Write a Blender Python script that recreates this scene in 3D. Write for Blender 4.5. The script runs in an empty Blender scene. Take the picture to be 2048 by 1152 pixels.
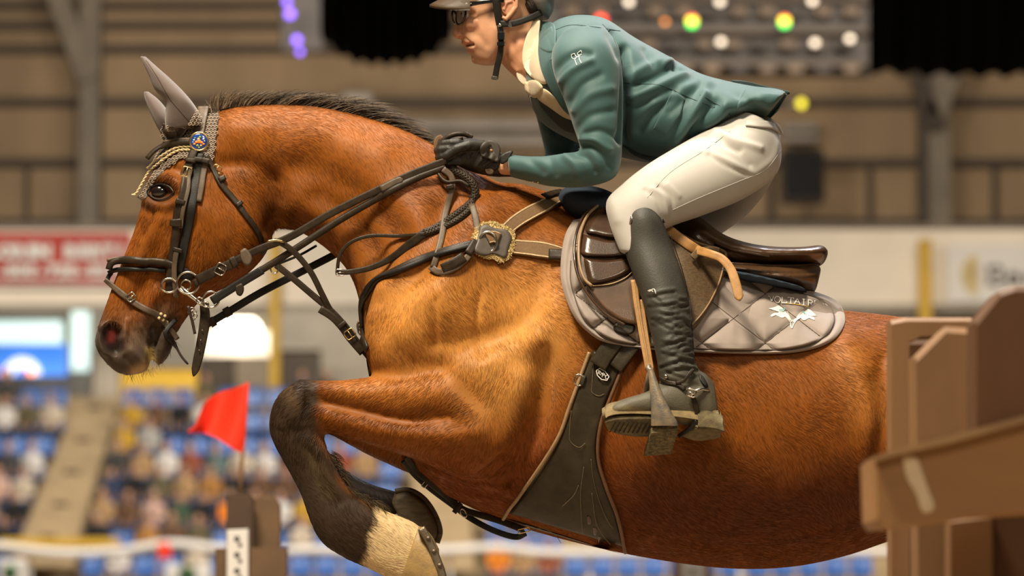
import bpy, bmesh, math, random
import numpy as np
from mathutils import Vector, Matrix
from mathutils.bvhtree import BVHTree

random.seed(7)
RNG = np.random.default_rng(7)
SC = bpy.context.scene
COL = SC.collection

# ------------------------------------------------------------------ camera
CAM_Y, CAM_Z, PITCH = -10.0, 1.10, math.atan(701.0 / 8333.333)
FPX = 8333.333                                  # focal length in pixels of a 2048 wide frame
cam_data = bpy.data.cameras.new('camera')
cam = bpy.data.objects.new('camera', cam_data)
COL.objects.link(cam)
cam_data.sensor_width = 36.0
cam_data.lens = FPX * 36.0 / 2048.0
cam_data.clip_end = 300
cam.location = (0, CAM_Y, CAM_Z)
cam.rotation_euler = (math.pi / 2 + PITCH, 0, 0)
cam_data.dof.use_dof = True
cam_data.dof.focus_distance = 9.78
cam_data.dof.aperture_fstop = 3.9
SC.camera = cam

# ------------------------------------------------------------------ world, lamps, exposure
world = bpy.data.worlds.new('arena_air')
SC.world = world
world.use_nodes = True
bg = world.node_tree.nodes['Background']
bg.inputs[0].default_value = (1.0, 0.86, 0.66, 1)
bg.inputs[1].default_value = 0.055
SC.view_settings.view_transform = 'Standard'
SC.view_settings.look = 'None'
SC.view_settings.gamma = 1.0
SC.view_settings.use_curve_mapping = False
SC.view_settings.exposure = 0.0

def area_light(name, loc, target, size, size_y, power, color):
    d = bpy.data.lights.new(name, 'AREA')
    d.shape = 'RECTANGLE'; d.size = size; d.size_y = size_y
    d.energy = power; d.color = color
    o = bpy.data.objects.new(name, d)
    COL.objects.link(o)
    o.location = loc
    o.rotation_euler = (Vector(target) - Vector(loc)).to_track_quat('-Z', 'Y').to_euler()
    return o
# rows of arena roof lamps (ceiling height) and one added front fill, aimed at the ring
area_light('roof_lamp_ring_front', (-2.2, -4.2, 9.2), (0.0, 0, 1.7), 1.8, 1.8, 1550, (1.0, 0.86, 0.64))
area_light('roof_lamp_ring_over', (-0.6, 0.9, 8.6), (-0.2, 0, 1.8), 3.0, 1.6, 620, (1.0, 0.92, 0.82))
area_light('roof_lamp_ring_back', (3.0, 5.5, 8.6), (0.2, 0, 1.9), 2.0, 2.0, 380, (0.92, 0.94, 1.0))
area_light('added_front_fill', (3.5, -14.0, 10.0), (0.6, -2, 1.6), 2.5, 2.5, 480, (1.0, 0.86, 0.66))  # unseen lamp added behind the camera to brighten the jump rail
area_light('roof_lamp_stand_left', (-8, 58, 16.0), (-6, 84, 6), 10, 4, 4600, (1.0, 0.93, 0.82))
area_light('roof_lamp_stand_right', (8, 58, 16.0), (6, 84, 6), 10, 4, 4600, (1.0, 0.90, 0.76))

area_light('concourse_lamps', (-1.5, 85.2, 9.3), (-1.5, 89.0, 7.9), 16, .5, 420, (1.0, 0.96, 0.84))

# ------------------------------------------------------------------ pixel <-> place
CP, SP = math.cos(PITCH), math.sin(PITCH)
CAMV = np.array([0.0, CAM_Y, CAM_Z])
def ray(u, v):
    du, dv = (u - 1024.0) / FPX, (576.0 - v) / FPX
    return np.array([du, CP - dv * SP, SP + dv * CP])
def P(u, v, y=0.0):
    """the point of the vertical plane at depth y that the photograph shows at (u, v)"""
    d = ray(u, v)
    return CAMV + d * ((y - CAM_Y) / d[1])
def proj(V):
    """points -> photograph pixels"""
    q = V - CAMV
    f = q[:, 1] * CP + q[:, 2] * SP
    up = -q[:, 1] * SP + q[:, 2] * CP
    return np.stack([1024 + FPX * q[:, 0] / f, 576 - FPX * up / f], 1)
PX = 0.0012                                      # metres per pixel at the horse

# ------------------------------------------------------------------ small helpers
def tag(o, label=None, cat=None, group=None, kind=None):
    if label: o['label'] = label
    if cat: o['category'] = cat
    if group: o['group'] = group
    if kind: o['kind'] = kind
    return o
def link(o, parent=None):
    COL.objects.link(o)
    if parent is not None: o.parent = parent
    return o
ORIGINS = {}
def empty(name, loc=(0, 0, 0), label=None, cat=None, group=None):
    o = bpy.data.objects.new(name, None)
    o.empty_display_size = 0.05
    link(o)
    tag(o, label, cat, group)
    return o
def mesh_obj(name, verts, faces, mat=None, parent=None, smooth=True, mats=None, fmat=None):
    me = bpy.data.meshes.new(name)
    verts = np.asarray(verts, float)
    me.from_pydata([tuple(v) for v in verts], [], [tuple(int(i) for i in f) for f in faces])
    if mats:
        for m in mats: me.materials.append(m)
        if fmat is not None: me.polygons.foreach_set('material_index', np.asarray(fmat, np.int32))
    elif mat: me.materials.append(mat)
    if smooth:
        me.polygons.foreach_set('use_smooth', np.ones(len(me.polygons), bool))
    me.validate(); me.update()
    return link(bpy.data.objects.new(name, me), parent)
class MB:
    """collects shapes into one mesh"""
    def __init__(s): s.v = []; s.f = []; s.m = []
    def add(s, V, F, m=0):
        b = len(s.v); s.v.extend([tuple(p) for p in V])
        s.f.extend([tuple(int(i) + b for i in f) for f in F]); s.m.extend([m] * len(F)); return s
    def box(s, c, h, R=None, m=0, bev=0.0):
        """centre c, half sizes h; bev chamfers the long edges"""
        c = np.array(c, float)
        if bev <= 0:
            pts = np.array([[x, y, z] for z in (-1, 1) for y in (-1, 1) for x in (-1, 1)], float) * np.array(h)
            F = [(0, 2, 3, 1), (4, 5, 7, 6), (0, 1, 5, 4), (2, 6, 7, 3), (0, 4, 6, 2), (1, 3, 7, 5)]
        else:
            hx, hy, hz = h; b = min(bev, hx * .9, hy * .9, hz * .9)
            ring = [(hx - b, -hy), (hx, -hy + b), (hx, hy - b), (hx - b, hy), (-hx + b, hy), (-hx, hy - b), (-hx, -hy + b), (-hx + b, -hy)]
            pts = []; F = []
            k = [(1 - b / max(hx, 1e-6), -hz), (1, -hz + b), (1, hz - b), (1 - b / max(hx, 1e-6), hz)]
            for sc, z in k:
                for x, y in ring:
                    if sc == 1: pts.append((x, y, z))
                    else: pts.append((x - math.copysign(min(b, abs(x)), x), y - math.copysign(min(b, abs(y)), y), z))
            for i in range(3):
                for j in range(8): F.append((i * 8 + j, i * 8 + (j + 1) % 8, i * 8 + 8 + (j + 1) % 8, i * 8 + 8 + j))
            F.append(tuple(range(7, -1, -1))); F.append(tuple(range(24, 32)))
            pts = np.array(pts)
        if R is not None: pts = pts @ np.array(R).T
        return s.add(pts + c, F, m)
    def build(s, name, mat=None, parent=None, smooth=False, mats=None):
        return mesh_obj(name, s.v, s.f, mat, parent, smooth, mats, s.m if mats else None)
def rotz(a):
    c, s = math.cos(a), math.sin(a); return np.array([[c, -s, 0], [s, c, 0], [0, 0, 1]])
def roty(a):
    c, s = math.cos(a), math.sin(a); return np.array([[c, 0, s], [0, 1, 0], [-s, 0, c]])
def rotx(a):
    c, s = math.cos(a), math.sin(a); return np.array([[1, 0, 0], [0, c, -s], [0, s, c]])
def catmull(K, n):
    """smooth interpolation of key rows K, n steps between keys"""
    K = np.asarray(K, float)
    if len(K) == 2:
        t = np.linspace(0, 1, n + 1)[:, None]; return K[0] * (1 - t) + K[1] * t
    Q = np.vstack([2 * K[0] - K[1], K, 2 * K[-1] - K[-2]])
    out = []
    t = np.linspace(0, 1, n, endpoint=False)[:, None]
    for i in range(1, len(Q) - 2):
        a, b, c, d = Q[i - 1], Q[i], Q[i + 1], Q[i + 2]
        out.append(0.5 * (2 * b + (c - a) * t + (2 * a - 5 * b + 4 * c - d) * t ** 2 + (3 * b - a - 3 * c + d) * t ** 3))
    out.append(K[-1:])
    return np.vstack(out)
def resample(pts, step):
    pts = np.asarray(pts, float)
    d = np.r_[0, np.cumsum(np.linalg.norm(np.diff(pts, axis=0), axis=1))]
    n = max(2, int(round(d[-1] / step)) + 1)
    s = np.linspace(0, d[-1], n)
    return np.stack([np.interp(s, d, pts[:, k]) for k in range(pts.shape[1])], 1)
def norm(a):
    a = np.asarray(a, float); return a / (np.linalg.norm(a, axis=-1, keepdims=True) + 1e-12)

# ------------------------------------------------------------------ tubes, straps, rings
def tube_geo(pts, r, seg=8, closed=False, rx=None):
    """round tube along 3-D points; r is a number or one per point"""
    pts = np.asarray(pts, float); n = len(pts)
    r = np.broadcast_to(np.asarray(r, float), (n,))
    if closed: T = norm(np.roll(pts, -1, 0) - np.roll(pts, 1, 0))
    else: T = norm(np.gradient(pts, axis=0))
    up = np.array([0, -1.0, 0.02]); V = []
    a = np.linspace(0, 2 * np.pi, seg, endpoint=False)
    prev = None
    for i in range(n):
        b = (up if prev is None else prev) - T[i] * np.dot(up if prev is None else prev, T[i])
        if np.linalg.norm(b) < 1e-4: b = np.cross(T[i], [1, 0, 0.3])
        b = norm(b); prev = b; c = np.cross(T[i], b)
        V.append(pts[i] + r[i] * (np.cos(a)[:, None] * b + np.sin(a)[:, None] * c))
    V = np.vstack(V); F = []
    m = n if closed else n - 1
    for i in range(m):
        for j in range(seg):
            k = (j + 1) % seg; i2 = (i + 1) % n
            F.append((i * seg + j, i * seg + k, i2 * seg + k, i2 * seg + j))
    if not closed:
        F.append(tuple(range(seg - 1, -1, -1))); F.append(tuple((n - 1) * seg + j for j in range(seg)))
    return V, F
def tube(name, pts, r, mat, parent=None, seg=8, closed=False):
    V, F = tube_geo(pts, r, seg, closed)
    return mesh_obj(name, V, F, mat, parent)
def band_geo(pts, nor, width, thick, round_=0.35, crown=0.0):
    """flat strap: pts centre line of its underside, nor outward normals"""
    pts = np.asarray(pts, float); n = len(pts); nor = norm(nor)
    width = np.broadcast_to(np.asarray(width, float), (n,)); thick = np.broadcast_to(np.asarray(thick, float), (n,))
    T = norm(np.gradient(pts, axis=0)); S = norm(np.cross(T, nor)); N = norm(np.cross(S, T))
    prof = [(-.5, 0), (-.5, 1 - round_), (-.5 + .5 * round_ * .5, 1), (-.18, 1 + crown), (.18, 1 + crown), (.5 - .5 * round_ * .5, 1), (.5, 1 - round_), (.5, 0)]
    k = len(prof); V = []
    for i in range(n):
        for a, b in prof: V.append(pts[i] + S[i] * a * width[i] + N[i] * b * thick[i])
    F = []
    for i in range(n - 1):
        for j in range(k):
            j2 = (j + 1) % k; F.append((i * k + j, (i + 1) * k + j, (i + 1) * k + j2, i * k + j2))
    F.append(tuple(range(k))); F.append(tuple((n - 1) * k + j for j in range(k - 1, -1, -1)))
    return np.array(V), F
def ring_pts(c, r, ax=(1, 0, 0), az=(0, 0, 1), n=28, ry=None):
    a = np.linspace(0, 2 * np.pi, n, endpoint=False)[:, None]
    return np.asarray(c) + np.cos(a) * r * np.asarray(ax, float) + np.sin(a) * (ry or r) * np.asarray(az, float)

# ------------------------------------------------------------------ lofts and sculpting
def loft_geo(st, sub=6, seg=40, cap=True):
    """st rows: (Au, Av, Bu, Bv, halfdepth, depth_centre[, exponent[, lean]]) edges of the outline in photograph pixels.
    the two edges are carried to the depth of the section's own middle."""
    K = [list(s) + [2.0, 0.0][len(s) - 6:] if len(s) < 8 else list(s) for s in st]
    S = catmull(np.array(K, float), sub)
    rings = []
    a = np.linspace(0, 2 * np.pi, seg, endpoint=False)
    ca, sa = np.cos(a), np.sin(a)
    for Au, Av, Bu, Bv, w, y, e, lean in S:
        A, B = P(Au, Av, y), P(Bu, Bv, y)
        c, h = (A + B) / 2, (A - B) / 2
        p = 2.0 / max(e, 0.6)
        ring = c + np.outer(np.sign(ca) * np.abs(ca) ** p, h) + np.outer(np.sign(sa) * np.abs(sa) ** p, [0, max(w, 1e-4), 0]) * (1 + lean * ca)[:, None]
        rings.append(ring)
    V = np.vstack(rings); n = len(rings); F = []
    for i in range(n - 1):
        for j in range(seg):
            k = (j + 1) % seg
            F.append((i * seg + j, i * seg + k, (i + 1) * seg + k, (i + 1) * seg + j))
    if cap:
        V = np.vstack([V, rings[0].mean(0), rings[-1].mean(0)])
        for j in range(seg):
            k = (j + 1) % seg
            F.append((n * seg, k, j)); F.append((n * seg + 1, (n - 1) * seg + j, (n - 1) * seg + k))
    return V, F
def ball_geo(c, r, seg=24, rings=16, R=None):
    r = np.broadcast_to(np.asarray(r, float), (3,))
    V = []; F = []
    for i in range(rings + 1):
        t = math.pi * i / rings
        for j in range(seg):
            p = 2 * math.pi * j / seg
            V.append((math.sin(t) * math.cos(p), math.sin(t) * math.sin(p), math.cos(t)))
    V = np.array(V) * r
    if R is not None: V = V @ np.array(R).T
    for i in range(rings):
        for j in range(seg):
            k = (j + 1) % seg
            F.append((i * seg + j, (i + 1) * seg + j, (i + 1) * seg + k, i * seg + k))
    return V + np.asarray(c), F
def capsule_geo(pts, r, seg=14):
    """round-ended tube along points, radii per point"""
    pts = np.asarray(pts, float); r = np.broadcast_to(np.asarray(r, float), (len(pts),))
    T0 = norm(pts[0] - pts[1]); T1 = norm(pts[-1] - pts[-2])
    P2 = [pts[0] + T0 * r[0] * .97, pts[0] + T0 * r[0] * .7, *pts, pts[-1] + T1 * r[-1] * .7, pts[-1] + T1 * r[-1] * .97]
    R2 = [r[0] * .25, r[0] * .72, *r, r[-1] * .72, r[-1] * .25]
    return tube_geo(P2, R2, seg)
def voxel_union(geos, voxel, tmp='tmp'):
    mb_v = []; mb_f = []; b = 0
    for V, F in geos:
        mb_v.append(np.asarray(V)); mb_f.extend([tuple(int(i) + b for i in f) for f in F]); b += len(V)
    me = bpy.data.meshes.new(tmp)
    me.from_pydata(np.vstack(mb_v).tolist(), [], mb_f)
    bm = bmesh.new(); bm.from_mesh(me)
    bmesh.ops.remove_doubles(bm, verts=bm.verts, dist=1e-6)
    bmesh.ops.recalc_face_normals(bm, faces=bm.faces)
    bm.to_mesh(me); bm.free()
    o = bpy.data.objects.new(tmp, me); COL.objects.link(o)
    md = o.modifiers.new('remesh', 'REMESH'); md.mode = 'VOXEL'; md.voxel_size = voxel; md.adaptivity = 0
    dg = bpy.context.evaluated_depsgraph_get(); dg.update()
    ev = bpy.data.meshes.new_from_object(o.evaluated_get(dg))
    bpy.data.objects.remove(o); bpy.data.meshes.remove(me)
    return ev
class Clay:
    """a closed surface shaped by strokes drawn in the photograph's pixels"""
    def __init__(s, geos, voxel, smooth=12):
        s.me = voxel_union(geos, voxel)
        n = len(s.me.vertices)
        V = np.empty(n * 3); s.me.vertices.foreach_get('co', V); s.V = V.reshape(-1, 3)
        E = np.empty(len(s.me.edges) * 2, np.int32); s.me.edges.foreach_get('vertices', E); s.E = E.reshape(-1, 2)
        s.deg = np.bincount(s.E.ravel(), minlength=n).astype(float)
        s.relax(smooth)
        s.col = None
    def lap(s, X):
        a, b = s.E[:, 0], s.E[:, 1]; n = len(s.V)
        out = np.empty_like(X)
        for k in range(X.shape[1]):
            out[:, k] = (np.bincount(a, X[b, k], n) + np.bincount(b, X[a, k], n)) / np.maximum(s.deg, 1)
        return out - X
    def relax(s, it, w=None):
        for i in range(it):
            for lam in (0.55, -0.57):
                d = s.lap(s.V) * lam
                s.V = s.V + (d if w is None else d * w[:, None])
        s.upd()
    def soften(s, it, w=None):
        for i in range(it):
            d = s.lap(s.V) * .5
            s.V = s.V + (d if w is None else d * w[:, None])
        s.upd()
    def upd(s):
        s.me.vertices.foreach_set('co', s.V.ravel()); s.me.update()
        N = np.empty(len(s.V) * 3); s.me.vertex_normals.foreach_get('vector', N); s.N = N.reshape(-1, 3)
        s.uv = proj(s.V)
        M = s.V * np.array([1, -1, 1]); s.uvm = proj(M)
    def field(s, pts, r, both=False, hard=2.0):
        """falloff 1..0 around a pixel polyline; rows (u, v) or (u, v, radius)"""
        pts = np.asarray(pts, float)
        if pts.ndim == 1: pts = pts[None]
        R = pts[:, 2] if pts.shape[1] > 2 else np.full(len(pts), float(r))
        if len(pts) > 2:
            q = catmull(np.c_[pts[:, :2], R], 4); pts, R = q[:, :2], q[:, 2]
        pts = pts[:, :2]
        uv = s.uv
        if both: uv = np.where((s.V[:, 1] > 0)[:, None], s.uvm, s.uv)
        lo, hi = pts.min(0) - R.max() * 2.6, pts.max(0) + R.max() * 2.6
        idx = np.nonzero(((uv > lo) & (uv < hi)).all(1))[0]
        out = np.zeros(len(uv))
        if len(idx) == 0: return out
        q = uv[idx]; best = np.full(len(q), 1e9); rr = np.full(len(q), R[0])
        if len(pts) == 1:
            best = np.linalg.norm(q - pts[0], axis=1)
        for i in range(len(pts) - 1):
            a, b = pts[i], pts[i + 1]; ab = b - a
            t = np.clip(((q - a) @ ab) / (ab @ ab + 1e-9), 0, 1)
            d = np.linalg.norm(q - a - t[:, None] * ab, axis=1)
            k = d < best; best[k] = d[k]; rr[k] = (R[i] + (R[i + 1] - R[i]) * t)[k]
        out[idx] = np.exp(-(best / rr) ** hard)
        return out
    def face(s, lo=0.12, hi=0.55):
        f = np.clip((np.abs(s.N[:, 1]) - lo) / (hi - lo), 0, 1); return f * f * (3 - 2 * f)
    def side(s, near=True):
        return (s.N[:, 1] < 0.0) if near else np.ones(len(s.V), bool)
    def strokes(s, L, both=False, edge=False, k=1.0):
        """L rows: (points, radius_px, height_px)"""
        D = np.zeros(len(s.V))
        f = np.ones(len(s.V)) if edge else s.face()
        if not both: f = f * (s.N[:, 1] < 0.05)
        for pts, r, h in L:
            D += s.field(pts, r, both) * h * PX * k
        s.V = s.V + s.N * (D * f)[:, None]
        s.upd()
    def paint(s, base):
        s.col = np.tile(np.array(base, float), (len(s.V), 1))
    def dab(s, w, c):
        w = np.clip(w, 0, 1)[:, None]
        s.col = s.col * (1 - w) + np.array(c, float) * w
    def finish(s, name, mat, parent=None, attr='tint'):
        if s.col is not None:
            at = s.me.attributes.new(attr, 'FLOAT_COLOR', 'POINT')
            at.data.foreach_set('color', np.c_[s.col, np.ones(len(s.col))].ravel())
        s.me.materials.clear()
        if isinstance(mat, (list, tuple)):
            for m in mat: s.me.materials.append(m)
        else: s.me.materials.append(mat)
        s.me.polygons.foreach_set('use_smooth', np.ones(len(s.me.polygons), bool))
        s.me.name = name
        return link(bpy.data.objects.new(name, s.me), parent)
    def bvh(s):
        F = [tuple(p.vertices) for p in s.me.polygons]
        return BVHTree.FromPolygons([tuple(v) for v in s.V], F)
class Skin:
    """finds where the photograph's pixels land on given surfaces"""
    def __init__(s, *trees): s.t = list(trees)
    def hit(s, u, v):
        d = Vector(ray(u, v)).normalized(); best = None
        for t in s.t:
            h = t.ray_cast(Vector(CAMV), d)
            if h[0] is not None and (best is None or h[3] < best[2]): best = (np.array(h[0]), np.array(h[1]), h[3])
        return best
    def line(s, px, off=0.0, step=5.0, smooth=3, fill=None, sharp=False):
        """pixel polyline -> points and normals on the surface, gaps bridged"""
        q = np.array(px, float)
        q = np.vstack([resample(q[i:i + 2], step)[(1 if i else 0):] for i in range(len(q) - 1)]) if sharp else resample(catmull(q, 10), step)
        pos = []; nor = []; ok = []
        for u, v in q[:, :2]:
            h = s.hit(u, v)
            if h is None: pos.append(None); nor.append(None); ok.append(False)
            else: pos.append(h[0]); nor.append(h[1]); ok.append(True)
        if not any(ok):
            ys = np.full(len(q), fill if fill is not None else 0.0); N = np.tile([0, -1.0, 0], (len(q), 1))
        else:
            i = np.arange(len(q)); g = [k for k in i if ok[k]]
            ys = np.interp(i, g, [pos[k][1] for k in g])
            N = np.stack([np.interp(i, g, [nor[k][c] for k in g]) for c in range(3)], 1)
        for _ in range(smooth):
            ys[1:-1] = (ys[:-2] + 2 * ys[1:-1] + ys[2:]) / 4
            N[1:-1] = (N[:-2] + 2 * N[1:-1] + N[2:]) / 4
        N = norm(N)
        pts = np.array([P(u, v, y) for (u, v), y in zip(q[:, :2], ys)])
        return pts + N * off, N
# ------------------------------------------------------------------ materials (all node based)
def new_mat(name):
    m = bpy.data.materials.new(name); m.use_nodes = True
    nt = m.node_tree; return m, nt, nt.nodes['Principled BSDF']
def node(nt, t, **kw):
    n = nt.nodes.new(t)
    for k, v in kw.items(): setattr(n, k, v)
    return n
def mat(name, col, rough=0.6, var=0.12, scale=30.0, bump=0.0, bscale=200.0, metal=0.0, spec=0.5, sheen=0.0, coat=0.0, stretch=(1, 1, 1),
        emit=None, estr=0.0, col2=None, mixlo=0.35, mixhi=0.7, trans=0.0, detail=4.0):
    m, nt, b = new_mat(name)
    tc = node(nt, 'ShaderNodeTexCoord')
    mp = node(nt, 'ShaderNodeMapping'); mp.inputs['Scale'].default_value = stretch
    nt.links.new(tc.outputs['Object'], mp.inputs['Vector'])
    nz = node(nt, 'ShaderNodeTexNoise'); nz.inputs['Scale'].default_value = scale; nz.inputs['Detail'].default_value = detail
    nt.links.new(mp.outputs[0], nz.inputs['Vector'])
    rp = node(nt, 'ShaderNodeValToRGB')
    rp.color_ramp.elements[0].position = mixlo; rp.color_ramp.elements[1].position = mixhi
    c = np.array(col, float)
    c2 = np.array(col2, float) if col2 is not None else np.clip(c * (1 + var), 0, 1)
    c1 = c if col2 is not None else c * (1 - var)
    rp.color_ramp.elements[0].color = (*c1, 1); rp.color_ramp.elements[1].color = (*c2, 1)
    nt.links.new(nz.outputs['Fac'], rp.inputs[0])
    nt.links.new(rp.outputs[0], b.inputs['Base Color'])
    b.inputs['Roughness'].default_value = rough; b.inputs['Metallic'].default_value = metal
    b.inputs['Specular IOR Level'].default_value = spec
    b.inputs['Sheen Weight'].default_value = sheen; b.inputs['Coat Weight'].default_value = coat
    b.inputs['Coat Roughness'].default_value = 0.2
    b.inputs['Transmission Weight'].default_value = trans
    if bump:
        n2 = node(nt, 'ShaderNodeTexNoise'); n2.inputs['Scale'].default_value = bscale; n2.inputs['Detail'].default_value = 3
        nt.links.new(mp.outputs[0], n2.inputs['Vector'])
        bp = node(nt, 'ShaderNodeBump'); bp.inputs['Strength'].default_value = bump; bp.inputs['Distance'].default_value = 0.002
        nt.links.new(n2.outputs['Fac'], bp.inputs['Height']); nt.links.new(bp.outputs[0], b.inputs['Normal'])
    if emit is not None:
        b.inputs['Emission Color'].default_value = (*emit, 1); b.inputs['Emission Strength'].default_value = estr
    return m
def tint_mat(name, rough=0.5, attr='tint', var=0.15, scale=40, bump=0.15, bscale=260, spec=0.4, sheen=0.0, stretch=(1, 1, 1), sub=0.0):
    """takes its colour from the painted tint of the mesh"""
    m, nt, b = new_mat(name)
    at = node(nt, 'ShaderNodeAttribute', attribute_name=attr)
    tc = node(nt, 'ShaderNodeTexCoord')
    mp = node(nt, 'ShaderNodeMapping'); mp.inputs['Scale'].default_value = stretch
    nt.links.new(tc.outputs['Object'], mp.inputs['Vector'])
    nz = node(nt, 'ShaderNodeTexNoise'); nz.inputs['Scale'].default_value = scale; nz.inputs['Detail'].default_value = 5
    nt.links.new(mp.outputs[0], nz.inputs['Vector'])
    mr = node(nt, 'ShaderNodeMapRange')
    mr.inputs['From Min'].default_value = 0.3; mr.inputs['From Max'].default_value = 0.7
    mr.inputs['To Min'].default_value = 1 - var; mr.inputs['To Max'].default_value = 1 + var
    nt.links.new(nz.outputs['Fac'], mr.inputs['Value'])
    mx = node(nt, 'ShaderNodeVectorMath', operation='SCALE')
    nt.links.new(at.outputs['Color'], mx.inputs[0]); nt.links.new(mr.outputs[0], mx.inputs['Scale'])
    nt.links.new(mx.outputs[0], b.inputs['Base Color'])
    b.inputs['Roughness'].default_value = rough; b.inputs['Specular IOR Level'].default_value = spec
    b.inputs['Sheen Weight'].default_value = sheen
    if sub:
        b.inputs['Subsurface Weight'].default_value = sub; b.inputs['Subsurface Radius'].default_value = (0.01, 0.004, 0.002)
        b.inputs['Subsurface Scale'].default_value = 1.0
    if bump:
        n2 = node(nt, 'ShaderNodeTexNoise'); n2.inputs['Scale'].default_value = bscale; n2.inputs['Detail'].default_value = 3
        nt.links.new(mp.outputs[0], n2.inputs['Vector'])
        bp = node(nt, 'ShaderNodeBump'); bp.inputs['Strength'].default_value = bump; bp.inputs['Distance'].default_value = 0.002
        nt.links.new(n2.outputs['Fac'], bp.inputs['Height']); nt.links.new(bp.outputs[0], b.inputs['Normal'])
    return m
M = {}
M['coat'] = tint_mat('bay_coat', rough=0.5, var=0.10, scale=14, bump=0.12, bscale=120, spec=0.22, sheen=0.05)
M['hair'] = tint_mat('bay_hair', rough=0.5, var=0.12, scale=30, bump=0, spec=0.2)
M['bridle'] = mat('bridle_leather', (0.030, 0.020, 0.012), 0.42, 0.25, 60, 0.25, 500, spec=0.24)
M['bridle_light'] = mat('worn_leather', (0.105, 0.074, 0.050), 0.5, 0.2, 60, 0.2, 400, spec=.35)
M['stitch'] = mat('stitching', (0.50, 0.36, 0.20), 0.8, 0.2, 200)
M['webbing'] = mat('elastic_webbing', (0.17, 0.095, 0.040), 0.75, 0.15, 300, 0.5, 900)
M['tan'] = mat('tan_leather', (0.42, 0.22, 0.075), 0.5, 0.15, 40, 0.15, 300)
M['steel'] = mat('steel', (0.62, 0.57, 0.50), 0.22, 0.08, 50, metal=1.0)
M['brass'] = mat('brass', (0.75, 0.55, 0.25), 0.28, 0.1, 60, metal=1.0)
M['black'] = mat('black_strap', (0.010, 0.009, 0.008), 0.5, 0.2, 60, 0.3, 600, spec=.35)
M['fleece'] = mat('yellow_fleece', (0.66, 0.50, 0.22), 0.95, 0.25, 180, 1.0, 420, sheen=0.4)
# ================================================================== the arena hall
def S(y): return 0.00012 * (y + 10.0)            # metres per photograph pixel at depth y
M['sand'] = mat('arena_sand', (0.28, 0.21, 0.14), 0.95, 0.2, 3, 0.4, 60)
M['wall_sheet'] = mat('tan_wall_sheet', (0.285, 0.188, 0.102), 0.8, 0.16, .7, 0.0, stretch=(1, 1, .3))
M['girt'] = mat('brown_girt', (0.050, 0.034, 0.022), 0.75, 0.15, 2)
M['column'] = mat('grey_brown_column', (0.19, 0.148, 0.105), 0.7, 0.12, 2)
M['fascia'] = mat('cream_fascia', (0.84, 0.74, 0.60), 0.8, 0.04, 1.5)
M['concourse'] = mat('concourse_wall', (0.36, 0.31, 0.25), 0.85, 0.1, 1.2)
M['yellow'] = mat('yellow_paint', (0.60, 0.36, 0.02), 0.6, 0.08, 3)
M['stair'] = mat('beige_concrete', (0.40, 0.295, 0.17), 0.9, 0.12, 2)
M['seat'] = mat('blue_plastic', (0.045, 0.135, 0.42), 0.35, 0.12, 4, spec=.6)
M['rail'] = mat('white_padding', (0.70, 0.66, 0.62), 0.6, 0.06, 2)
M['redban'] = mat('red_banner_cloth', (0.42, 0.035, 0.022), 0.7, 0.08, 2)
M['white'] = mat('white_print', (0.75, 0.70, 0.64), 0.7, 0.05, 2)
M['signwhite'] = mat('white_sign_board', (0.72, 0.68, 0.63), 0.6, 0.03, 2)
M['ink'] = mat('dark_ink', (0.06, 0.045, 0.035), 0.7, 0.1, 3)
M['gold'] = mat('gold_print', (0.62, 0.47, 0.18), 0.6, 0.1, 3)
M['drape'] = mat('black_drape', (0.006, 0.005, 0.005), 0.9, 0.3, 1, stretch=(4, 1, .2))
M['rig'] = mat('dark_rig', (0.028, 0.020, 0.015), 0.7, 0.25, 2.5)
M['rigbox'] = mat('rig_fixture', (0.075, 0.045, 0.024), 0.6, 0.2, 3)
M['duct'] = mat('pale_duct', (0.40, 0.34, 0.29), 0.5, 0.1, 2)
def glow(name, c, s):
    m = mat(name, c, .4, .02, emit=c, estr=s); m.cycles.emission_sampling = 'NONE'; return m
M['l_white'] = glow('white_lamp', (1, .86, .7), .75)
M['l_yellow'] = glow('yellow_lamp', (1, .85, .05), 1.8)
M['l_green'] = glow('green_lamp', (.05, 1, .12), 1.8)
M['l_red'] = glow('red_lamp', (1, .05, .02), 1.2)
M['l_purple'] = glow('purple_lamp', (.25, .12, 1), 2.4)
M['l_flood'] = glow('flood_lamp', (1, .93, .74), 6.0)
M['l_door'] = glow('daylit_glass', (.75, .95, .88), 1.05)
M['l_screen'] = glow('blue_screen', (.06, .25, .85), .8)
M['l_orange'] = glow('orange_screen_print', (1, .33, .06), .9)
M['l_pale'] = glow('pale_screen_print', (.85, .88, 1), 1.2)

def rect(name, u0, v0, u1, v1, y, th, m, parent=None, bev=0.0):
    """a slab facing the ring whose front covers that part of the photograph"""
    a, b = P(u0, v1, y), P(u1, v0, y)
    c = (a + b) / 2; c[1] = y + th / 2
    return MB().box(c, ((b[0] - a[0]) / 2, th / 2, (b[2] - a[2]) / 2), bev=bev).build(name, m, parent)
def struct(o): o['kind'] = 'structure'; return o

# ground
struct(MB().box((0, 40, -.05), (57, 60, .05)).build('floor', M['sand']))
struct(MB().box((-56, 40, 9), (.2, 54, 9)).build('wall_left', M['wall_sheet'])); struct(MB().box((56, 40, 9), (.2, 54, 9)).build('wall_right', M['wall_sheet']))
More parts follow.
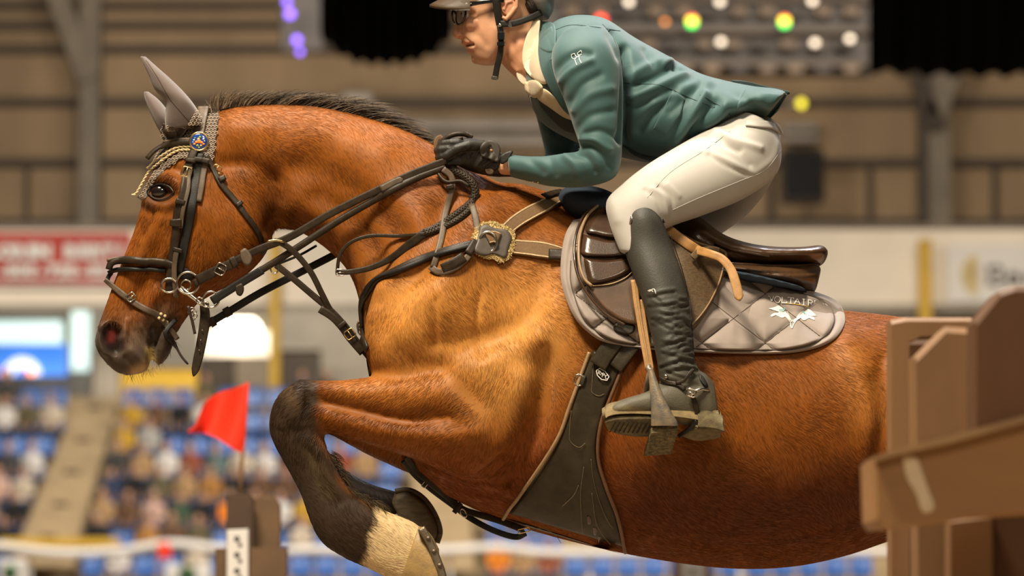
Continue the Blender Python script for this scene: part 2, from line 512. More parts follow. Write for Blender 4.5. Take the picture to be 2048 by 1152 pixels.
# back wall of profiled sheets with girts and columns
WY = 92.0
wall = empty('wall_back', P(1024, 700, WY)); wall['kind'] = 'structure'
woff = Matrix.Translation(-Vector(wall.location))
def into(o, e):
    o.parent = e; o.matrix_parent_inverse = Matrix.Translation(-Vector(e.location)); return o
for i, (u0, u1) in enumerate([(-3600, -1560), (-1476, 165), (205, 480), (480, 740), (740, 1000), (1000, 1250), (1250, 1500), (1500, 1850), (1895, 3530), (3610, 5600)]):
    for v0, v1 in [(-260, 4), (14, 44), (55, 90), (106, 196), (212, 318), (332, 478)]:
        dv = 12 * (i % 2)
        into(rect('wall_sheet', u0, v0, u1, v1, WY + .02 * (i % 3), .15, M['wall_sheet']), wall)
into(rect('wall_backing', -3620, -280, 5620, 760, WY + .3, .1, M['girt']), wall)
for v in (10, 50, 98, 204, 325, 446):
    into(rect('girt', -3620, v - 8, 5620, v + 8, WY - .25, .3, M['girt']), wall)
for u in (55, 300, 640, 1540, 1740, 1990):
    into(rect('stud', u - 5, 332, u + 5, 478, WY - .12, .2, M['girt']), wall)
for u in (-1516, 178, 1872, 3566):
    into(rect('column', u - 24, -280, u + 24, 760, WY - .8, .5, M['column']), wall)
    into(rect('column_flange', u - 32, -280, u - 22, 760, WY - .9, .12, M['girt']), wall)
def beam(name, a, b, y, w, m, parent):
    A, B = P(*a, y), P(*b, y); d = B - A; L = np.linalg.norm(d); an = math.atan2(d[2], d[0])
    return into(MB().box((A + B) / 2, (L / 2, .12, w / 2), roty(-an)).build(name, m), parent)
beam('knee_brace', (178, 160), (95, -60), WY - 1.0, .5, M['column'], wall)
beam('knee_brace', (1872, 230), (1960, -20), WY - 1.0, .5, M['column'], wall)
beam('knee_brace', (1876, 260), (1800, 60), WY - 1.0, .35, M['girt'], wall)
# concourse behind the stands
cw = struct(rect('wall_concourse', -3600, 600, 5600, 900, 89.0, .2, M['concourse']))
zf = P(0, 806, 86.0)[2]; struct(MB().box((0, 86.6, zf / 2), (54, 3.0, zf / 2)).build('floor_concourse', M['stair']))
door = tag(empty('door_1', P(170, 740, 88.6)), kind='structure')
into(rect('door_pane', 142, 600, 180, 742, 88.7, .06, M['l_door']), door)
for u in (139, 183): into(rect('door_frame', u - 3, 598, u + 3, 745, 88.6, .12, M['concourse']), door)
into(rect('lintel', 134, 590, 188, 600, 88.6, .12, M['concourse']), door)
w = tag(empty('window_1', P(70, 700, 88.6)), kind='structure')
into(rect('pane', -60, 640, 125, 690, 88.75, .05, M['l_door']), w)
into(rect('window_frame', -66, 634, 131, 641, 88.65, .1, M['concourse']), w)
into(rect('window_frame', -66, 689, 131, 694, 88.65, .1, M['concourse']), w)
# kiosk fronts at the back of the concourse
for u0, u1, v0, v1, m, lab in [(395, 470, 705, 760, 'girt', 'dark kiosk counter under the bright floodlight'), (470, 545, 690, 770, 'column', 'grey brown kiosk beside the yellow post'), (560, 640, 700, 770, 'girt', 'dark kiosk right of the yellow post behind the reins'), (240, 395, 735, 770, 'yellow', 'yellow hoarding at the top of the blue seats'), (185, 238, 700, 805, 'concourse', 'pale grey bin by the aisle top')]:
    k = empty('kiosk', P((u0 + u1) / 2, 806, 87.5), lab, 'kiosk')
    into(rect('counter', u0, v0, u1, 815, 87.5, .5, M[m], bev=.03), k)
    into(rect('counter_top', u0 - 3, v0 - 5, u1 + 3, v0, 87.4, .7, M['concourse'], bev=.02), k)
sc = tag(empty('screen', P(66, 750, 87.4)), 'bright blue advertising screen with a pale arc and orange marks at left', 'screen')
into(rect('panel', -20, 688, 134, 752, 87.4, .12, M['l_screen'], bev=.02), sc)
c = P(44, 752, 87.3); a = np.linspace(.1, math.pi - .1, 14)
V = [c + np.array([math.cos(t) * r * S(87.3), 0, math.sin(t) * r * S(87.3)]) for t in a for r in (16, 38)]
into(mesh_obj('arc_print', V, [(2 * i, 2 * i + 1, 2 * i + 3, 2 * i + 2) for i in range(13)], M['l_pale'], smooth=False), sc)
for u in (12, 60): into(rect('orange_print', u - 10, 738, u + 10, 750, 87.3, .05, M['l_orange'], bev=.01), sc)
# big floodlight seen under the fascia
fl = tag(empty('floodlight', P(475, 720, 84.3)), 'glaring white floodlight under the fascia by the yellow post', 'light')
fc = MB(); R = P(478, 660, 84.3)
V, F = ball_geo(R, (.50, .25, .33), 20, 12); into(mesh_obj('lens', V, F, M['l_flood']), fl)
into(rect('lit_panel', 402, 662, 540, 712, 84.6, .1, M['l_white']), fl)
into(rect('housing', 430, 623, 530, 636, 84.0, .6, M['concourse'], bev=.02), fl)
# fascia with posts and banners
FY = 84.0
struct(rect('wall_fascia', -3600, 452, 5600, 612, FY, .35, M['fascia']))
struct(rect('trim_1', -3600, 448, 5600, 456, FY - .12, .12, M['column']))
struct(rect('trim_2', -3600, 608, 5600, 622, FY - .10, .10, M['concourse']))
for u, v0, v1, lab in [(1852, 478, 900, 'yellow steel post on the cream fascia at right'), (549, 478, 812, 'yellow steel post behind the reins')]:
    p = empty('post', P(u, v1, FY - .6), lab, 'post')
    into(rect('shaft', u - 11, v0, u + 11, v1, FY - .6, .25, M['yellow'], bev=.03), p)
    into(rect('collar', u - 14, v0, u + 14, v0 + 8, FY - .65, .35, M['yellow'], bev=.03), p)
def text_mesh(txt, size, name, m, loc, parent=None, ext=0.01, R=None, sx=1.0, bold=0.0, align='LEFT'):
    cu = bpy.data.curves.new(name, 'FONT'); cu.body = txt; cu.size = size; cu.extrude = ext; cu.align_x = align; cu.offset = bold
    cu.resolution_u = 3
    o = bpy.data.objects.new(name, cu); COL.objects.link(o)
    dg = bpy.context.evaluated_depsgraph_get(); dg.update()
    me = bpy.data.meshes.new_from_object(o.evaluated_get(dg)); bpy.data.objects.remove(o)
    V = np.empty(len(me.vertices) * 3); me.vertices.foreach_get('co', V); V = V.reshape(-1, 3)
    W = np.stack([V[:, 0] * sx, -V[:, 2], V[:, 1]], 1)
    if R is not None: W = W @ np.array(R).T
    me.vertices.foreach_set('co', (W + np.asarray(loc)).ravel()); me.update()
    me.materials.clear(); me.materials.append(m)
    return link(bpy.data.objects.new(name, me), parent)
ban = tag(empty('banner', P(120, 570, FY - .3)), 'red banner with two lines of white lettering on the fascia', 'banner')
into(rect('cloth', -120, 465, 262, 568, FY - .2, .06, M['redban'], bev=.01), ban)
into(rect('hem', -120, 568, 262, 574, FY - .22, .09, M['white']), ban)
for k_, ch in enumerate('LOREN BERTI'):
    if ch != ' ': into(text_mesh(ch, 36 * S(FY), 'letter', M['white'], P(-14 + 25.5 * k_, 515, FY - .28), bold=.035, align='CENTER'), ban)
for k_, ch in enumerate('1-800-720-0270'):
    into(text_mesh(ch, 33 * S(FY), 'letter', M['white'], P(-20 + 20.5 * k_, 553, FY - .28), bold=.03, align='CENTER'), ban)
sg = tag(empty('sign', P(1970, 610, FY - .3)), 'white sign board with gold fan emblem and dark letters at right', 'sign')
into(rect('board', 1896, 490, 2170, 606, FY - .2, .06, M['signwhite'], bev=.01), sg)
fan = P(1958, 549, FY - .26); k = S(FY)
for i in range(7):
    t = math.radians(108 + 24 * i)
    t0, t1 = t - .17, t + .17
    V = [fan + np.array([math.cos(q) * r * k, 0, math.sin(q) * r * k * 1.15]) for q, r in ((t, 2), (t0, 34), (t, 38), (t1, 34))]
    V += [p - np.array([0, .02, 0]) for p in V]
    into(mesh_obj('fan_ray', V, [(3, 2, 1, 0), (4, 5, 6, 7), (0, 1, 5, 4), (1, 2, 6, 5), (2, 3, 7, 6), (3, 0, 4, 7)], M['gold'], smooth=False), sg)
def sign_letters(u, v, h):     # B a n k as pen strokes, one object per letter
    k = S(FY); y = FY - .26; H = math.pi / 2; out = []
    def st(mb, a, b, w):
        A, B = P(*a, y), P(*b, y); d = B - A; L = np.linalg.norm(d); an = math.atan2(d[2], d[0]); mb.box((A + B) / 2, (L / 2, .015, w * k / 2), roty(-an))
    def bow(mb, cu, cv, ru, rv, a0, a1, w):
        q = [(cu + ru * math.cos(t), cv - rv * math.sin(t)) for t in np.linspace(a0, a1, 10)]
        for p, r in zip(q[:-1], q[1:]): st(mb, p, r, w)
    m = MB(); st(m, (u, v), (u, v - h), 8); st(m, (u - 7, v - 1), (u + 12, v - 1), 3); st(m, (u - 7, v - h + 1), (u + 12, v - h + 1), 3); bow(m, u + 12, v - h * .75, 12, h * .25, -H, H, 6); bow(m, u + 12, v - h * .26, 15, h * .26, -H, H, 6); out.append(m)
    a = u + 46; m = MB(); bow(m, a, v - 9, 10, 9, 0, 6.28, 5); st(m, (a + 11, v), (a + 11, v - 18), 6); bow(m, a + 2, v - 18, 9, 6, 0, 2.6, 4); out.append(m)
    n = u + 74; m = MB(); st(m, (n, v), (n, v - 24), 6); bow(m, n + 9, v - 14, 9, 9, 0, math.pi, 5); st(m, (n + 18, v), (n + 18, v - 14), 6); out.append(m)
    return out
for m_ in sign_letters(1979, 569, 37): into(m_.build('letter', M['ink']), sg)
# overhead: drapes, lamp rig, ducts, hung box
def drape(name, u0, u1, v1, y, lab, droop):
    n = 60; us = np.linspace(u0, u1, n); V = []
    for i, u in enumerate(us):
        f = .16 * math.sin(i * .9) + .06 * math.sin(i * 2.3)
        t = (u - u0) / (u1 - u0)
        vb = v1 - droop * (abs(2 * t - 1) ** 3) + 3 * math.sin(i * .9)
        for v in (-260, -100, vb * .5, vb):
            p = P(u, v, y); p[1] += f; V.append(p)
            p2 = p.copy(); p2[1] += .06; V.append(p2)
    F = []
    for i in range(n - 1):
        for j in range(3):
            a = i * 8 + j * 2; F.append((a, a + 2, a + 10, a + 8)); F.append((a + 1, a + 9, a + 11, a + 3))
        F.append((i * 8 + 6, i * 8 + 7, i * 8 + 15, i * 8 + 14))
    o = mesh_obj(name, V, F, M['drape']); tag(o, lab, 'drape'); return o
drape('drape', 640, 905, 128, 55, 'black drape hanging behind the rider helmet', 60)
drape('drape', 1738, 2180, 150, 55, 'black drape hanging at the upper right', 10)
rig = tag(empty('light_rig', P(1400, 150, 70)), 'dark overhead lamp rig with rows of small lit fixtures', 'light')
into(rect('backing', 1085, -200, 1745, 152, 70.4, .3, M['rig'], bev=.05), rig)
into(rect('backing', 560, -200, 650, 105, 70.4, .3, M['rig'], bev=.05), rig)
for v in (-60, -2, 62, 128):
    into(rect('rig_rail', 1090, v - 5, 1740, v + 5, 70.1, .25, M['girt'], bev=.02), rig)
for r_, v in enumerate((-30, 22, 88, 138)):
    for i in range(11):
        u = 1130 + i * 56 + (14 if r_ % 2 else 0)
        into(rect('fixture', u - 17, v - 10, u + 17, v + 9, 70.0, .35, M['rigbox'] if (i + r_) % 3 else M['rig'], bev=.04), rig)
def lamp_dot(u, v, r, m, ru=1.15):
    V, F = ball_geo(P(u, v, 69.7), (r * ru * S(70), .06, r * S(70)), 12, 8); into(mesh_obj('lamp', V, F, M[m]), rig)
for u, v in ((1440, 4), (1625, 2), (1442, 84), (1630, 86), (1258, 4), (1700, 78)): lamp_dot(u, v, 7, 'l_white')
for u in (1384, 1569): lamp_dot(u, 41, 9, 'l_yellow'); lamp_dot(u, 49, 6, 'l_green', 1.6); lamp_dot(u, 36, 5, 'l_red', 1.6)
lamp_dot(1202, 40, 10, 'l_red'); lamp_dot(1330, 44, 5, 'l_orange')
for u, v, r in ((580, 28, 9), (574, 4, 7), (594, 80, 8), (600, 104, 6)): lamp_dot(u, v, r, 'l_purple', 1.0)
def duct(u0, u1, v0, v1, y, lab, nb):
    d = empty('duct', P((u0 + u1) / 2, v1, y), lab, 'duct')
    for k_ in range(nb):
        a = v0 + (v1 - v0) * k_ / nb; b = v0 + (v1 - v0) * (k_ + .62) / nb
        into(rect('pipe', u0, a, u1, b, y, .3, M['duct'], bev=.1), d)
    for u in np.linspace(u0 + 20, u1 - 20, 4): into(rect('bracket', u - 4, v0 - 3, u + 4, v1 + 3, y + .2, .2, M['girt'], bev=.02), d)
duct(780, 1120, 238, 300, 91.3, 'pale pipes running along the wall behind the gloves', 2)
duct(1560, 1642, 246, 290, 91.3, 'pale pipes on the wall behind the jacket tail', 2)
hb = tag(empty('hung_speaker', P(1606, 405, 89.8)), 'dark box hanging on the wall behind the breeches', 'speaker')
into(rect('cabinet', 1562, 296, 1650, 405, 89.8, .7, M['girt'], bev=.08), hb); into(rect('grille', 1570, 304, 1642, 396, 89.72, .1, M['drape'], bev=.03), hb); into(rect('bracket', 1600, 310, 1610, 330, 90.45, .62, M['girt']), hb)
into(rect('plate', 685, 184, 745, 206, 91.6, .4, M['duct'], bev=.05), tag(empty('sign_plate', P(715, 206, 91.6)), 'small pale plate on the wall above the mane', 'plate'))
yl = tag(empty('wall_lamp', P(1603, 215, 91.4)), 'small yellow lamp on the wall behind the jacket tail', 'light')
V, F = ball_geo(P(1603, 207, 91.4), (.10, .08, .11), 12, 8); into(mesh_obj('bulb', V, F, M['l_yellow']), yl); into(rect('arm', 1575, 204, 1598, 210, 91.45, .6, M['duct'], bev=.01), yl)

# ------------------------------------------------------------------ stands: stepped floor, aisle, seats, spectators
NROW = 8
def ordw(n):
    b = ['', 'first', 'second', 'third', 'fourth', 'fifth', 'sixth', 'seventh', 'eighth', 'ninth', 'tenth', 'eleventh', 'twelfth', 'thirteenth', 'fourteenth', 'fifteenth', 'sixteenth', 'seventeenth', 'eighteenth', 'nineteenth']
    if n < 20: return b[n]
    t = {2: 'twent', 3: 'thirt', 4: 'fort'}[n // 10]
    return t + 'ieth' if n % 10 == 0 else t + 'y-' + b[n % 10]
ORD = ['first', 'second', 'third', 'fourth', 'fifth', 'sixth', 'seventh', 'eighth', 'ninth', 'tenth', 'eleventh', 'twelfth', 'thirteenth', 'fourteenth', 'fifteenth']
def row_y(i): return 75.0 + .95 * i
def row_v(i): return 1112 - 48.0 * i              # tops of the seat backs
steps = []
for i in range(NROW):
    a = P(-3500, row_v(i) + 62, row_y(i)); b = P(5500, row_v(i) + 62, row_y(i))
    z = a[2]; o = MB().box(((a[0] + b[0]) / 2, row_y(i) + .55, z / 2), ((b[0] - a[0]) / 2, .48, z / 2)).build('floor_tier', M['stair']); struct(o)
al = struct(empty('floor_aisle', P(120, 1080, 75)))
for k_ in range(18):
    t = k_ / 17.0
    ul, ur = 34 + (146 - 34) * t, 150 + (234 - 150) * t
    v = 1085 + (812 - 1085) * t; y = 74.2 + 8.2 * t
    a, b = P(ul, v, y), P(ur, v, y)
    into(MB().box(((a[0] + b[0]) / 2, y + .3, a[2] - .25), ((b[0] - a[0]) / 2, .35, .25), bev=.02).build('step', M['stair']), al)
    if k_ % 4 == 1: into(MB().box(((a[0] + b[0]) / 2, y - .06, a[2] - .04), (.16, .012, .035)).build('step_light', M['girt']), al)
al2 = struct(empty('floor_aisle', P(890, 1080, 75)))
for k_ in range(14):
    t = k_ / 13.0; y = 74.2 + 8.2 * t; v = 1085 + (812 - 1085) * t; ul, ur = 830 - 12 * t, 950 - 40 * t
    a, b = P(ul, v, y), P(ur, v, y)
    into(MB().box(((a[0] + b[0]) / 2, y + .3, a[2] - .3), ((b[0] - a[0]) / 2, .4, .3), bev=.02).build('step', M['stair']), al2)
def seat_proto():
    e = empty('stadium_seat', (0, 0, 0))
    # shell back with a rolled top, tip-up pan and pedestal
    V = []; nx, nz_ = 7, 6
    for j in range(nz_):
        for i in range(nx):
            x = (i / (nx - 1) - .5) * .46; z = .42 + .42 * j / (nz_ - 1)
            y = .06 * (1 - (2 * i / (nx - 1) - 1) ** 2) + .05 * j / (nz_ - 1) + (.04 if j == nz_ - 1 else 0)
            V.append((x, y, z))
    n = len(V); V += [(x, y + .035, z) for x, y, z in V]; F = []
    for j in range(nz_ - 1):
        for i in range(nx - 1):
            a = j * nx + i; F.append((a, a + 1, a + nx + 1, a + nx)); F.append((n + a, n + a + nx, n + a + nx + 1, n + a + 1))
    for i in range(nx - 1): F.append((i, n + i, n + i + 1, i + 1)); a = (nz_ - 1) * nx + i; F.append((a, a + 1, n + a + 1, n + a))
    for j in range(nz_ - 1): a = j * nx; F.append((a, a + nx, n + a + nx, n + a)); a = j * nx + nx - 1; F.append((a, n + a, n + a + nx, a + nx))
    mesh_obj('backrest', V, F, M['seat'], e)
    MB().box((0, -.18, .43), (.22, .2, .025), rotx(-.06), bev=.02).build('seat', M['seat'], e)
    MB().box((0, .02, .2), (.03, .05, .2), bev=.01).build('pedestal', M['girt'], e)
    return e
SEATS = [seat_proto()]
def put_copy(root, loc, s=1.0):
    c = root.copy(); COL.objects.link(c); c.location = loc; c.scale = (s, s, s)
    for ch in root.children:
        d = ch.copy(); COL.objects.link(d); d.parent = c
    return c
first = True
SLOTS = {}; SN = {}
def aisle_edges(i):
    t = np.interp(row_v(i), [812, 1085], [1, 0]); return 34 + 112 * t, 150 + 84 * t
for i in range(NROW):
    y = row_y(i) + .15; pw = .53 / S(y); L_, R_ = aisle_edges(i); base = P(0, row_v(i), y)[2] - .84
    spots = []
    u = L_ - pw * .7
    while u > -30: spots.append((u, 'left')); u -= pw
    u = R_ + pw * .7
    while u < 815: spots.append((u, 'mid')); u += pw
    u = 965 + pw * .6
    while u < (1760 if i == 0 else 1130): spots.append((u, 'right')); u += pw
    for u, sec in spots:
        if sec == 'mid' and 560 < u and row_v(i) < 830 and u > 700: continue
        loc = P(u, row_v(i), y); loc[2] = base; SLOTS.setdefault(i, []).append(u)
        if first: s_ = SEATS[0]; s_.location = loc; first = False
        else: s_ = put_copy(SEATS[0], loc)
        SN[(i, sec)] = SN.get((i, sec), 0) + 1
        tag(s_, 'blue stadium seat, %s row up, %s from the aisle, %s block' % (ORD[i], ordw(SN[(i, sec)]), {'left': 'left', 'mid': 'middle', 'right': 'right'}[sec]), 'seat', 'blue stadium seats in the stands')
# spectators: one seated figure, clothes coloured per person
def obj_colour_mat(name, rough, k=1.0):
    m, nt, b = new_mat(name); oi = node(nt, 'ShaderNodeObjectInfo')
    nz_ = node(nt, 'ShaderNodeTexNoise'); nz_.inputs['Scale'].default_value = 6
    mr = node(nt, 'ShaderNodeMapRange'); mr.inputs['To Min'].default_value = .8 * k; mr.inputs['To Max'].default_value = 1.15 * k
    nt.links.new(nz_.outputs['Fac'], mr.inputs['Value'])
    mx = node(nt, 'ShaderNodeVectorMath', operation='SCALE'); nt.links.new(oi.outputs['Color'], mx.inputs[0]); nt.links.new(mr.outputs[0], mx.inputs['Scale'])
    nt.links.new(mx.outputs[0], b.inputs['Base Color']); b.inputs['Roughness'].default_value = rough
    return m
M['clothes'] = obj_colour_mat('spectator_clothes', .9)
M['skin_far'] = mat('spectator_skin', (.50, .27, .17), .6, .08, 8)
M['trousers'] = mat('dark_trousers', (.045, .042, .05), .9, .2, 8)
M['hair_far'] = obj_colour_mat('spectator_hair', .7)
def spectator_proto(lean, arms):
    e = empty('person', (0, 0, 0))
    c = np.array
    torso = tube_geo([(0, .04, .42), (0, .05, .55), (0, .02 - lean * .3, .75), (0, -.02 - lean * .7, .92), (0, -.03 - lean, .99), (0, -.03 - lean, 1.06)], [.15, .165, .175, .185, .10, .055], 12)
    g = [torso, ball_geo((0, -.05 - lean, 1.17), (.082, .098, .122), 14, 10)]
    for s in (-1, 1):
        g.append(capsule_geo([(s * .19, -.02 - lean * .7, .92), (s * .215, -.04 - lean * .3, .70), (s * (.10 if arms else .2), -.30, .60)], [.062, .050, .038], 10))
        g.append(capsule_geo([(s * .10, .0, .46), (s * .12, -.42, .48), (s * .12, -.46, .10), (s * .12, -.58, .05)], [.085, .07, .052, .04], 10))
    me = voxel_union(g, .035)
    n = len(me.polygons); mi = np.zeros(n, np.int32)
    for p in me.polygons:
        x, y, z = p.center
        mi[p.index] = 1 if z > 1.035 else (2 if z < .50 else (1 if (y < -.26 and z < .68 and z > .5) else 0))
    for m in (M['clothes'], M['skin_far'], M['trousers']): me.materials.append(m)
    me.polygons.foreach_set('material_index', mi); me.polygons.foreach_set('use_smooth', np.ones(n, bool)); me.name = 'body'
    link(bpy.data.objects.new('body', me), e)
    V, F = ball_geo((0, -.028 - lean, 1.205), (.092, .098, .105), 12, 8)
    mesh_obj('hair', V, F, M['hair_far'], e)
    return e
PROTO = [spectator_proto(.02, True), spectator_proto(.10, True), spectator_proto(-.02, False)]
used = [False] * 3
CLR = {'cream': (.62, .52, .40), 'maroon': (.13, .035, .035), 'white': (.72, .68, .64), 'olive': (.12, .10, .05), 'tan': (.42, .26, .12), 'dark grey': (.06, .055, .055), 'orange brown': (.42, .20, .05), 'black': (.012, .012, .014),
       'blue grey': (.16, .20, .28), 'orange': (.80, .26, .02), 'brown': (.14, .07, .035), 'mustard': (.55, .32, .03), 'navy': (.03, .045, .10), 'pale grey': (.42, .40, .37), 'rust red': (.30, .08, .04), 'teal grey': (.12, .18, .17), 'dark green': (.05, .09, .05), 'pale pink': (.62, .40, .32), 'bright orange': (.95, .28, .02)}
PEOPLE = [(28, 757, 'dark grey'), (75, 765, 'cream'), (121, 765, 'maroon'), (6, 812, 'white'), (52, 808, 'olive'), (88, 812, 'tan'), (4, 862, 'dark grey'), (36, 870, 'white'), (74, 862, 'orange brown'), (8, 915, 'pale pink'), (32, 920, 'cream'), (56, 915, 'white'), (8, 962, 'black'), (36, 960, 'tan'), (12, 1010, 'black'), (14, 1050, 'blue grey'),
    (268, 806, 'mustard'), (308, 778, 'brown'), (350, 785, 'white'), (332, 812, 'black'), (290, 830, 'pale grey'), (246, 845, 'mustard'), (238, 880, 'dark grey'), (286, 875, 'tan'), (314, 872, 'white'), (362, 868, 'rust red'), (402, 872, 'teal grey'), (446, 875, 'cream'), (500, 868, 'white'), (530, 880, 'maroon'), (236, 922, 'navy'), (272, 920, 'black'), (304, 918, 'olive'), (346, 915, 'tan'), (382, 940, 'orange brown'), (412, 935, 'black'), (436, 925, 'brown'),
    (232, 1002, 'pale pink'), (276, 1003, 'dark green'), (330, 1008, 'brown'), (380, 1000, 'black'), (424, 995, 'bright orange'), (176, 1045, 'black'), (256, 1058, 'white'), (312, 1048, 'orange brown'), (358, 1048, 'olive'), (412, 1052, 'cream'), (566, 985, 'mustard'), (604, 1030, 'cream'), (584, 940, 'brown'), (598, 880, 'tan'), (480, 930, 'maroon'), (640, 930, 'navy'), (690, 880, 'rust red'), (480, 1000, 'cream'), (620, 990, 'black'), (730, 885, 'tan'),
    (660, 690, 'black'), (696, 700, 'maroon'), (590, 712, 'navy'), (430, 700, 'olive'), (960, 1075, 'orange'), (1000, 1065, 'tan'), (1060, 1070, 'rust red'), (505, 958, 'white'), (205, 962, 'brown'), (160, 1000, 'tan')]
placed = []
for n_, (u, v, cn) in enumerate(PEOPLE):
    i = min(NROW - 1, max(0, int(round((1112 - (v + 36)) / 48.0))))
    placed.append((i, u, cn, n_))
cnt = {}
HAIRC = [(.03, .02, .014), (.10, .05, .02), (.22, .13, .06), (.015, .012, .01), (.30, .25, .2)]
for i, u, cn, n_ in sorted(placed):
    y = row_y(i) + .1; L_, R_ = aisle_edges(i)
    if not SLOTS.get(i): continue
    su = min(SLOTS[i], key=lambda s: abs(s - u))
    if abs(su - u) > 90: continue
    SLOTS[i].remove(su); u = su
    blk = 'left block' if u < L_ else ('middle block' if u < 830 else 'right block')
    key = (i, blk); cnt[key] = cnt.get(key, 0) + 1
    loc = P(u, row_v(i), y); loc[2] -= .84
    k = n_ % 3
    if not used[k]: o = PROTO[k]; used[k] = True; o.location = loc
    else: o = put_copy(PROTO[k], loc)
    o.rotation_euler[2] = random.uniform(-.2, .2)
    s = random.uniform(.92, 1.0); o.scale = (s, s, s)
    for ch in o.children:
        ch.color = (*CLR[cn], 1) if ch.name.startswith('body') else (*HAIRC[(n_ * 7) % 5], 1)
    tag(o, 'spectator in %s top, %s row up, %s from left, %s' % (cn, ORD[i], ORD[cnt[key] - 1], blk), 'person', 'spectators seated in the stands')
# ring rail: white padded band hanging in swags from posts
rl = tag(empty('ring_rail', P(1024, 1130, 70)), 'white padded rail in shallow swags in front of the stands', 'rail')
key = [(-60, 1086), (0, 1092), (120, 1106), (240, 1102), (340, 1088), (450, 1098), (560, 1102), (640, 1100), (760, 1104), (900, 1100), (1000, 1096), (1100, 1106), (1300, 1104), (1480, 1098), (1700, 1104), (2100, 1100)]
q = resample(catmull(np.array(key, float), 10), 8)
pts = np.array([P(u, v, 70.0) for u, v in q])
V, F = tube_geo(pts, 9.5 * S(70), 10); into(mesh_obj('band', V, F, M['rail']), rl)
for u in (60, 335, 560, 900, 1180, 1480): into(rect('post', u - 3, 1092, u + 3, 1240, 70.2, .06, M['rail'], bev=.01), rl)
yb = struct(rect('trim_3', 0, 1076, 235, 1092, 73.2, .1, M['yellow']))
# ================================================================== the horse
horse = empty('horse', P(1000, 1100, 0), 'bay horse with dark mane and one white sock jumping to the left', 'horse')
HORIG = np.array(horse.location)
body_st = [
    (915, 430, 800, 930, .15, 0, 2.1), (960, 395, 860, 975, .20, 0, 2.2), (1020, 366, 930, 1010, .215, 0, 2.2),
    (1110, 392, 1040, 1054, .242, 0, 2.2), (1210, 455, 1180, 1092, .272, 0, 2.2), (1320, 528, 1320, 1120, .298, 0, 2.2),
    (1440, 575, 1460, 1137, .303, 0, 2.2), (1560, 603, 1580, 1134, .303, 0, 2.2), (1680, 622, 1690, 1112, .295, 0, 2.2),
    (1790, 634, 1790, 1078, .28, 0, 2.2), (1900, 657, 1880, 1050, .275, 0, 2.2), (2010, 715, 1980, 1030, .25, 0, 2.2),
    (2095, 800, 2075, 1015, .19, 0, 2.1), (2140, 880, 2125, 980, .08, 0, 2.0)]
neck_st = [
    (405, 232, 500, 430, .06, 0), (470, 212, 553, 458, .078, 0), (560, 207, 592, 462, .085, 0, 2, .0), (650, 213, 640, 490, .092, 0),
    (740, 234, 690, 535, .105, 0), (820, 262, 716, 592, .128, 0), (900, 305, 726, 660, .16, 0), (975, 352, 736, 740, .195, 0),
    (1050, 400, 770, 830, .215, 0), (1110, 450, 840, 900, .215, 0)]
head_st = [
    (402, 224, 470, 262, .045, 0), (352, 268, 536, 350, .07, 0), (308, 334, 547, 425, .088, 0, 2.3), (286, 398, 541, 492, .093, 0, 2.4),
    (270, 456, 500, 545, .083, 0, 2.4), (250, 508, 440, 582, .066, 0, 2.4), (230, 560, 398, 606, .053, 0, 2.3), (211, 612, 372, 628, .047, 0, 2.3),
    (196, 655, 340, 650, .048, 0, 2.3), (190, 690, 322, 678, .046, 0, 2.3), (208, 722, 312, 705, .040, 0, 2.3), (232, 744, 300, 730, .030, 0), (255, 752, 290, 746, .016, 0)]
chin_st = [(330, 610, 400, 600, .034, 0), (312, 648, 372, 640, .034, 0), (302, 682, 350, 672, .033, 0), (306, 712, 346, 692, .028, 0), (314, 732, 336, 716, .016, 0)]
def fore(y, dx=0, dy=0, s=1.0):
    st = [(930, 690, 1100, 890, .075), (885, 725, 1030, 940, .086), (835, 738, 930, 958, .080), (775, 750, 835, 922, .066), (705, 757, 730, 888, .053), (640, 761, 655, 864, .045)]
    kn = [(596, 759, 648, 862, .044), (552, 795, 646, 866, .046), (537, 848, 648, 872, .046), (546, 886, 652, 886, .040), (572, 935, 663, 914, .033), (600, 988, 682, 948, .030),
          (618, 1040, 704, 976, .031), (642, 1086, 728, 994, .036), (690, 1118, 750, 1004, .037), (735, 1138, 780, 1022, .035), (790, 1166, 826, 1040, .037), (840, 1190, 850, 1060, .038)]
    return [(a + dx, b + dy, c + dx, d + dy, w, y, 2.2) for a, b, c, d, w in st + kn]
far_leg = [(1000, 760, 1080, 950, .075, .15), (900, 770, 960, 985, .08, .16), (800, 785, 870, 968, .07, .17), (720, 790, 740, 914, .05, .17), (655, 794, 660, 868, .045, .17), (615, 790, 640, 862, .044, .17)]
far_low = [(606, 800, 650, 862, .044, .17), (578, 850, 645, 872, .045, .17), (586, 905, 652, 893, .036, .17), (612, 950, 676, 922, .031, .17), (644, 988, 708, 948, .032, .17), (684, 1014, 748, 968, .036, .17), (730, 1034, 786, 978, .036, .17), (776, 1048, 822, 990, .036, .17)]
def hind(y, dx):
    return [[(1900 + dx, 760, 2080 + dx, 860, .10, y), (1880 + dx, 900, 2100 + dx, 960, .10, y), (1900 + dx, 1050, 2080 + dx, 1030, .085, y), (1960 + dx, 1150, 2110 + dx, 1090, .07, y), (2060 + dx, 1230, 2170 + dx, 1150, .05, y), (2150 + dx, 1280, 2230 + dx, 1200, .042, y),
             (2250 + dx, 1290, 2270 + dx, 1215, .033, y), (2340 + dx, 1330, 2370 + dx, 1260, .03, y), (2430 + dx, 1380, 2460 + dx, 1305, .034, y), (2480 + dx, 1440, 2520 + dx, 1370, .032, y)]]
geos = [loft_geo(body_st, 6, 64), loft_geo(neck_st, 6, 48), loft_geo(head_st, 6, 40), loft_geo(chin_st, 6, 24),
        loft_geo(fore(-.175), 6, 32), loft_geo(far_leg, 6, 28), loft_geo(far_low, 6, 28)]
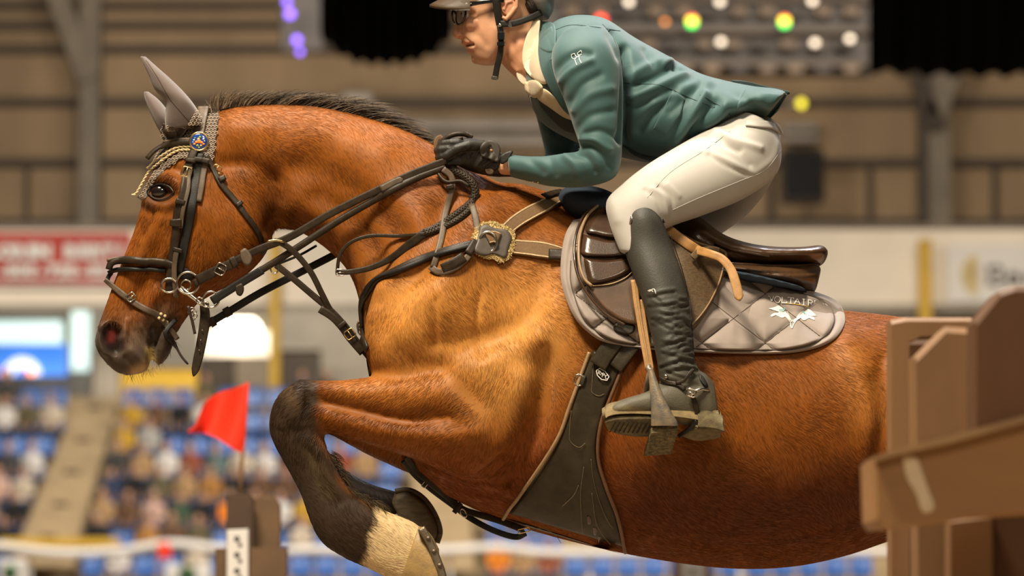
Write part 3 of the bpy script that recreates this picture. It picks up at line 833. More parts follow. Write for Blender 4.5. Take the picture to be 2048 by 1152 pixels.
for y, dx in ((-.15, 0), (.15, 60)):
    for st in hind(y, dx): geos.append(loft_geo(st, 5, 28))
for sgn in (-1, 1):       # shoulder blade, point of shoulder, breast, gaskin
    geos.append(ball_geo(P(905, 640, sgn * .14), (.20, .105, .24), 28, 18, roty(.55)))
    geos.append(ball_geo(P(815, 690, sgn * .115), (.095, .095, .13), 24, 16, roty(.2)))
    geos.append(ball_geo(P(985, 800, sgn * .175), (.160, .085, .165), 28, 18))
    geos.append(ball_geo(P(1000, 520, sgn * .11), (.17, .085, .17), 28, 18, roty(.6)))
    geos.append(ball_geo(P(470, 455, sgn * .045), (.075, .042, .095), 24, 16, roty(.35)))     # jowl
    geos.append(ball_geo(P(222, 678, sgn * .030), (.036, .028, .046), 24, 16, roty(.3)))       # nostril wing
    geos.append(ball_geo(P(1985, 860, sgn * .13), (.19, .13, .19), 24, 16))
HC = Clay(geos, 0.0046, 6)
HC.soften(60, np.clip(1 - HC.field([(560, 760), (540, 860), (600, 1000), (680, 1110), (840, 1120)], 90) - HC.field([(260, 560), (230, 700), (320, 690)], 90), .12, 1))
HC.strokes([
    # neck and throat
    ([(548, 360), (560, 410), (552, 450)], 22, -14), ([(440, 330), (500, 330), (545, 360), (560, 400)], 16, -9), ([(580, 300), (560, 340), (570, 400)], 26, 5),
    ([(470, 260), (560, 255), (660, 268), (760, 310)], 34, 7), ([(560, 330), (650, 345), (740, 400), (800, 470)], 26, -7),
    ([(590, 400), (660, 440), (710, 500), (745, 570)], 26, 8), ([(640, 395), (720, 450), (770, 540)], 18, -7), ([(690, 330), (780, 390), (850, 470)], 34, 5),
    ([(760, 600), (800, 560), (880, 540)], 18, -5),
    # shoulder
    ([(885, 420), (850, 520), (800, 600), (760, 660)], 22, -8), ([(960, 430), (900, 540), (850, 640), (800, 690)], 40, 9),
    ([(870, 600), (872, 690)], 9, -3.5), ([(960, 590), (955, 640), (965, 720)], 8, -3),
    ([(1090, 540), (1060, 640), (960, 680), (880, 690)], 24, -6), ([(1110, 620), (1080, 700), (1040, 780)], 30, 6), ([(900, 760), (1000, 720), (1060, 680)], 36, 8),
    ([(800, 640), (840, 600), (900, 610)], 34, 6), ([(740, 640), (760, 720)], 18, 4), ([(800, 700), (850, 735), (885, 735)], 16, -4),
    # elbow and behind it
    ([(1085, 720), (1080, 800), (1050, 880), (990, 950)], 22, -14), ([(1120, 700), (1130, 800), (1100, 900)], 30, 4),
    # forearm
    ([(880, 735), (930, 780), (960, 810)], 17, -4), ([(640, 800), (720, 818), (800, 838), (880, 830)], 11, -8), ([(650, 780), (740, 785), (850, 770)], 16, 5), ([(660, 840), (760, 868), (880, 880), (960, 870)], 26, 7),
    ([(820, 800), (900, 800), (940, 830)], 18, 4), ([(600, 790), (580, 830)], 12, 4), ([(630, 780), (620, 850)], 10, -4),
    ([(575, 870), (600, 860), (635, 868)], 9, -4), ([(640, 900), (655, 950), (680, 990)], 8, 4), ([(615, 900), (640, 960), (670, 1010)], 8, -3.5), ([(585, 900), (615, 970), (640, 1040)], 12, 3),
    # barrel
    ([(1180, 700), (1200, 850), (1230, 1000)], 40, -3), ([(1500, 740), (1560, 860), (1640, 980)], 40, -2.5), ([(1690, 700), (1730, 800), (1740, 930)], 26, 5), ([(1750, 760), (1760, 880), (1745, 960)], 16, -6),
    ([(1260, 1090), (1400, 1112), (1550, 1118), (1680, 1095)], 10, 3), ([(1300, 1075), (1450, 1098), (1600, 1095), (1720, 1065)], 10, -4), ([(1560, 1080), (1660, 1060), (1790, 1010)], 9, 3), ([(1640, 1110), (1700, 1085), (1770, 1050)], 7, -4),
    # sternum folds
    ([(880, 960), (960, 985), (1020, 1010)], 10, -4), ([(850, 930), (900, 960), (1000, 970)], 10, 4),
    ([(900, 985), (980, 1000)], 7, 3),
    # head
    ([(330, 420), (300, 470), (270, 540)], 10, 6), ([(385, 440), (350, 500), (320, 560)], 12, -4), ([(360, 415), (420, 430), (450, 480)], 14, 4), ([(480, 430), (500, 480), (480, 520)], 26, 5),
    ([(300, 500), (285, 560), (270, 600)], 16, -5), ([(330, 580), (300, 600), (290, 630)], 14, 5), ([(260, 620), (265, 650), (290, 680)], 12, -4),
    ([(300, 430), (285, 470)], 8, -3), ([(345, 530), (330, 600), (300, 660)], 12, -4), ([(300, 700), (280, 735)], 8, 3), ([(250, 690), (262, 720)], 10, 3),
    ([(312, 655), (306, 690), (303, 722)], 6, -16), ([(360, 640), (330, 645), (310, 660)], 6, -7),
    # eye socket
    ([(285, 372), (300, 360), (325, 356), (350, 362), (362, 378)], 9, 9), ([(290, 400), (310, 410), (340, 408), (358, 396)], 8, 6), ([(300, 345), (330, 335), (365, 345)], 10, -5),
    ([(322, 383)], 20, -10), ([(375, 365), (400, 340)], 12, -5), ([(300, 425), (350, 425)], 8, -4)], both=True, k=1.45)
HC.soften(22, np.clip(1 - HC.field([(260, 560), (230, 700), (320, 690)], 90) - HC.field([(322, 383)], 50, True), .2, 1))
HC.strokes([([(1088, 700), (1090, 790), (1066, 875), (1008, 955)], 15, -9), ([(1040, 760), (1030, 850), (980, 920)], 22, 5), ([(650, 806), (740, 826), (830, 842), (900, 834)], 8, -4.5), ([(660, 838), (760, 862), (880, 872), (950, 862)], 12, 3), ([(870, 600), (872, 690)], 6, -2), ([(960, 585), (955, 640), (966, 720)], 6, -1.8),
    ([(600, 775), (575, 810), (562, 850)], 7, 2.5), ([(622, 790), (606, 840)], 6, -2.5), ([(640, 900), (662, 955), (700, 990)], 6, 2.5), ([(620, 900), (645, 960), (680, 1005)], 5, -2.5), ([(1700, 690), (1730, 760), (1745, 850)], 18, 4), ([(1765, 720), (1768, 830), (1750, 930)], 14, -5)], both=True)
HC.soften(3)
# nostril: a deep hollow with a rolled rim
HC.strokes([([(214, 660), (207, 678), (214, 700)], 10, 5), ([(232, 650), (246, 668), (240, 694)], 8, 6), ([(205, 655), (222, 645), (238, 652)], 7, 5)], both=True)
fn = HC.field([(224, 660), (220, 676), (226, 690)], 19, True, 4.0)
HC.V[:, 1] -= np.sign(HC.V[:, 1]) * fn * .034; HC.upd(); HC.soften(3, fn)
# mouth line between upper lip and chin, lip wrinkles
HC.strokes([([(262, 700), (285, 722), (292, 742)], 7, 4), ([(250, 715), (270, 735)], 5, -3), ([(330, 668), (322, 700), (318, 722)], 8, 5), ([(340, 660), (338, 690)], 5, -3), ([(270, 660), (290, 690)], 4, -2.5), ([(282, 650), (300, 680)], 4, 2), ([(255, 640), (250, 660)], 5, 3), ([(244, 700), (232, 715)], 5, -3)], both=True)
HC.strokes([([(362, 622), (340, 640), (318, 660), (306, 690)], 5, -8)], both=True, edge=True)
# ---- coat colours (markings, plus shoulder light and belly shade painted in)
BAY, BAY_HI, BAY_LO = (.228, .066, .005), (.46, .165, .030), (.20, .052, .010)
DARK, BLK = (.030, .018, .010), (.012, .008, .006)
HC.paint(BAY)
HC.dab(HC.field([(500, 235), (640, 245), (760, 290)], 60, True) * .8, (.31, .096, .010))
HC.dab(HC.field([(820, 640), (940, 640), (1060, 620)], 95, True) * .85, (.60, .27, .058))  # front light on the shoulder, painted into the coat
HC.dab(HC.field([(1000, 760), (1050, 700)], 75, True) * .75, (.60, .29, .07))  # painted shoulder light carried on to the upper arm
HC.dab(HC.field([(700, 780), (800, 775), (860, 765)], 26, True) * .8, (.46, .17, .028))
HC.dab(HC.field([(1300, 1010), (1500, 1030), (1700, 1000)], 110, True) * .9, (.095, .020, .004))  # shade of the lower barrel, painted into the coat
HC.dab(HC.field([(1250, 800), (1200, 950)], 70, True) * .5, (.24, .062, .010))
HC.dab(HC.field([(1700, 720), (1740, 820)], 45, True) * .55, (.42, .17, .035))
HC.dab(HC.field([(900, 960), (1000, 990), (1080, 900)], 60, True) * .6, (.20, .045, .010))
HC.dab(HC.field([(530, 440), (545, 400)], 30, True) * .6, (.10, .03, .008))
HC.dab(HC.field([(700, 560), (720, 620)], 30, True) * .5, (.16, .05, .012))
nz = np.sin(HC.V[:, 0] * 61 + HC.V[:, 2] * 37) * np.sin(HC.V[:, 2] * 53 - HC.V[:, 0] * 29)
# muzzle
wm = np.clip(HC.field([(205, 690), (250, 725), (320, 690)], 62, True) * 1.25 + .10 * nz, 0, 1)
HC.dab(wm * .94, (.042, .033, .026))
HC.dab(HC.field([(265, 690), (300, 640), (340, 620)], 20, True) * .6, (.15, .10, .068))
HC.dab(HC.field([(270, 745), (295, 735)], 13, True) * .9, (.42, .26, .12))
HC.dab(HC.field([(300, 700), (306, 728)], 7, True) * .9, (.60, .44, .16))
HC.dab(HC.field([(190, 690), (215, 715), (240, 735)], 14, True) * .8, (.05, .034, .022))
HC.dab(HC.field([(224, 660), (220, 676), (226, 690)], 18, True, 4.0), (.012, .006, .005))
HC.dab(HC.field([(224, 666), (222, 676)], 9, True) * .9, (.16, .018, .012))
HC.dab(HC.field([(322, 383)], 27, True) * .95, (.012, .009, .007))
HC.dab(HC.field([(285, 395), (300, 410)], 12, True) * .6, (.03, .018, .01))
# legs: bay fading into black, then the white pastern
legw = np.clip(HC.field([(560, 790), (545, 860), (570, 930), (620, 1040), (690, 1090)], 84) * 1.2 - HC.field([(690, 790), (705, 850)], 46) * .9, 0, 1) * (HC.V[:, 1] < 0)
HC.dab(np.clip(legw * 2.2 + .35 * nz * legw, 0, 1) * .97, DARK)
HC.dab(HC.field([(618, 890), (640, 950), (655, 985)], 14) * .65 * (HC.V[:, 1] < 0), (.085, .055, .024))
HC.dab(HC.field([(575, 780), (600, 810)], 14) * .5 * (HC.V[:, 1] < 0), (.10, .055, .022))
uvx = HC.uv
sock = np.clip(((uvx[:, 0] - 738) * .92 + (uvx[:, 1] - 1050) * .25 + 8 * nz) / 14, 0, 1) * (uvx[:, 1] > 985) * (HC.V[:, 1] < -.08) * (uvx[:, 0] < 930) * (uvx[:, 1] > uvx[:, 0] * .55 + 590)
HC.dab(sock, (.62, .46, .25))
far_dark = np.clip(HC.field([(600, 830), (610, 920), (660, 970), (740, 1010), (810, 1030)], 62) * 1.5, 0, 1) * (HC.V[:, 1] > .06)
HC.dab(far_dark, BLK)
hd = np.clip((uvx[:, 0] - 2150) / 60, 0, 1); HC.dab(hd, DARK)
HBVH = HC.bvh()
HSKIN = Skin(HBVH)
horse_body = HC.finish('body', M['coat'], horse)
horse_body.matrix_parent_inverse = Matrix.Translation(-Vector(HORIG))
# ------------------------------------------------------------------ hair strands
def strands(name, root, pts, rad, col, mat, parent, off=None):
    """pts (n, k, 3), rad (k,) or (n, k), col (n, 3)"""
    n, k = pts.shape[:2]
    hc = bpy.data.hair_curves.new(name)
    hc.add_curves([k] * n)
    hc.attributes['position'].data.foreach_set('vector', np.ascontiguousarray(pts, np.float32).ravel())
    ra = hc.attributes.get('radius') or hc.attributes.new('radius', 'FLOAT', 'POINT')
    ra.data.foreach_set('value', np.ascontiguousarray(np.broadcast_to(rad, (n, k)), np.float32).ravel())
    ca = hc.attributes.new('tint', 'FLOAT_COLOR', 'CURVE')
    ca.data.foreach_set('color', np.c_[col, np.ones(n)].astype(np.float32).ravel())
    hc.materials.append(mat)
    o = link(bpy.data.objects.new(name, hc), parent)
    if parent is not None: o.matrix_parent_inverse = Matrix.Translation(-Vector(parent.location))
    o['kind'] = 'stuff'
    return o
# combing directions: (u, v, du, dv)
COMB = np.array([
    (300, 420, -.3, 1), (260, 560, -.25, 1), (420, 430, .1, 1), (490, 470, .5, .8), (400, 330, .2, 1), (360, 520, -.2, 1), (330, 600, -.2, 1), (230, 660, -.2, 1), (420, 560, -.5, .7), (310, 360, -.6, .6), (520, 400, .5, .8),
    (480, 240, .9, .45), (560, 250, .8, .5), (650, 265, .7, .6), (760, 310, .6, .75), (850, 350, .55, .8), (560, 340, .3, .9), (640, 380, .45, .9), (600, 430, .7, .6), (720, 440, .5, .85), (700, 520, .5, .9), (800, 450, .6, .8), (780, 560, .4, .9), (900, 420, .7, .7), (740, 650, .2, 1),
    (850, 600, .3, 1), (800, 700, .25, .95), (950, 560, .6, .85), (960, 660, .5, .9), (1050, 560, .8, .7), (1060, 680, .6, .85), (1000, 780, -.2, 1), (920, 820, -.75, .8), (830, 800, -.85, .6), (740, 790, -.95, .35), (660, 800, -.95, .4), (900, 900, -.6, .8), (760, 870, -.85, .6), (1000, 890, -.1, 1), (1040, 860, .2, 1),
    (580, 800, -.7, .9), (560, 860, -.1, 1), (590, 930, .35, 1), (630, 1000, .5, .9), (680, 1070, .8, .6), (760, 1080, .9, .3), (820, 1110, .8, .7), (700, 960, .6, .9), (790, 1010, .9, .4),
    (880, 960, .8, .6), (980, 1000, .9, .4), (1120, 760, .6, .9), (1150, 900, .7, .8), (1130, 600, .8, .6), (1250, 760, .75, .75), (1280, 900, .75, .75), (1250, 1000, .8, .5), (1400, 760, .7, .75), (1400, 900, .7, .75), (1400, 1020, .8, .6), (1560, 760, .75, .7), (1560, 900, .7, .8), (1550, 1040, .9, .4), (1400, 1110, 1, .05), (1600, 1110, 1, -.15), (1700, 700, .8, .5), (1720, 800, .55, .9), (1740, 900, .3, 1), (1700, 1000, .6, .7), (1750, 1060, .9, -.2), (1800, 660, .9, .3), (1900, 800, .6, .8), (2100, 900, .6, .8)], float)
def flow_at(V, N):
    uv = np.where((V[:, 1] > 0)[:, None], proj(V * np.array([1, -1, 1])), proj(V))
    acc = np.zeros((len(V), 2)); c = COMB[:, :2]; d = norm(COMB[:, 2:])
    for i in range(len(c)):
        q = ((uv - c[i]) ** 2).sum(1); acc += (1 / (q + 900) ** 1.7)[:, None] * d[i]
    acc = norm(acc)
    # broad wandering of the coat's lie
    a = .30 * np.sin(uv[:, 0] * .021 + 1.7 * np.sin(uv[:, 1] * .017)) + .22 * np.sin(uv[:, 1] * .043 + uv[:, 0] * .031)
    ca, sa = np.cos(a), np.sin(a)
    acc = np.stack([acc[:, 0] * ca - acc[:, 1] * sa, acc[:, 0] * sa + acc[:, 1] * ca], 1)
    F = np.stack([acc[:, 0], np.zeros(len(V)), -acc[:, 1]], 1)
    F = F - N * (F * N).sum(1, keepdims=True)
    return norm(F)
def bend():
    """how the skin curves along the lie of the coat, so strands hug hollows and ridges"""
    F = flow_at(HC.V, HC.N); a, b = HC.E[:, 0], HC.E[:, 1]; n = len(HC.V)
    num = np.zeros(n); den = np.zeros(n)
    for i, j in ((a, b), (b, a)):
        d = HC.V[j] - HC.V[i]; l2 = (d * d).sum(1) + 1e-12; w = ((d * F[i]).sum(1) ** 2 / l2) ** 2
        num += np.bincount(i, w * 2 * (d * HC.N[i]).sum(1) / l2, n); den += np.bincount(i, w, n)
    k = (num / np.maximum(den, 1e-6))[:, None]
    for _ in range(6): k = k + HC.lap(k) * .5
    return np.clip(k[:, 0], -45, 45), F
def grow(count, length, lift, rad, bright, seed, keep=None, jit=.16):
    r = np.random.default_rng(seed)
    me = HC.me; me.calc_loop_triangles()
    T = np.empty(len(me.loop_triangles) * 3, np.int32); me.loop_triangles.foreach_get('vertices', T); T = T.reshape(-1, 3)
    A, B, C = HC.V[T[:, 0]], HC.V[T[:, 1]], HC.V[T[:, 2]]
    ar = np.linalg.norm(np.cross(B - A, C - A), axis=1)
    cen = (A + B + C) / 3; nn = HC.N[T[:, 0]]
    w = ar * np.where(nn[:, 1] < .25, 1.0, .10) * np.where(cen[:, 0] > 1.02, .12, 1.0)
    if keep is not None: w = w * keep[T[:, 0]]
    K, FV = bend()
    t = r.choice(len(T), count, p=w / w.sum())
    a, b = r.random(count), r.random(count); k = a + b > 1; a[k] = 1 - a[k]; b[k] = 1 - b[k]
    W = np.stack([1 - a - b, a, b], 1)[:, :, None]
    V = (HC.V[T[t]] * W).sum(1); N = norm((HC.N[T[t]] * W).sum(1)); c = (HC.col[T[t]] * W).sum(1); kap = (K[T[t]] * W[:, :, 0]).sum(1)
    F = (FV[T[t]] * W).sum(1); F = norm(F - N * (F * N).sum(1, keepdims=True))
    S = np.cross(N, F)
    F = norm(F + S * r.normal(0, jit, count)[:, None])
    L = length * r.uniform(.6, 1.3, count); h = lift * r.uniform(.3, 1.2, count)
    curl = r.normal(0, .05, count)
    ts = np.array([0, .35, .7, 1.0])
    pts = np.stack([V + F * (L * s)[:, None] + N * (.5 * kap * (L * s) ** 2)[:, None] + S * (L * curl * s * s)[:, None] + N * (h * (1.6 * s - .75 * s * s) - .0004)[:, None] for s in ts], 1)
    # clumps: neighbouring locks share brightness
    cl = np.sin(V[:, 0] * 190 + 9 * np.sin(V[:, 2] * 23)) * np.sin(V[:, 2] * 170 + 7 * np.sin(V[:, 0] * 31))
    g = bright * (1 + .13 * cl + .16 * np.sin((V * S).sum(1) * 620 + 3 * np.sin(V[:, 0] * 40))) * r.lognormal(0, .22, count)
    return pts, np.clip(c * g[:, None], 0, 1)
keep = 1 - np.clip(HC.field([(205, 690), (250, 725), (320, 690)], 50, True) * 1.6, 0, .93) - np.clip(HC.field([(322, 383)], 24, True) * 2, 0, .99)
keep = np.clip(keep, .01, 1)
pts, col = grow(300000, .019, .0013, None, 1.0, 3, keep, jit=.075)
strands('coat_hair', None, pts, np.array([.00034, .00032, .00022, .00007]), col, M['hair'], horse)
# mane: roached hair standing along the crest
crest = catmull(np.array([(418, 226), (450, 212), (520, 206), (600, 207), (680, 218), (740, 233), (800, 254), (850, 276), (905, 308)], float), 20)
def mane(count, seed):
    r = np.random.default_rng(seed)
    cr = resample(crest, 1.0); n = len(cr)
    i = r.integers(0, n - 1, count); tpar = i / n
    base = np.array([P(u, v + 7, 0) for u, v in cr])[i]
    base[:, 1] += r.normal(0, .012, count)
    tg = np.gradient(np.array([P(u, v, 0) for u, v in cr]), axis=0)[i]; tg = norm(tg)
    up = np.stack([-tg[:, 2], np.zeros(count), tg[:, 0]], 1)
    up[up[:, 2] < 0] *= -1
    env = np.interp(tpar, [0, .05, .15, .3, .5, .65, .8, 1], [.032, .038, .038, .050, .062, .050, .030, .014])
    L = env * r.uniform(.65, 1.25, count) * 1.25
    sl = np.interp(tpar, [0, .1, .3, .6, 1], [.3, .55, 1.1, 1.3, 1.5]) * r.uniform(.7, 1.3, count)
    side = r.normal(0, .25, count)
    d = norm(up + tg * sl[:, None] + np.array([0, 1.0, 0]) * side[:, None])
    bend = r.normal(.25, .22, count)
    ts = np.linspace(0, 1, 6)
    pts = np.stack([base + d * (L * s)[:, None] * 1.15 + tg * (L * bend * s * s)[:, None] - np.array([0, 0, 1.0]) * (L * .35 * s ** 2)[:, None] for s in ts], 1)
    dk = np.array([.035, .026, .020]); lt = np.array([.24, .17, .11])
    m = np.clip(r.random(count) ** 2 * .9 + np.interp(tpar, [0, .12, .22], [.5, .35, .0]) * r.random(count), 0, 1)[:, None]
    return pts, dk * (1 - m) + lt * m
mp_, mc_ = mane(5200, 11)
strands('mane', None, mp_, np.array([.0007, .0007, .0006, .0005, .0004, .0001]), mc_, M['hair'], horse)
# ================================================================== tack helpers
def thing(name, u, v, y, label, cat, group=None):
    return empty(name, P(u, v, y), label, cat, group)
def sideways(u, v):
    """depth of the near flank at a pixel, carried on over the back where the saddle lifts off"""
    h = HSKIN.hit(u, v)
    f = float(np.interp(v, [380, 420, 470, 520, 570, 620, 680, 720], [-.09, -.14, -.19, -.225, -.25, -.27, -.285, -.29]))
    t = v - float(np.interp(u, [1290, 1360, 1420, 1480, 1530, 1580, 1620, 1655, 1680, 1690], [470, 505, 528, 545, 560, 574, 585, 597, 612, 632]))
    e = float(np.interp(u, [1560, 1640, 1690], [1, .8, .45]))       # the stiff pad stands off the spine like a tent
    g = -(.105 * e + .0011 * max(t, 0)) if t < 75 else 9.0
    y0 = h[0][1] if h is not None else 9.0
    rear = min(y0, g) if min(y0, g) < 5 else -.1
    k = np.clip((1500 - u) / 150.0, 0, 1); k = k * k * (3 - 2 * k)
    return float(k * min(y0, f) + (1 - k) * rear)
def plate_geo(poly, dfn, thick, rings=24, n=160, edge=.06, relief=None, sub=10, centre=None, ds=0):
    """a cushioned panel with the given outline; dfn(u, v) its underside's depth, relief(u, v, s) extra rise in metres"""
    q = resample(catmull(np.array(list(poly) + [poly[0]], float), sub), 1e9 if n is None else 1.0)
    q = resample(q, np.linalg.norm(np.diff(q, axis=0), axis=1).sum() / n)[:-1]
    n = len(q); c = q.mean(0) if centre is None else np.array(centre, float)
    ss = 1 - np.linspace(0, 1, rings + 1) ** 1.25
    V = []; UV = []
    for k, s in enumerate(ss[:-1]):
        for p in q:
            uv = c + (p - c) * s; UV.append((*uv, s))
    UV.append((*c, 0))
    front = []; back = []
    D = np.array([dfn(u, v) for u, v, s in UV])
    if ds:
        G = D[:-1].reshape(rings, n)
        for _ in range(ds):
            H = np.vstack([G[:1], G[:-1]]) + np.vstack([G[1:], np.full((1, n), G[-1].mean())]) + np.roll(G, 1, 1) + np.roll(G, -1, 1); G = .5 * G + .125 * H
        D = np.r_[np.minimum(G, D[:-1].reshape(rings, n) if ds < 0 else G).ravel(), G[-1].mean()]
    for (u, v, s), d in zip(UV, D):
        e = min(1.0, (1 - s) / edge) if edge > 0 else 1; e = math.sqrt(max(0, 1 - (1 - e) ** 2))
        r = relief(u, v, s) if relief else 0
        front.append(P(u, v, d - thick * (.15 + .85 * e) - r)); back.append(P(u, v, d))
    F = []; m = len(UV)
    for k in range(rings - 1):
        for j in range(n):
            j2 = (j + 1) % n; F.append((k * n + j, k * n + j2, (k + 1) * n + j2, (k + 1) * n + j))
    for j in range(n): F.append(((rings - 1) * n + j, (rings - 1) * n + (j + 1) % n, m - 1))
    V = front + back[:n]
    for j in range(n): F.append((j, m + j, m + (j + 1) % n, (j + 1) % n))
    F.append(tuple(m + j for j in range(n - 1, -1, -1)))
    return np.array(V), F
def plate(name, poly, dfn, thick, m, parent, **kw):
    V, F = plate_geo(poly, dfn, thick, **kw); o = mesh_obj(name, V, F, m); return into(o, parent)
def ruled(name, L, R, dfn, thick, m, parent, nx=14, nt=60, relief=None):
    L = catmull(np.array(L, float), 8); R = catmull(np.array(R, float), 8)
    L = resample(L, np.linalg.norm(np.diff(L, axis=0), axis=1).sum() / nt)[:nt]; R = resample(R, np.linalg.norm(np.diff(R, axis=0), axis=1).sum() / nt)[:nt]
    k = min(len(L), len(R)); L, R = L[:k], R[:k]
    V = []; xs = np.linspace(0, 1, nx)
    for i in range(k):
        for x in xs:
            u, v = L[i] * (1 - x) + R[i] * x; e = math.sqrt(max(0, 1 - abs(2 * x - 1) ** 10)); r = relief(x, i / k) if relief else 0
            V.append(P(u, v, dfn(u, v) - thick * (.1 + .9 * e) - r))
    n = len(V)
    for i in range(k):
        for x in xs:
            u, v = L[i] * (1 - x) + R[i] * x; V.append(P(u, v, dfn(u, v)))
    F = []
    for i in range(k - 1):
        for j in range(nx - 1):
            a = i * nx + j; F.append((a, a + nx, a + nx + 1, a + 1)); F.append((n + a, n + a + 1, n + a + nx + 1, n + a + nx))
        a = i * nx; F.append((a, n + a, n + a + nx, a + nx)); a = i * nx + nx - 1; F.append((a, a + nx, n + a + nx, n + a))
    for j in range(nx - 1): F.append((j, j + 1, n + j + 1, n + j)); a = (k - 1) * nx + j; F.append((a, n + a, n + a + 1, a + 1))
    return into(mesh_obj(name, V, F, m), parent)
def surf_line(px, off=.002, skin=None, y=None, step=5.0, smooth=3, clear=None):
    """centre line of a strap: on the surface, or at given depths (one per key), kept outside the surface by clear"""
    skin = skin or HSKIN
    if y is None: return skin.line(px, off, step, smooth)
    ys = np.atleast_1d(np.asarray(y, float)); ys = np.interp(np.linspace(0, 1, len(px)), np.linspace(0, 1, len(ys)), ys) if len(ys) > 1 else np.full(len(px), ys[0])
    q = resample(catmull(np.c_[np.array(px, float), ys * 1000], 10), step)
    yy = q[:, 2] / 1000
    if clear is not None:
        for i, (u, v) in enumerate(q[:, :2]):
            h = skin.hit(u, v)
            if h is not None and h[0][1] < .05: yy[i] = min(yy[i], h[0][1] - clear)
        for _ in range(4): yy[1:-1] = np.minimum(yy[1:-1], (yy[:-2] + 2 * yy[1:-1] + yy[2:]) / 4)
    pts = np.array([P(u, v, d) for (u, v), d in zip(q[:, :2], yy)])
    return pts, np.tile([0, -1.0, 0], (len(pts), 1))
def strap(name, px, w, m, parent, off=.002, th=.0035, y=None, skin=None, taper=None, clear=None, crown=0.0, edge=None, step=5.0, smooth=3, tip=False):
    pts, N = surf_line(px, off, skin, y, step, smooth, clear)
    n = len(pts); W = np.full(n, w * PX)
    if taper: W = np.interp(np.linspace(0, 1, n), np.linspace(0, 1, len(taper)), np.array(taper) * PX)
    if tip:
        k = max(2, int(w / step)); W[-k:] *= np.sqrt(np.linspace(1, .03, k)); 
    V, F = band_geo(pts, N, W, th, crown=crown)
    o = into(mesh_obj(name, V, F, m), parent)
    if edge:
        T = norm(np.gradient(pts, axis=0)); Sd = norm(np.cross(T, N))
        for s in (-1, 1):
            E = pts + Sd * (s * (W * .40))[:, None] + N * th * 1.02
            V, F = band_geo(E, N, W * edge, .0009); sub(mesh_obj('edging', V, F, M['stitch']), o, parent)
    return o
def sub(o, part, top):
    """hang a sub-part (built in place) under a part"""
    o.parent = part; o.matrix_parent_inverse = (Matrix.Translation(Vector(top.location)) @ part.matrix_parent_inverse).inverted(); return o
def keeper(px, w, ang, parent, name='keeper', m=None, skin=None, y=None, L=9, off=.003):
    """leather loop across a strap at px, ang = strap direction in the picture (degrees, clockwise from right)"""
    a = math.radians(ang); d = np.array([math.cos(a), math.sin(a)]) * L / 2
    p = [np.array(px) - d, np.array(px), np.array(px) + d]
    return strap(name, p, w, m or M['bridle'], parent, off=off, th=.005, y=y, skin=skin, step=3, smooth=0)
def buckle(px, w, h, ang, parent, m=None, skin=None, y=None, off=.006, r=.0016, name='buckle', prong=True):
    sk = skin or HSKIN
    if y is None:
        t = sk.hit(*px); y = (t[0][1] if t is not None else -.1)
    y -= off; a = math.radians(ang)
    ex = np.array([math.cos(a), 0, -math.sin(a)]); ez = np.array([math.sin(a), 0, math.cos(a)])
    c = P(*px, y); k = 8; pts = []
    for sx, sz in ((1, 1), (-1, 1), (-1, -1), (1, -1)):
        for t in np.linspace(0, math.pi / 2, 4):
            b = math.atan2(sz, sx) - math.pi / 4 + t; rr = min(w, h) * .25
            pts.append(c + ex * PX * (sx * (w / 2 - rr) + rr * math.cos(b)) + ez * PX * (sz * (h / 2 - rr) + rr * math.sin(b)))
    V, F = tube_geo(np.array(pts), r, 6, True); mb = MB().add(V, F)
    if prong: V, F = tube_geo([c - ex * w * PX * .5, c + ex * w * PX * .5 + np.array([0, -.002, 0])], r * .8, 6); mb.add(V, F)
    return into(mb.build(name, m or M['steel'], smooth=True), parent)
def ring(px, r, parent, m=None, y=-.08, th=.0022, ry=None, tilt=0, name='ring', yaw=0.0):
    a = math.radians(tilt); ex = np.array([math.cos(a), math.sin(yaw), -math.sin(a)]); ez = np.array([math.sin(a), 0, math.cos(a)])
    V, F = tube_geo(ring_pts(P(*px, y), r * PX, ex, ez, 32, (ry or r) * PX), th, 8, True)
    return into(mesh_obj(name, V, F, m or M['steel']), parent)
def stud(px, r, parent, m, y=None, skin=None, name='stud', th=.002, off=.004):
    if y is None:
        t = (skin or HSKIN).hit(*px); y = t[0][1] if t is not None else -.1
    V, F = ball_geo(P(*px, y - off), (r * PX, th, r * PX), 12, 8); return into(mesh_obj(name, V, F, m), parent)

# ------------------------------------------------------------------ horse: eye, hooves, tail
def kid(o, parent): return into(o, parent)
M['eye'] = mat('horse_eye', (.010, .006, .005), .06, .3, 30, spec=.8, coat=.6)
M['hoof'] = mat('hoof_horn', (.085, .062, .035), .55, .35, 30, .5, 160, stretch=(1, 1, 4))
M['hoof_pale'] = mat('pale_hoof_horn', (.36, .23, .085), .5, .25, 40, .4, 200, col2=(.22, .15, .07))
M['shoe'] = mat('worn_iron', (.20, .16, .11), .45, .2, 60, .3, 300, metal=.7)
for sgn in (-1, 1):
    h = HSKIN.hit(322, 383); ey = h[0][1] + .004
    V, F = ball_geo(P(321, 384, sgn * abs(ey)) if sgn < 0 else P(321, 384, abs(ey)), (.0225, .0165, .0195), 24, 16); kid(mesh_obj('eye', V, F, M['eye']), horse)
lid = mat('eyelid_skin', (.018, .012, .009), .4, .2, 60)
def arc(pts, r, name, m):
    p, N = HSKIN.line(pts, .002, 2.5, 2); V, F = tube_geo(p + N * .002, r, 8); return kid(mesh_obj(name, V, F, m), horse)
arc([(296, 386), (304, 373), (322, 366), (340, 372), (350, 384)], .0026, 'eyelid', lid)
arc([(297, 388), (308, 399), (324, 402), (340, 396), (350, 385)], .0022, 'eyelid', lid)
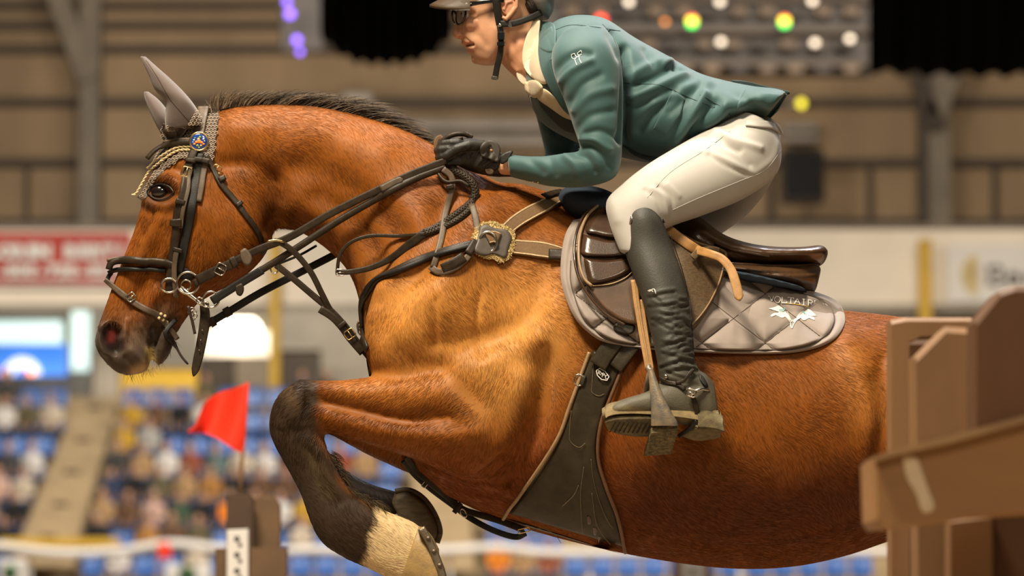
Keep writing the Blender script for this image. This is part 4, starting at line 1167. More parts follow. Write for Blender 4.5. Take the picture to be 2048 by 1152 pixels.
# near fore hoof: wall, coronet, iron shoe with the sole turned up behind
HY = -.175
hoof_n = [(800, 1166, 838, 1052, .040, HY, 2.2), (828, 1190, 848, 1056, .047, HY, 2.3), (856, 1210, 864, 1072, .052, HY, 2.3), (878, 1216, 878, 1098, .053, HY, 2.3)]
V, F = loft_geo(hoof_n, 5, 30); kid(mesh_obj('hoof', V, F, M['hoof_pale']), horse)
sh = resample(catmull(np.array([(842, 1056), (858, 1082), (872, 1115), (884, 1150), (892, 1205)], float), 6), 6)
pp = np.array([P(u, v, HY - .056) for u, v in sh]); V, F = band_geo(pp, np.tile([0, -1.0, 0], (len(pp), 1)), 15 * PX, .1, round_=.05); kid(mesh_obj('horseshoe', V - np.array([0, -.1, 0]), F, M['shoe']), horse)
for dv in (16, 42, 70): V, F = ball_geo(P(850 + dv * .42, 1060 + dv, HY - .058), (.006, .003, .004), 8, 6); kid(mesh_obj('hoof_nail', V, F, M['shoe']), horse)
# far fore hoof: dark sole with its iron rim, tucked behind
V, F = plate_geo([(786, 984), (815, 980), (845, 998), (868, 1030), (879, 1062), (872, 1086), (850, 1084), (820, 1060), (795, 1030), (778, 1004)], lambda u, v: .20, .07, rings=12, n=60, edge=.25)
kid(mesh_obj('hoof', V, F, M['hoof']), horse)
rim = resample(catmull(np.array([(790, 983), (820, 981), (848, 998), (870, 1030), (880, 1062), (874, 1086)], float), 8), 4)
V, F = tube_geo([P(u, v, .15) for u, v in rim], .007, 8); kid(mesh_obj('horseshoe', V, F, M['hoof']), horse)
for y, dx in ((-.15, 0), (.15, 60)):
    V, F = loft_geo([(2470 + dx, 1430, 2520 + dx, 1370, .036, y), (2500 + dx, 1500, 2560 + dx, 1420, .05, y), (2530 + dx, 1530, 2600 + dx, 1450, .055, y)], 4, 20); kid(mesh_obj('hoof', V, F, M['hoof']), horse)
r = np.random.default_rng(5); n = 900
b0 = P(2135, 850, 0) + r.normal(0, .018, (n, 3)); d = norm(np.stack([r.normal(.8, .12, n), r.normal(0, .1, n), r.normal(-.35, .1, n)], 1)); L = r.uniform(.4, .75, n)
pts = np.stack([b0 + d * (L * s)[:, None] + np.array([0, 0, -.45]) * (L * s * s)[:, None] for s in np.linspace(0, 1, 7)], 1)
strands('tail', None, pts, np.array([.0012] * 6 + [.0003]), np.tile([.02, .014, .01], (n, 1)), M['hair'], horse)
# feathering behind near cannon, whiskers on the lips
r = np.random.default_rng(9); n = 500
lo = catmull(np.array([(668, 905), (688, 950), (715, 985), (742, 1000), (770, 1010)], float), 12); k = r.integers(0, len(lo), n)
b0 = np.array([P(u - 5, v + 2, -.175) for u, v in lo])[k] + r.normal(0, .012, (n, 3)) * np.array([.3, 1, .3])
d = norm(np.stack([r.normal(.8, .25, n), r.normal(0, .2, n), r.normal(-.35, .3, n)], 1)); L = r.uniform(.012, .032, n)
pts = np.stack([b0 + d * (L * s)[:, None] - np.array([0, 0, .5]) * (L * s * s)[:, None] for s in np.linspace(0, 1, 4)], 1)
strands('fetlock_hair', None, pts, np.array([.0006, .0005, .0004, .0001]), np.tile([.05, .034, .018], (n, 1)) * r.lognormal(0, .5, (n, 1)), M['hair'], horse)
n = 60; th_ = r.uniform(0, 1, n)
lo = catmull(np.array([(236, 728), (262, 748), (290, 742), (315, 728), (340, 700), (352, 680)], float), 10); k = r.integers(0, len(lo), n)
b0 = np.array([P(u, v, -.01) for u, v in lo])[k]; b0[:, 1] += r.normal(0, .012, n)
d = norm(np.stack([r.normal(.1, .4, n), r.normal(-.1, .4, n), r.normal(-1, .2, n)], 1)); L = r.uniform(.01, .03, n)
pts = np.stack([b0 + d * (L * s)[:, None] for s in np.linspace(0, 1, 4)], 1)
strands('whiskers', None, pts, np.array([.0003, .0003, .0002, .0001]), np.tile([.08, .05, .03], (n, 1)), M['hair'], horse)

# ================================================================== ear bonnet
M['bonnet'] = mat('taupe_stretch_cloth', (.125, .092, .082), .8, .06, 30, .15, 700, sheen=.35)
M['crochet'] = mat('taupe_crochet_yarn', (.11, .085, .068), .9, .2, 200, .5, 900)
M['cord'] = mat('cream_cord', (.62, .49, .27), .7, .12, 200, .4, 700)
bon = thing('ear_bonnet', 370, 300, 0, 'taupe crochet ear bonnet with cream cord edge on the horse poll', 'ear bonnet')
ear_n = [(326, 240, 402, 232, .034, -.055), (330, 205, 386, 206, .040, -.062), (310, 180, 364, 180, .036, -.066), (298, 152, 336, 153, .028, -.066), (287, 128, 312, 132, .017, -.064), (281, 113, 292, 114, .006, -.062)]
ear_n = [(332, 262, 404, 250, .030, -.050), (330, 240, 400, 230, .036, -.055)] + ear_n[1:]
V, F = loft_geo(ear_n, 6, 28); en = into(mesh_obj('ear_sleeve', V, F, M['bonnet']), bon)
ear_f = [(326, 275, 372, 268, .030, .05), (312, 250, 352, 246, .034, .055), (299, 222, 336, 222, .030, .06), (290, 198, 318, 200, .020, .062), (288, 184, 298, 184, .008, .062)]
V, F = loft_geo(ear_f, 6, 24); into(mesh_obj('ear_sleeve', V, F, M['bonnet']), bon)
EB = BVHTree.FromPolygons([tuple(v) for v in loft_geo(ear_n, 6, 28)[0]], [tuple(f) for f in loft_geo(ear_n, 6, 28)[1]])
p, N = Skin(EB).line([(292, 120), (312, 150), (338, 195), (362, 225), (380, 245)], .0006, 3, 2); V, F = tube_geo(p, .0013, 6); sub(mesh_obj('seam', V, F, M['girt']), en, bon)
# crocheted cap: base cloth and raised yarn meshes
cap_poly = [(340, 262), (372, 252), (395, 222), (428, 212), (438, 222), (434, 262), (430, 300), (424, 330), (412, 318), (396, 300), (372, 300), (340, 312), (312, 330), (300, 345), (305, 325), (318, 295)]
def headdepth(u, v, o=.004):
    h = HSKIN.hit(u, v); return (h[0][1] if h is not None else -.004) - o
plate('cap', cap_poly, lambda u, v: headdepth(u, v, .002), .004, M['crochet'], bon, rings=16, n=120, centre=(380, 280))
flap = [(384, 304), (358, 306), (330, 323), (305, 346), (290, 371), (278, 391), (270, 394), (280, 402), (292, 396), (303, 376), (318, 352), (340, 332), (362, 318), (384, 312)]
RUL = dict(nx=8, nt=50)
yarn = []
import itertools
from math import hypot
def inpoly(u, v, poly):
    c = False; j = len(poly) - 1
    for i in range(len(poly)):
        if ((poly[i][1] > v) != (poly[j][1] > v)) and (u < (poly[j][0] - poly[i][0]) * (v - poly[i][1]) / (poly[j][1] - poly[i][1] + 1e-9) + poly[i][0]): c = not c
        j = i
    return c
upper = [(384, 288), (350, 290), (322, 306), (304, 328), (300, 346), (328, 320), (356, 304), (384, 302)]
cuff = [(326, 246), (345, 258), (368, 256), (390, 238), (404, 222), (412, 240), (400, 264), (372, 282), (340, 288), (322, 272)]
def eardepth(u, v, o):
    h = EARSK.hit(u, v); d = headdepth(u, v, 0); return min(d, h[0][1] if h is not None else 9) - o
EARSK = Skin(EB)
ymb = MB()
for iv, v in enumerate(range(212, 396, 6)):
    for u0 in range(268, 440, 7):
        u = u0 + (3.5 if iv % 2 else 0)
        if inpoly(u, v, cap_poly) or inpoly(u, v, flap) or inpoly(u, v, upper) or inpoly(u, v, cuff):
            d = eardepth(u, v, .0085 if inpoly(u, v, cuff) else .0065)
            V, F = tube_geo(ring_pts(P(u, v, d), 3.3 * PX, (1, 0, .2), (.2, 0, 1), 7, 2.6 * PX), .0011, 4, True); ymb.add(V, F)
yo = into(ymb.build('crochet_mesh', mat('pale_yarn', (.40, .32, .25), .9, .2, 200, .4, 900), smooth=True), bon); yo['kind'] = 'stuff'
def flat(u, v): return headdepth(u, v, .002)
ruled('brow_flap', flap[:7], flap[:6:-1], flat, .004, M['crochet'], bon, 8, 50)
ruled('brow_flap', upper[:4], upper[:3:-1], flat, .004, M['crochet'], bon, 8, 40)
plate('ear_cuff', cuff, lambda u, v: eardepth(u, v, .002), .005, M['crochet'], bon, rings=10, n=80, ds=3)
def twist_cord(name, px, off, parent, r=.0032):
    p, N = HSKIN.line(px, off, 2.0, 6); n = len(p); T = norm(np.gradient(p, axis=0)); B = np.cross(T, N)
    mb = MB()
    for ph in (0, math.pi):
        a = np.arange(n) * .75 + ph; q = p + (np.cos(a)[:, None] * N + np.sin(a)[:, None] * B) * r * .5
        V, F = tube_geo(q, r * .62, 6); mb.add(V, F)
    return into(mb.build(name, M['cord'], smooth=True), parent)
twist_cord('cord_edge', [(388, 303), (360, 304), (330, 322), (305, 345), (290, 370), (278, 390), (270, 393)], .008, bon)
twist_cord('cord_edge', [(388, 296), (358, 298), (326, 316), (300, 340)], .008, bon, .0028)

# ================================================================== bridle
bri = thing('bridle', 350, 560, -.09, 'dark brown leather snaffle bridle with blue enamel rosette on the horse head', 'bridle')
strap('headpiece', [(409, 221), (404, 250), (398, 283)], 24, M['bridle_light'], bri, off=.009, th=.004, taper=[24, 24, 20])
bb = strap('browband', [(396, 287), (366, 289), (335, 297), (314, 310), (302, 324)], 15, M['bridle'], bri, off=.010, th=.006, crown=.3)
strap('browband_trim', [(394, 284), (366, 285), (336, 292)], 4, M['bridle_light'], bri, off=.016, th=.002)
strap('cheekpiece', [(392, 300), (384, 320), (373, 352), (364, 395), (356, 440), (350, 490), (345, 540), (338, 582)], 17, M['bridle'], bri, off=.009, th=.005)
strap('bridle_strap', [(400, 308), (394, 350), (386, 400), (377, 450), (368, 500), (358, 545)], 19, M['black'], bri, off=.004, th=.005)
strap('bridle_strap', [(383, 335), (372, 400), (362, 455)], 8, M['bridle_light'], bri, off=.013, th=.003)
strap('strap_end', [(412, 318), (406, 360), (397, 405)], 12, M['bridle_light'], bri, off=.005, th=.0035)
strap('strap_end', [(358, 500), (354, 540), (352, 592)], 11, M['bridle_light'], bri, off=.014, th=.0035)
for px, w, a in (((383, 324), 22, 105), ((361, 405), 20, 98), ((354, 446), 24, 98), ((360, 500), 20, 98), ((399, 322), 22, 100), ((411, 325), 16, 100)):
    keeper(px, w, a, bri, off=.013, L=8 if w < 24 else 14, m=M['bridle'])
buckle((373, 344), 20, 20, -75, bri, M['brass'], off=.018); buckle((374, 343), 18, 16, -75, bri, M['brass'], off=.016)
strap('throat_latch', [(412, 310), (424, 335), (440, 366), (466, 398), (490, 430), (510, 458), (522, 486), (524, 505)], 11, M['bridle'], bri, off=.004, th=.004)
buckle((434, 338), 14, 17, -60, bri, M['brass'], off=.010); keeper((444, 360), 15, 58, bri, off=.007); keeper((478, 410), 15, 52, bri, off=.007)
nb = strap('noseband', [(224, 541), (229, 529), (250, 522), (290, 522), (332, 524), (352, 530)], 15, M['bridle'], bri, off=.004, th=.010, crown=.25)
strap('noseband_lining', [(220, 550), (240, 541), (280, 538), (332, 540)], 9, M['black'], bri, off=.003, th=.007, crown=.3)
strap('noseband_piping', [(221, 525), (245, 519), (290, 518), (332, 519)], 5, M['bridle_light'], bri, off=.010, th=.004, crown=.3)
strap('flash_loop', [(224, 545), (217, 555), (215, 566)], 9, M['black'], bri, off=.006, th=.004)
strap('flash_strap', [(213, 560), (234, 578), (258, 598), (290, 618), (318, 632), (342, 662), (352, 678)], 12, M['bridle_light'], bri, off=.004, th=.004, taper=[9, 12, 12, 12, 11, 11])
buckle((262, 594), 17, 15, -35, bri, off=.010)
strap('flash_end', [(330, 662), (346, 690), (358, 712), (372, 729)], 11, M['bridle'], bri, off=.004, th=.0035, tip=True)
# rosette: gilt rim, blue enamel, flowers
ro = np.array(headdepth(398, 283, .020))
V, F = tube_geo(ring_pts(P(398, 283, float(ro)), 18 * PX, n=36), .0026, 8, True); rz = into(mesh_obj('rosette', V, F, M['brass']), bri)
M['enamel'] = mat('blue_enamel', (.01, .055, .30), .12, .2, 60, coat=.8)
V, F = ball_geo(P(398, 283, float(ro)), (17 * PX, .004, 17 * PX), 28, 10); sub(mesh_obj('enamel', V, F, M['enamel']), rz, bri)
fm = {'petal': mat('orange_petal', (.85, .24, .05), .4, .2, 90), 'leaf': mat('green_leaf_enamel', (.30, .42, .08), .4, .2, 90), 'pale': mat('pale_blossom', (.65, .70, .72), .4, .1, 90), 'gold2': mat('gold_petal', (.80, .48, .08), .4, .2, 90)}
for du, dv, rr, k in [(0, 0, 5, 'petal'), (-5, 1, 3.5, 'petal'), (5, 2, 3.6, 'petal'), (-1, -5, 3.2, 'gold2'), (2, -9, 2.6, 'leaf'), (-9, 5, 3, 'petal'), (9, 5, 2.8, 'petal'), (-3, 8, 3, 'leaf'), (4, 8, 2.4, 'gold2'), (-10, -3, 2.2, 'pale'), (9, -5, 2.4, 'pale'), (11, -1, 1.6, 'pale'), (-8, -7, 1.8, 'leaf'), (0, 12, 2, 'leaf'), (-12, 1, 1.5, 'pale')]:
    V, F = ball_geo(P(398 + du, 283 + dv, float(ro) - .0042 + .00001 * (du * du + dv * dv)), (rr * PX, .0012, rr * .8 * PX), 8, 6); sub(mesh_obj('flower', V, F, fm[k]), rz, bri)
# bit
BY = -.075
bit = into(mesh_obj('bit', *tube_geo([P(u, v, BY) for u, v in ((362, 575), (380, 590), (398, 604), (410, 612))], [.006, .0065, .006, .005], 10), M['steel']), bri)
ring((338, 571), 16, bri, y=BY, ry=14, th=.0028); ring((376, 566), 22, bri, y=BY - .004, th=.0028); ring((372, 570), 10, bri, y=BY + .004, th=.0022)
ring((399, 601), 6, bri, y=BY - .006, th=.002); ring((422, 599), 16, bri, y=BY - .004, th=.0026); ring((412, 609), 5, bri, y=BY - .006, th=.002)
for k_, (u, v) in enumerate([(384, 618), (389, 623), (384, 629), (391, 632), (386, 638), (380, 624)]): ring((u, v), 4.2, bri, y=BY + .002 * k_, ry=3, tilt=40 * k_, th=.0012, name='curb_link')
strap('curb_hook', [(376, 612), (384, 640), (390, 668)], 6, M['bridle'], bri, y=[BY] * 3, th=.003)
strap('chin_strap', [(408, 604), (410, 640), (402, 690), (393, 730), (387, 753)], 20, M['bridle'], bri, y=[-.055] * 5, th=.004, tip=True, taper=[17, 21, 20, 19, 14])
for v in (660, 680, 700): stud((406 - (v - 650) * .15, v), 1.5, bri, M['steel'], y=-.06)
strap('chin_guard', [(352, 540), (372, 548), (380, 560)], 24, M['black'], bri, off=.003, th=.004)
strap('lip_strap', [(352, 640), (338, 655), (330, 668), (338, 680)], 9, M['black'], bri, off=.004, th=.004)
for u, v in ((322, 628), (330, 632), (326, 640), (334, 644), (318, 636)): stud((u, v), 3.2, bri, M['cord'], off=.009)
# ================================================================== reins
rei = thing('reins', 900, 330, -.14, 'brown leather double reins running from the bit to the black gloves', 'reins')
CUFF = None
strap('rein', [(388, 568), (430, 545), (470, 522), (520, 498), (580, 474), (660, 428), (740, 388), (820, 350), (902, 318)], 15, M['bridle'], rei, y=[-.08, -.088, -.098, -.105, -.115, -.125, -.135, -.14, -.145], th=.004, clear=.010)
strap('rein_billet', [(395, 560), (430, 543), (470, 525)], 20, M['bridle'], rei, y=[-.084, -.094, -.104], th=.004, clear=.014)
buckle((441, 538), 20, 22, 28, rei, y=-.098, off=.006); keeper((468, 524), 22, -27, rei, y=[-.106] * 3, L=12)
V, F = plate_geo([(480, 502), (490, 496), (500, 506), (505, 520), (498, 531), (487, 528), (481, 516)], lambda u, v: -.106, .006, rings=8, n=40, edge=.3); into(mesh_obj('rein_stop', V, F, M['bridle_light']), rei)
strap('rein_pad', [(762, 378), (790, 364), (806, 358)], 12, M['bridle_light'], rei, y=[-.149] * 3, th=.003, tip=True)
def cord_line(name, px, ys, r, m, parent, clear=None):
    p, N = surf_line(px, 0, None, ys, 4.0, 2, clear); V, F = tube_geo(p, r, 8); return into(mesh_obj(name, V, F, m), parent)
strap('curb_rein', [(424, 602), (470, 572), (540, 530), (600, 492), (680, 440), (760, 394), (830, 358), (892, 334)], 14, M['bridle'], rei, y=[-.078, -.085, -.10, -.11, -.12, -.13, -.138, -.14], th=.006, clear=.012, crown=.4)
strap('curb_billet', [(424, 602), (470, 573), (525, 540)], 17, M['black'], rei, y=[-.082, -.090, -.102], th=.005, clear=.012)
V, F = plate_geo([(470, 572), (484, 566), (488, 580), (482, 592), (473, 588)], lambda u, v: -.095, .006, rings=8, n=36, edge=.3); into(mesh_obj('rein_stop', V, F, M['bridle']), rei)
strap('far_rein', [(408, 652), (440, 634), (520, 586), (600, 545), (668, 510), (720, 480)], 15, M['black'], rei, y=[.06] * 6, th=.005)
keeper((455, 624), 20, -30, rei, y=[.055] * 3, L=14); keeper((425, 644), 20, -30, rei, y=[.055] * 3, L=12)
# braided bights below the hand
def braid(name, px, ys, w, parent):
    p, N = surf_line(px, .004, None, ys, 2.2, 2, .006); n = len(p); T = norm(np.gradient(p, axis=0)); B = np.cross(T, N)
    o = None; mb = MB()
    for k_ in range(5):
        a = np.arange(n) * .42 + k_ * 2 * math.pi / 5
        q = p + B * (np.sin(a) * w * PX * .40)[:, None] + N * (.0022 * np.cos(2 * a))[:, None]
        V, F = tube_geo(q, .0030, 6); mb.add(V, F)
    return into(mb.build(name, M['bridle'], smooth=True), parent)
br1 = [(900, 338), (925, 350), (945, 368), (950, 388), (940, 408), (915, 428), (880, 452), (850, 466)]
braid('braided_rein', br1, [-.15, -.155, -.16, -.16, -.16, -.155, -.15, -.15], 17, rei)
strap('rein_loop', [(852, 464), (815, 492), (780, 518), (740, 536), (700, 544), (676, 544)], 15, M['bridle'], rei, y=[-.15, -.15, -.15, -.145, -.14, -.135], clear=.006, th=.004, taper=[17, 17, 14, 12, 11, 10])
br2 = [(946, 392), (940, 418), (915, 440), (885, 456), (850, 468)]
braid('braided_rein', br2, [-.165, -.165, -.16, -.155, -.15], 13, rei)
strap('rein_loop', [(852, 468), (800, 472), (740, 472), (700, 486), (680, 510), (674, 545)], 7, M['bridle'], rei, y=[-.15, -.15, -.148, -.145, -.14, -.135], clear=.006, th=.005)
buckle((680, 545), 16, 12, 0, rei, y=-.142)
strap('rein_loop', [(886, 338), (902, 352), (905, 372), (898, 400), (890, 430), (884, 470), (874, 510), (866, 535)], 12, M['bridle_light'], rei, y=[-.155] * 8, clear=.008, th=.004)
strap('rein_loop', [(862, 534), (878, 544), (905, 538), (930, 520), (946, 498), (956, 476), (952, 440), (944, 410)], 13, M['bridle_light'], rei, y=[-.155, -.16, -.165, -.17, -.172, -.172, -.17, -.165], clear=.008, th=.004)
strap('rein_tab', [(885, 538), (905, 528), (928, 514)], 20, M['bridle'], rei, y=[-.168, -.172, -.175], clear=.012, th=.005)
strap('rein_tab', [(936, 508), (946, 492), (952, 482)], 16, M['bridle'], rei, y=[-.178] * 3, clear=.012, th=.005)
buckle((930, 510), 14, 16, 30, rei, y=-.178); keeper((900, 374), 16, 80, rei, y=[-.16] * 3); keeper((876, 488), 16, 100, rei, y=[-.16] * 3); keeper((944, 428), 15, 80, rei, y=[-.172] * 3)
cord_line('braided_loop', [(872, 305), (884, 283), (905, 270), (928, 268), (944, 276)], [-.115, -.12, -.125, -.125, -.12], .0062, M['bridle'], rei)
cord_line('braided_loop', [(880, 312), (890, 292), (908, 280), (926, 276)], [-.13, -.135, -.14, -.14], .0042, M['bridle'], rei)
strap('rein_loop', [(873, 300), (872, 284), (880, 274), (888, 290), (884, 306)], 9, M['webbing'], rei, y=[-.10] * 5, th=.003)
cord_line('rein_loop', [(872, 334), (880, 352), (895, 364), (920, 362), (938, 372)], [-.13, -.145, -.155, -.16, -.165], .0045, M['bridle'], rei)
# ================================================================== running martingale and breastplate
mar = thing('martingale', 735, 715, -.02, 'dark leather running martingale forking from the chest up to the reins', 'martingale')
strap('fork', [(548, 482), (566, 488), (592, 508), (622, 545), (645, 590), (662, 622), (690, 655), (712, 684)], 12, M['bridle'], mar, y=[-.125, -.122, -.115, -.11, -.10, -.09, -.08, -.07], th=.005)
strap('fork', [(552, 530), (585, 556), (625, 590), (660, 620), (690, 652), (722, 694), (738, 714)], 13, M['bridle'], mar, y=[-.10, -.098, -.094, -.09, -.084, -.075, -.07], th=.006)
strap('fork_end', [(640, 618), (665, 634), (685, 655), (700, 676), (726, 706)], 16, M['bridle'], mar, y=[-.094, -.094, -.09, -.086, -.08], th=.005)
strap('far_fork', [(556, 528), (600, 510), (632, 492)], 5, M['black'], mar, y=[-.02, .03, .06], th=.004)
buckle((700, 668), 18, 20, 55, mar, M['brass'], y=-.09); keeper((684, 650), 20, 52, mar, y=[-.094] * 3); 
strap('martingale_ring', [(534, 483), (552, 481), (568, 484)], 4, M['brass'], mar, y=[-.128] * 3, th=.003)
ring((549, 536), 8, mar, M['steel'], y=-.104, ry=11, th=.002)
brp = thing('breastplate', 990, 480, -.22, 'brown elastic breastplate with yellow fleece pad and dark neck strap', 'breastplate')
strap('neck_strap', [(738, 700), (730, 672), (727, 640), (726, 610), (735, 585), (756, 562), (790, 545), (830, 526), (880, 508), (945, 490)], 18, M['bridle'], brp, off=.003, th=.006, crown=.25)
strap('neck_strap_padding', [(733, 590), (752, 566), (790, 548), (830, 530), (880, 512), (940, 494)], 9, M['black'], brp, off=.010, th=.003, crown=.3)
fl_poly = [(952, 456), (968, 446), (985, 444), (1000, 450), (1018, 456), (1028, 466), (1030, 485), (1026, 503), (1016, 518), (1002, 525), (990, 518), (975, 516), (957, 510), (944, 496), (946, 472)]
hs = lambda o: (lambda u, v: headdepth(u, v, o))
fl_o = plate('fleece_pad', fl_poly, hs(.001), .013, M['fleece'], brp, rings=14, n=80, edge=.25, relief=lambda u, v, s: .003 * math.sin(u * .9) * math.sin(v * .8) if s > .3 else 0)
r = np.random.default_rng(4); n = 2600
ang = r.uniform(0, 2 * np.pi, n); fp = resample(np.array(fl_poly + [fl_poly[0]], float), 1.0); fc = np.mean(fl_poly, 0)
ii = r.integers(0, len(fp), n); sss = np.sqrt(r.uniform(.2, 1, n)); uvp = fc + (fp[ii] - fc) * (.55 + .45 * sss)[:, None]
b0 = np.array([P(u, v, headdepth(u, v, .009)) for u, v in uvp]); d = norm(r.normal(0, 1, (n, 3)) + np.array([0, -1.2, 0])); cur = norm(r.normal(0, 1, (n, 3)))
pts = np.stack([b0 + d * .005 * s + cur * .003 * math.sin(s * 5) for s in np.linspace(0, 1, 5)], 1)
strands('fleece_pile', None, pts, np.array([.0008] * 4 + [.0003]), np.tile([.72, .56, .28], (n, 1)) * r.uniform(.6, 1.1, (n, 1)), M['hair'], brp)
plate('fork_patch', [(960, 453), (972, 449), (990, 456), (1014, 460), (1024, 476), (1018, 496), (1012, 516), (998, 512), (986, 508), (968, 512), (948, 502), (954, 480)], hs(.014), .006, mat('grey_leather', (.085, .068, .056), .55, .15, 50, .2, 400), brp, rings=8, n=50, edge=.15)
strap('shoulder_strap', [(1002, 470), (1030, 446), (1060, 428), (1090, 414), (1116, 400)], 28, M['webbing'], brp, off=.006, th=.004, edge=.10, taper=[24, 28, 30, 30, 26])
strap('strap_tab', [(1084, 402), (1102, 396), (1120, 392)], 16, M['bridle'], brp, off=.012, th=.004)
strap('girth_strap', [(1002, 492), (1040, 497), (1090, 503), (1125, 512), (1152, 520)], 34, M['webbing'], brp, off=.006, th=.004, edge=.09, taper=[30, 32, 36, 32, 28])
strap('strap_tab', [(1098, 512), (1120, 514), (1148, 519)], 22, M['bridle'], brp, off=.012, th=.005, tip=False); buckle((1152, 524), 10, 24, 8, brp, off=.03)
ring((976, 484), 17, brp, y=headdepth(976, 484, .022), ry=20, th=.003); strap('loop_tab', [(968, 484), (982, 480), (994, 484)], 26, M['webbing'], brp, off=.020, th=.004, edge=.08)
# fleece and snap on the breast
plate('breast_pad', [(738, 690), (752, 700), (756, 720), (754, 745), (746, 756), (740, 735), (734, 712)], lambda u, v: -.03, .02, M['fleece'], brp, rings=8, n=40, edge=.3)
ring((722, 660), 6, brp, y=-.04, ry=10, th=.002); ring((726, 680), 5, brp, y=-.045, ry=8, th=.002); ring((720, 652), 5, brp, M['brass'], y=-.03, ry=9, th=.0026)
strap('breast_strap', [(735, 706), (738, 730), (742, 752)], 8, M['bridle'], brp, y=[-.06] * 3, th=.004)
strap('belly_strap', [(812, 912), (832, 940), (860, 965), (890, 990), (925, 1018), (960, 1030), (1000, 1042), (1048, 1060)], 13, M['bridle'], brp, y=[-.10, -.06, -.04, -.02, -.01, -.02, -.03, -.05], th=.005, clear=.006)
strap('belly_strap', [(806, 920), (830, 950), (862, 978), (905, 1010), (940, 1036), (985, 1060), (1030, 1074), (1052, 1066)], 12, M['black'], brp, y=[-.09, -.055, -.03, -.01, .0, -.02, -.03, -.05], th=.005)
buckle((852, 966), 20, 8, -50, brp, M['steel'], y=-.05, prong=False); ring((927, 1026), 5, brp, y=-.03, ry=9, tilt=-30, th=.002); keeper((915, 1016), 24, 36, brp, y=[-.035] * 3, L=10)
buckle((1048, 1061), 24, 8, -12, brp, M['brass'], y=-.075, prong=False)
# ================================================================== saddle pad, half pad, girth, saddle
M['pad'] = mat('taupe_quilted_cotton', (.30, .248, .222), .75, .05, 25, .12, 900, sheen=.15)
M['pad_edge'] = mat('taupe_binding', (.33, .265, .215), .7, .05, 25, .12, 900, sheen=.15)
M['navy'] = mat('navy_mesh_cloth', (.018, .032, .055), .85, .2, 900, .7, 1200)
M['saddle'] = mat('brown_saddle_leather', (.080, .040, .018), .28, .25, 20, .12, 350, spec=.6, coat=.25)
M['saddle_dark'] = mat('dark_saddle_leather', (.050, .024, .012), .25, .25, 20, .1, 350, spec=.5, coat=.3)
M['grain'] = mat('grained_calfskin', (.115, .072, .036), .5, .25, 120, .55, 420, stretch=(1, 1, 2.5))
M['piping'] = mat('saddle_piping', (.30, .19, .10), .45, .15, 80)
M['girthleather'] = mat('girth_leather', (.034, .025, .013), .40, .3, 30, .2, 300, spec=.35)
def quilt(u, v):
    g = 77.0; h = 1.0
    for q in ((u - 1467) / 127.0 + (v - 637) / 98.0, (u - 1467) / 127.0 - (v - 637) / 98.0):
        d = abs(q - round(q)) * g; h = min(h, 1 - math.exp(-(d / 11.0) ** .9))
    w = .0007 * math.sin(u * .16 + 2 * math.sin(v * .06)) * math.sin(v * .13 + u * .04) * h
    return h * .025 + w * 1.8
padt = thing('saddle_pad', 1400, 700, -.30, 'taupe quilted saddle pad with white lettering and two leaping horses', 'saddle pad')
pad_poly = [(1146, 440), (1130, 470), (1122, 515), (1122, 560), (1134, 604), (1152, 640), (1180, 668), (1208, 684), (1250, 694), (1310, 700), (1380, 704), (1450, 707), (1530, 708), (1590, 705), (1640, 694), (1672, 676), (1688, 652), (1690, 632), (1680, 612), (1655, 597), (1620, 585), (1580, 574), (1530, 560), (1480, 545), (1420, 528), (1360, 505), (1290, 470), (1210, 432)]
pd = lambda u, v: sideways(u, v) - .004
def padrel(u, v, s):
    b = 1 / (1 + math.exp((s - .925) * 160)); roll = .007 * math.exp(-((s - .965) / .022) ** 2)
    return quilt(u, v) * b + roll * (1 - b)
PV, PF = plate_geo(pad_poly, pd, .008, rings=64, n=300, edge=.05, relief=padrel, centre=(1390, 606)); into(mesh_obj('quilted_panel', PV, PF, M['pad']), padt)
TOPE = resample(catmull(np.array([(1420, 528), (1480, 545), (1530, 560), (1580, 574), (1620, 585), (1655, 597), (1680, 612), (1690, 632)], float), 6), 8)
V = []
for u, v in TOPE:
    y = pd(u, v)
    for t in np.linspace(0, 1, 9): p_ = P(u, v, y); V.append((p_[0], -abs(y) * math.cos(math.pi * t), p_[2] + .012 * math.sin(math.pi * t)))
F = [(i * 9 + j, i * 9 + j + 1, (i + 1) * 9 + j + 1, (i + 1) * 9 + j) for i in range(len(TOPE) - 1) for j in range(8)]
into(mesh_obj('spine_band', V, F, M['pad_edge']), padt)
V, F = plate_geo(pad_poly, pd, .008, rings=20, n=120, edge=.05, centre=(1390, 606)); into(mesh_obj('quilted_panel', V * np.array([1, -1, 1]), [f[::-1] for f in F], M['pad']), padt)
# print: word and two leaping horses, embroidered on the quilting
PADB = BVHTree.FromPolygons([tuple(v) for v in PV], [tuple(int(i) for i in f) for f in PF])
PADS = Skin(PADB)
M['emb'] = mat('white_embroidery', (.86, .84, .80), .55, .05, 100, .3, 1500)
M['emb_teal'] = mat('teal_embroidery', (.12, .50, .55), .6, .05, 100)
M['emb_gold'] = mat('gold_embroidery', (.66, .42, .10), .6, .05, 100)
def drawn(name, lines, w, m, parent, skin, off=.0012, th=.0012, step=1.5, sharp=True):
    mb = MB()
    for L in lines:
        p, N = skin.line(L, off, step, 2, sharp=sharp); V, F = band_geo(p, N, w * PX, th); mb.add(V, F)
    return into(mb.build(name, m, smooth=True), parent)
def blob(name, poly, m, parent, skin, off=.0012, th=.0015, n=40, centre=None, sub=6):
    def d(u, v):
        h = skin.hit(u, v); return (h[0][1] if h is not None else -.3) - off
    return plate(name, poly, d, th, m, parent, rings=6, n=n, edge=.2, sub=sub, centre=centre)
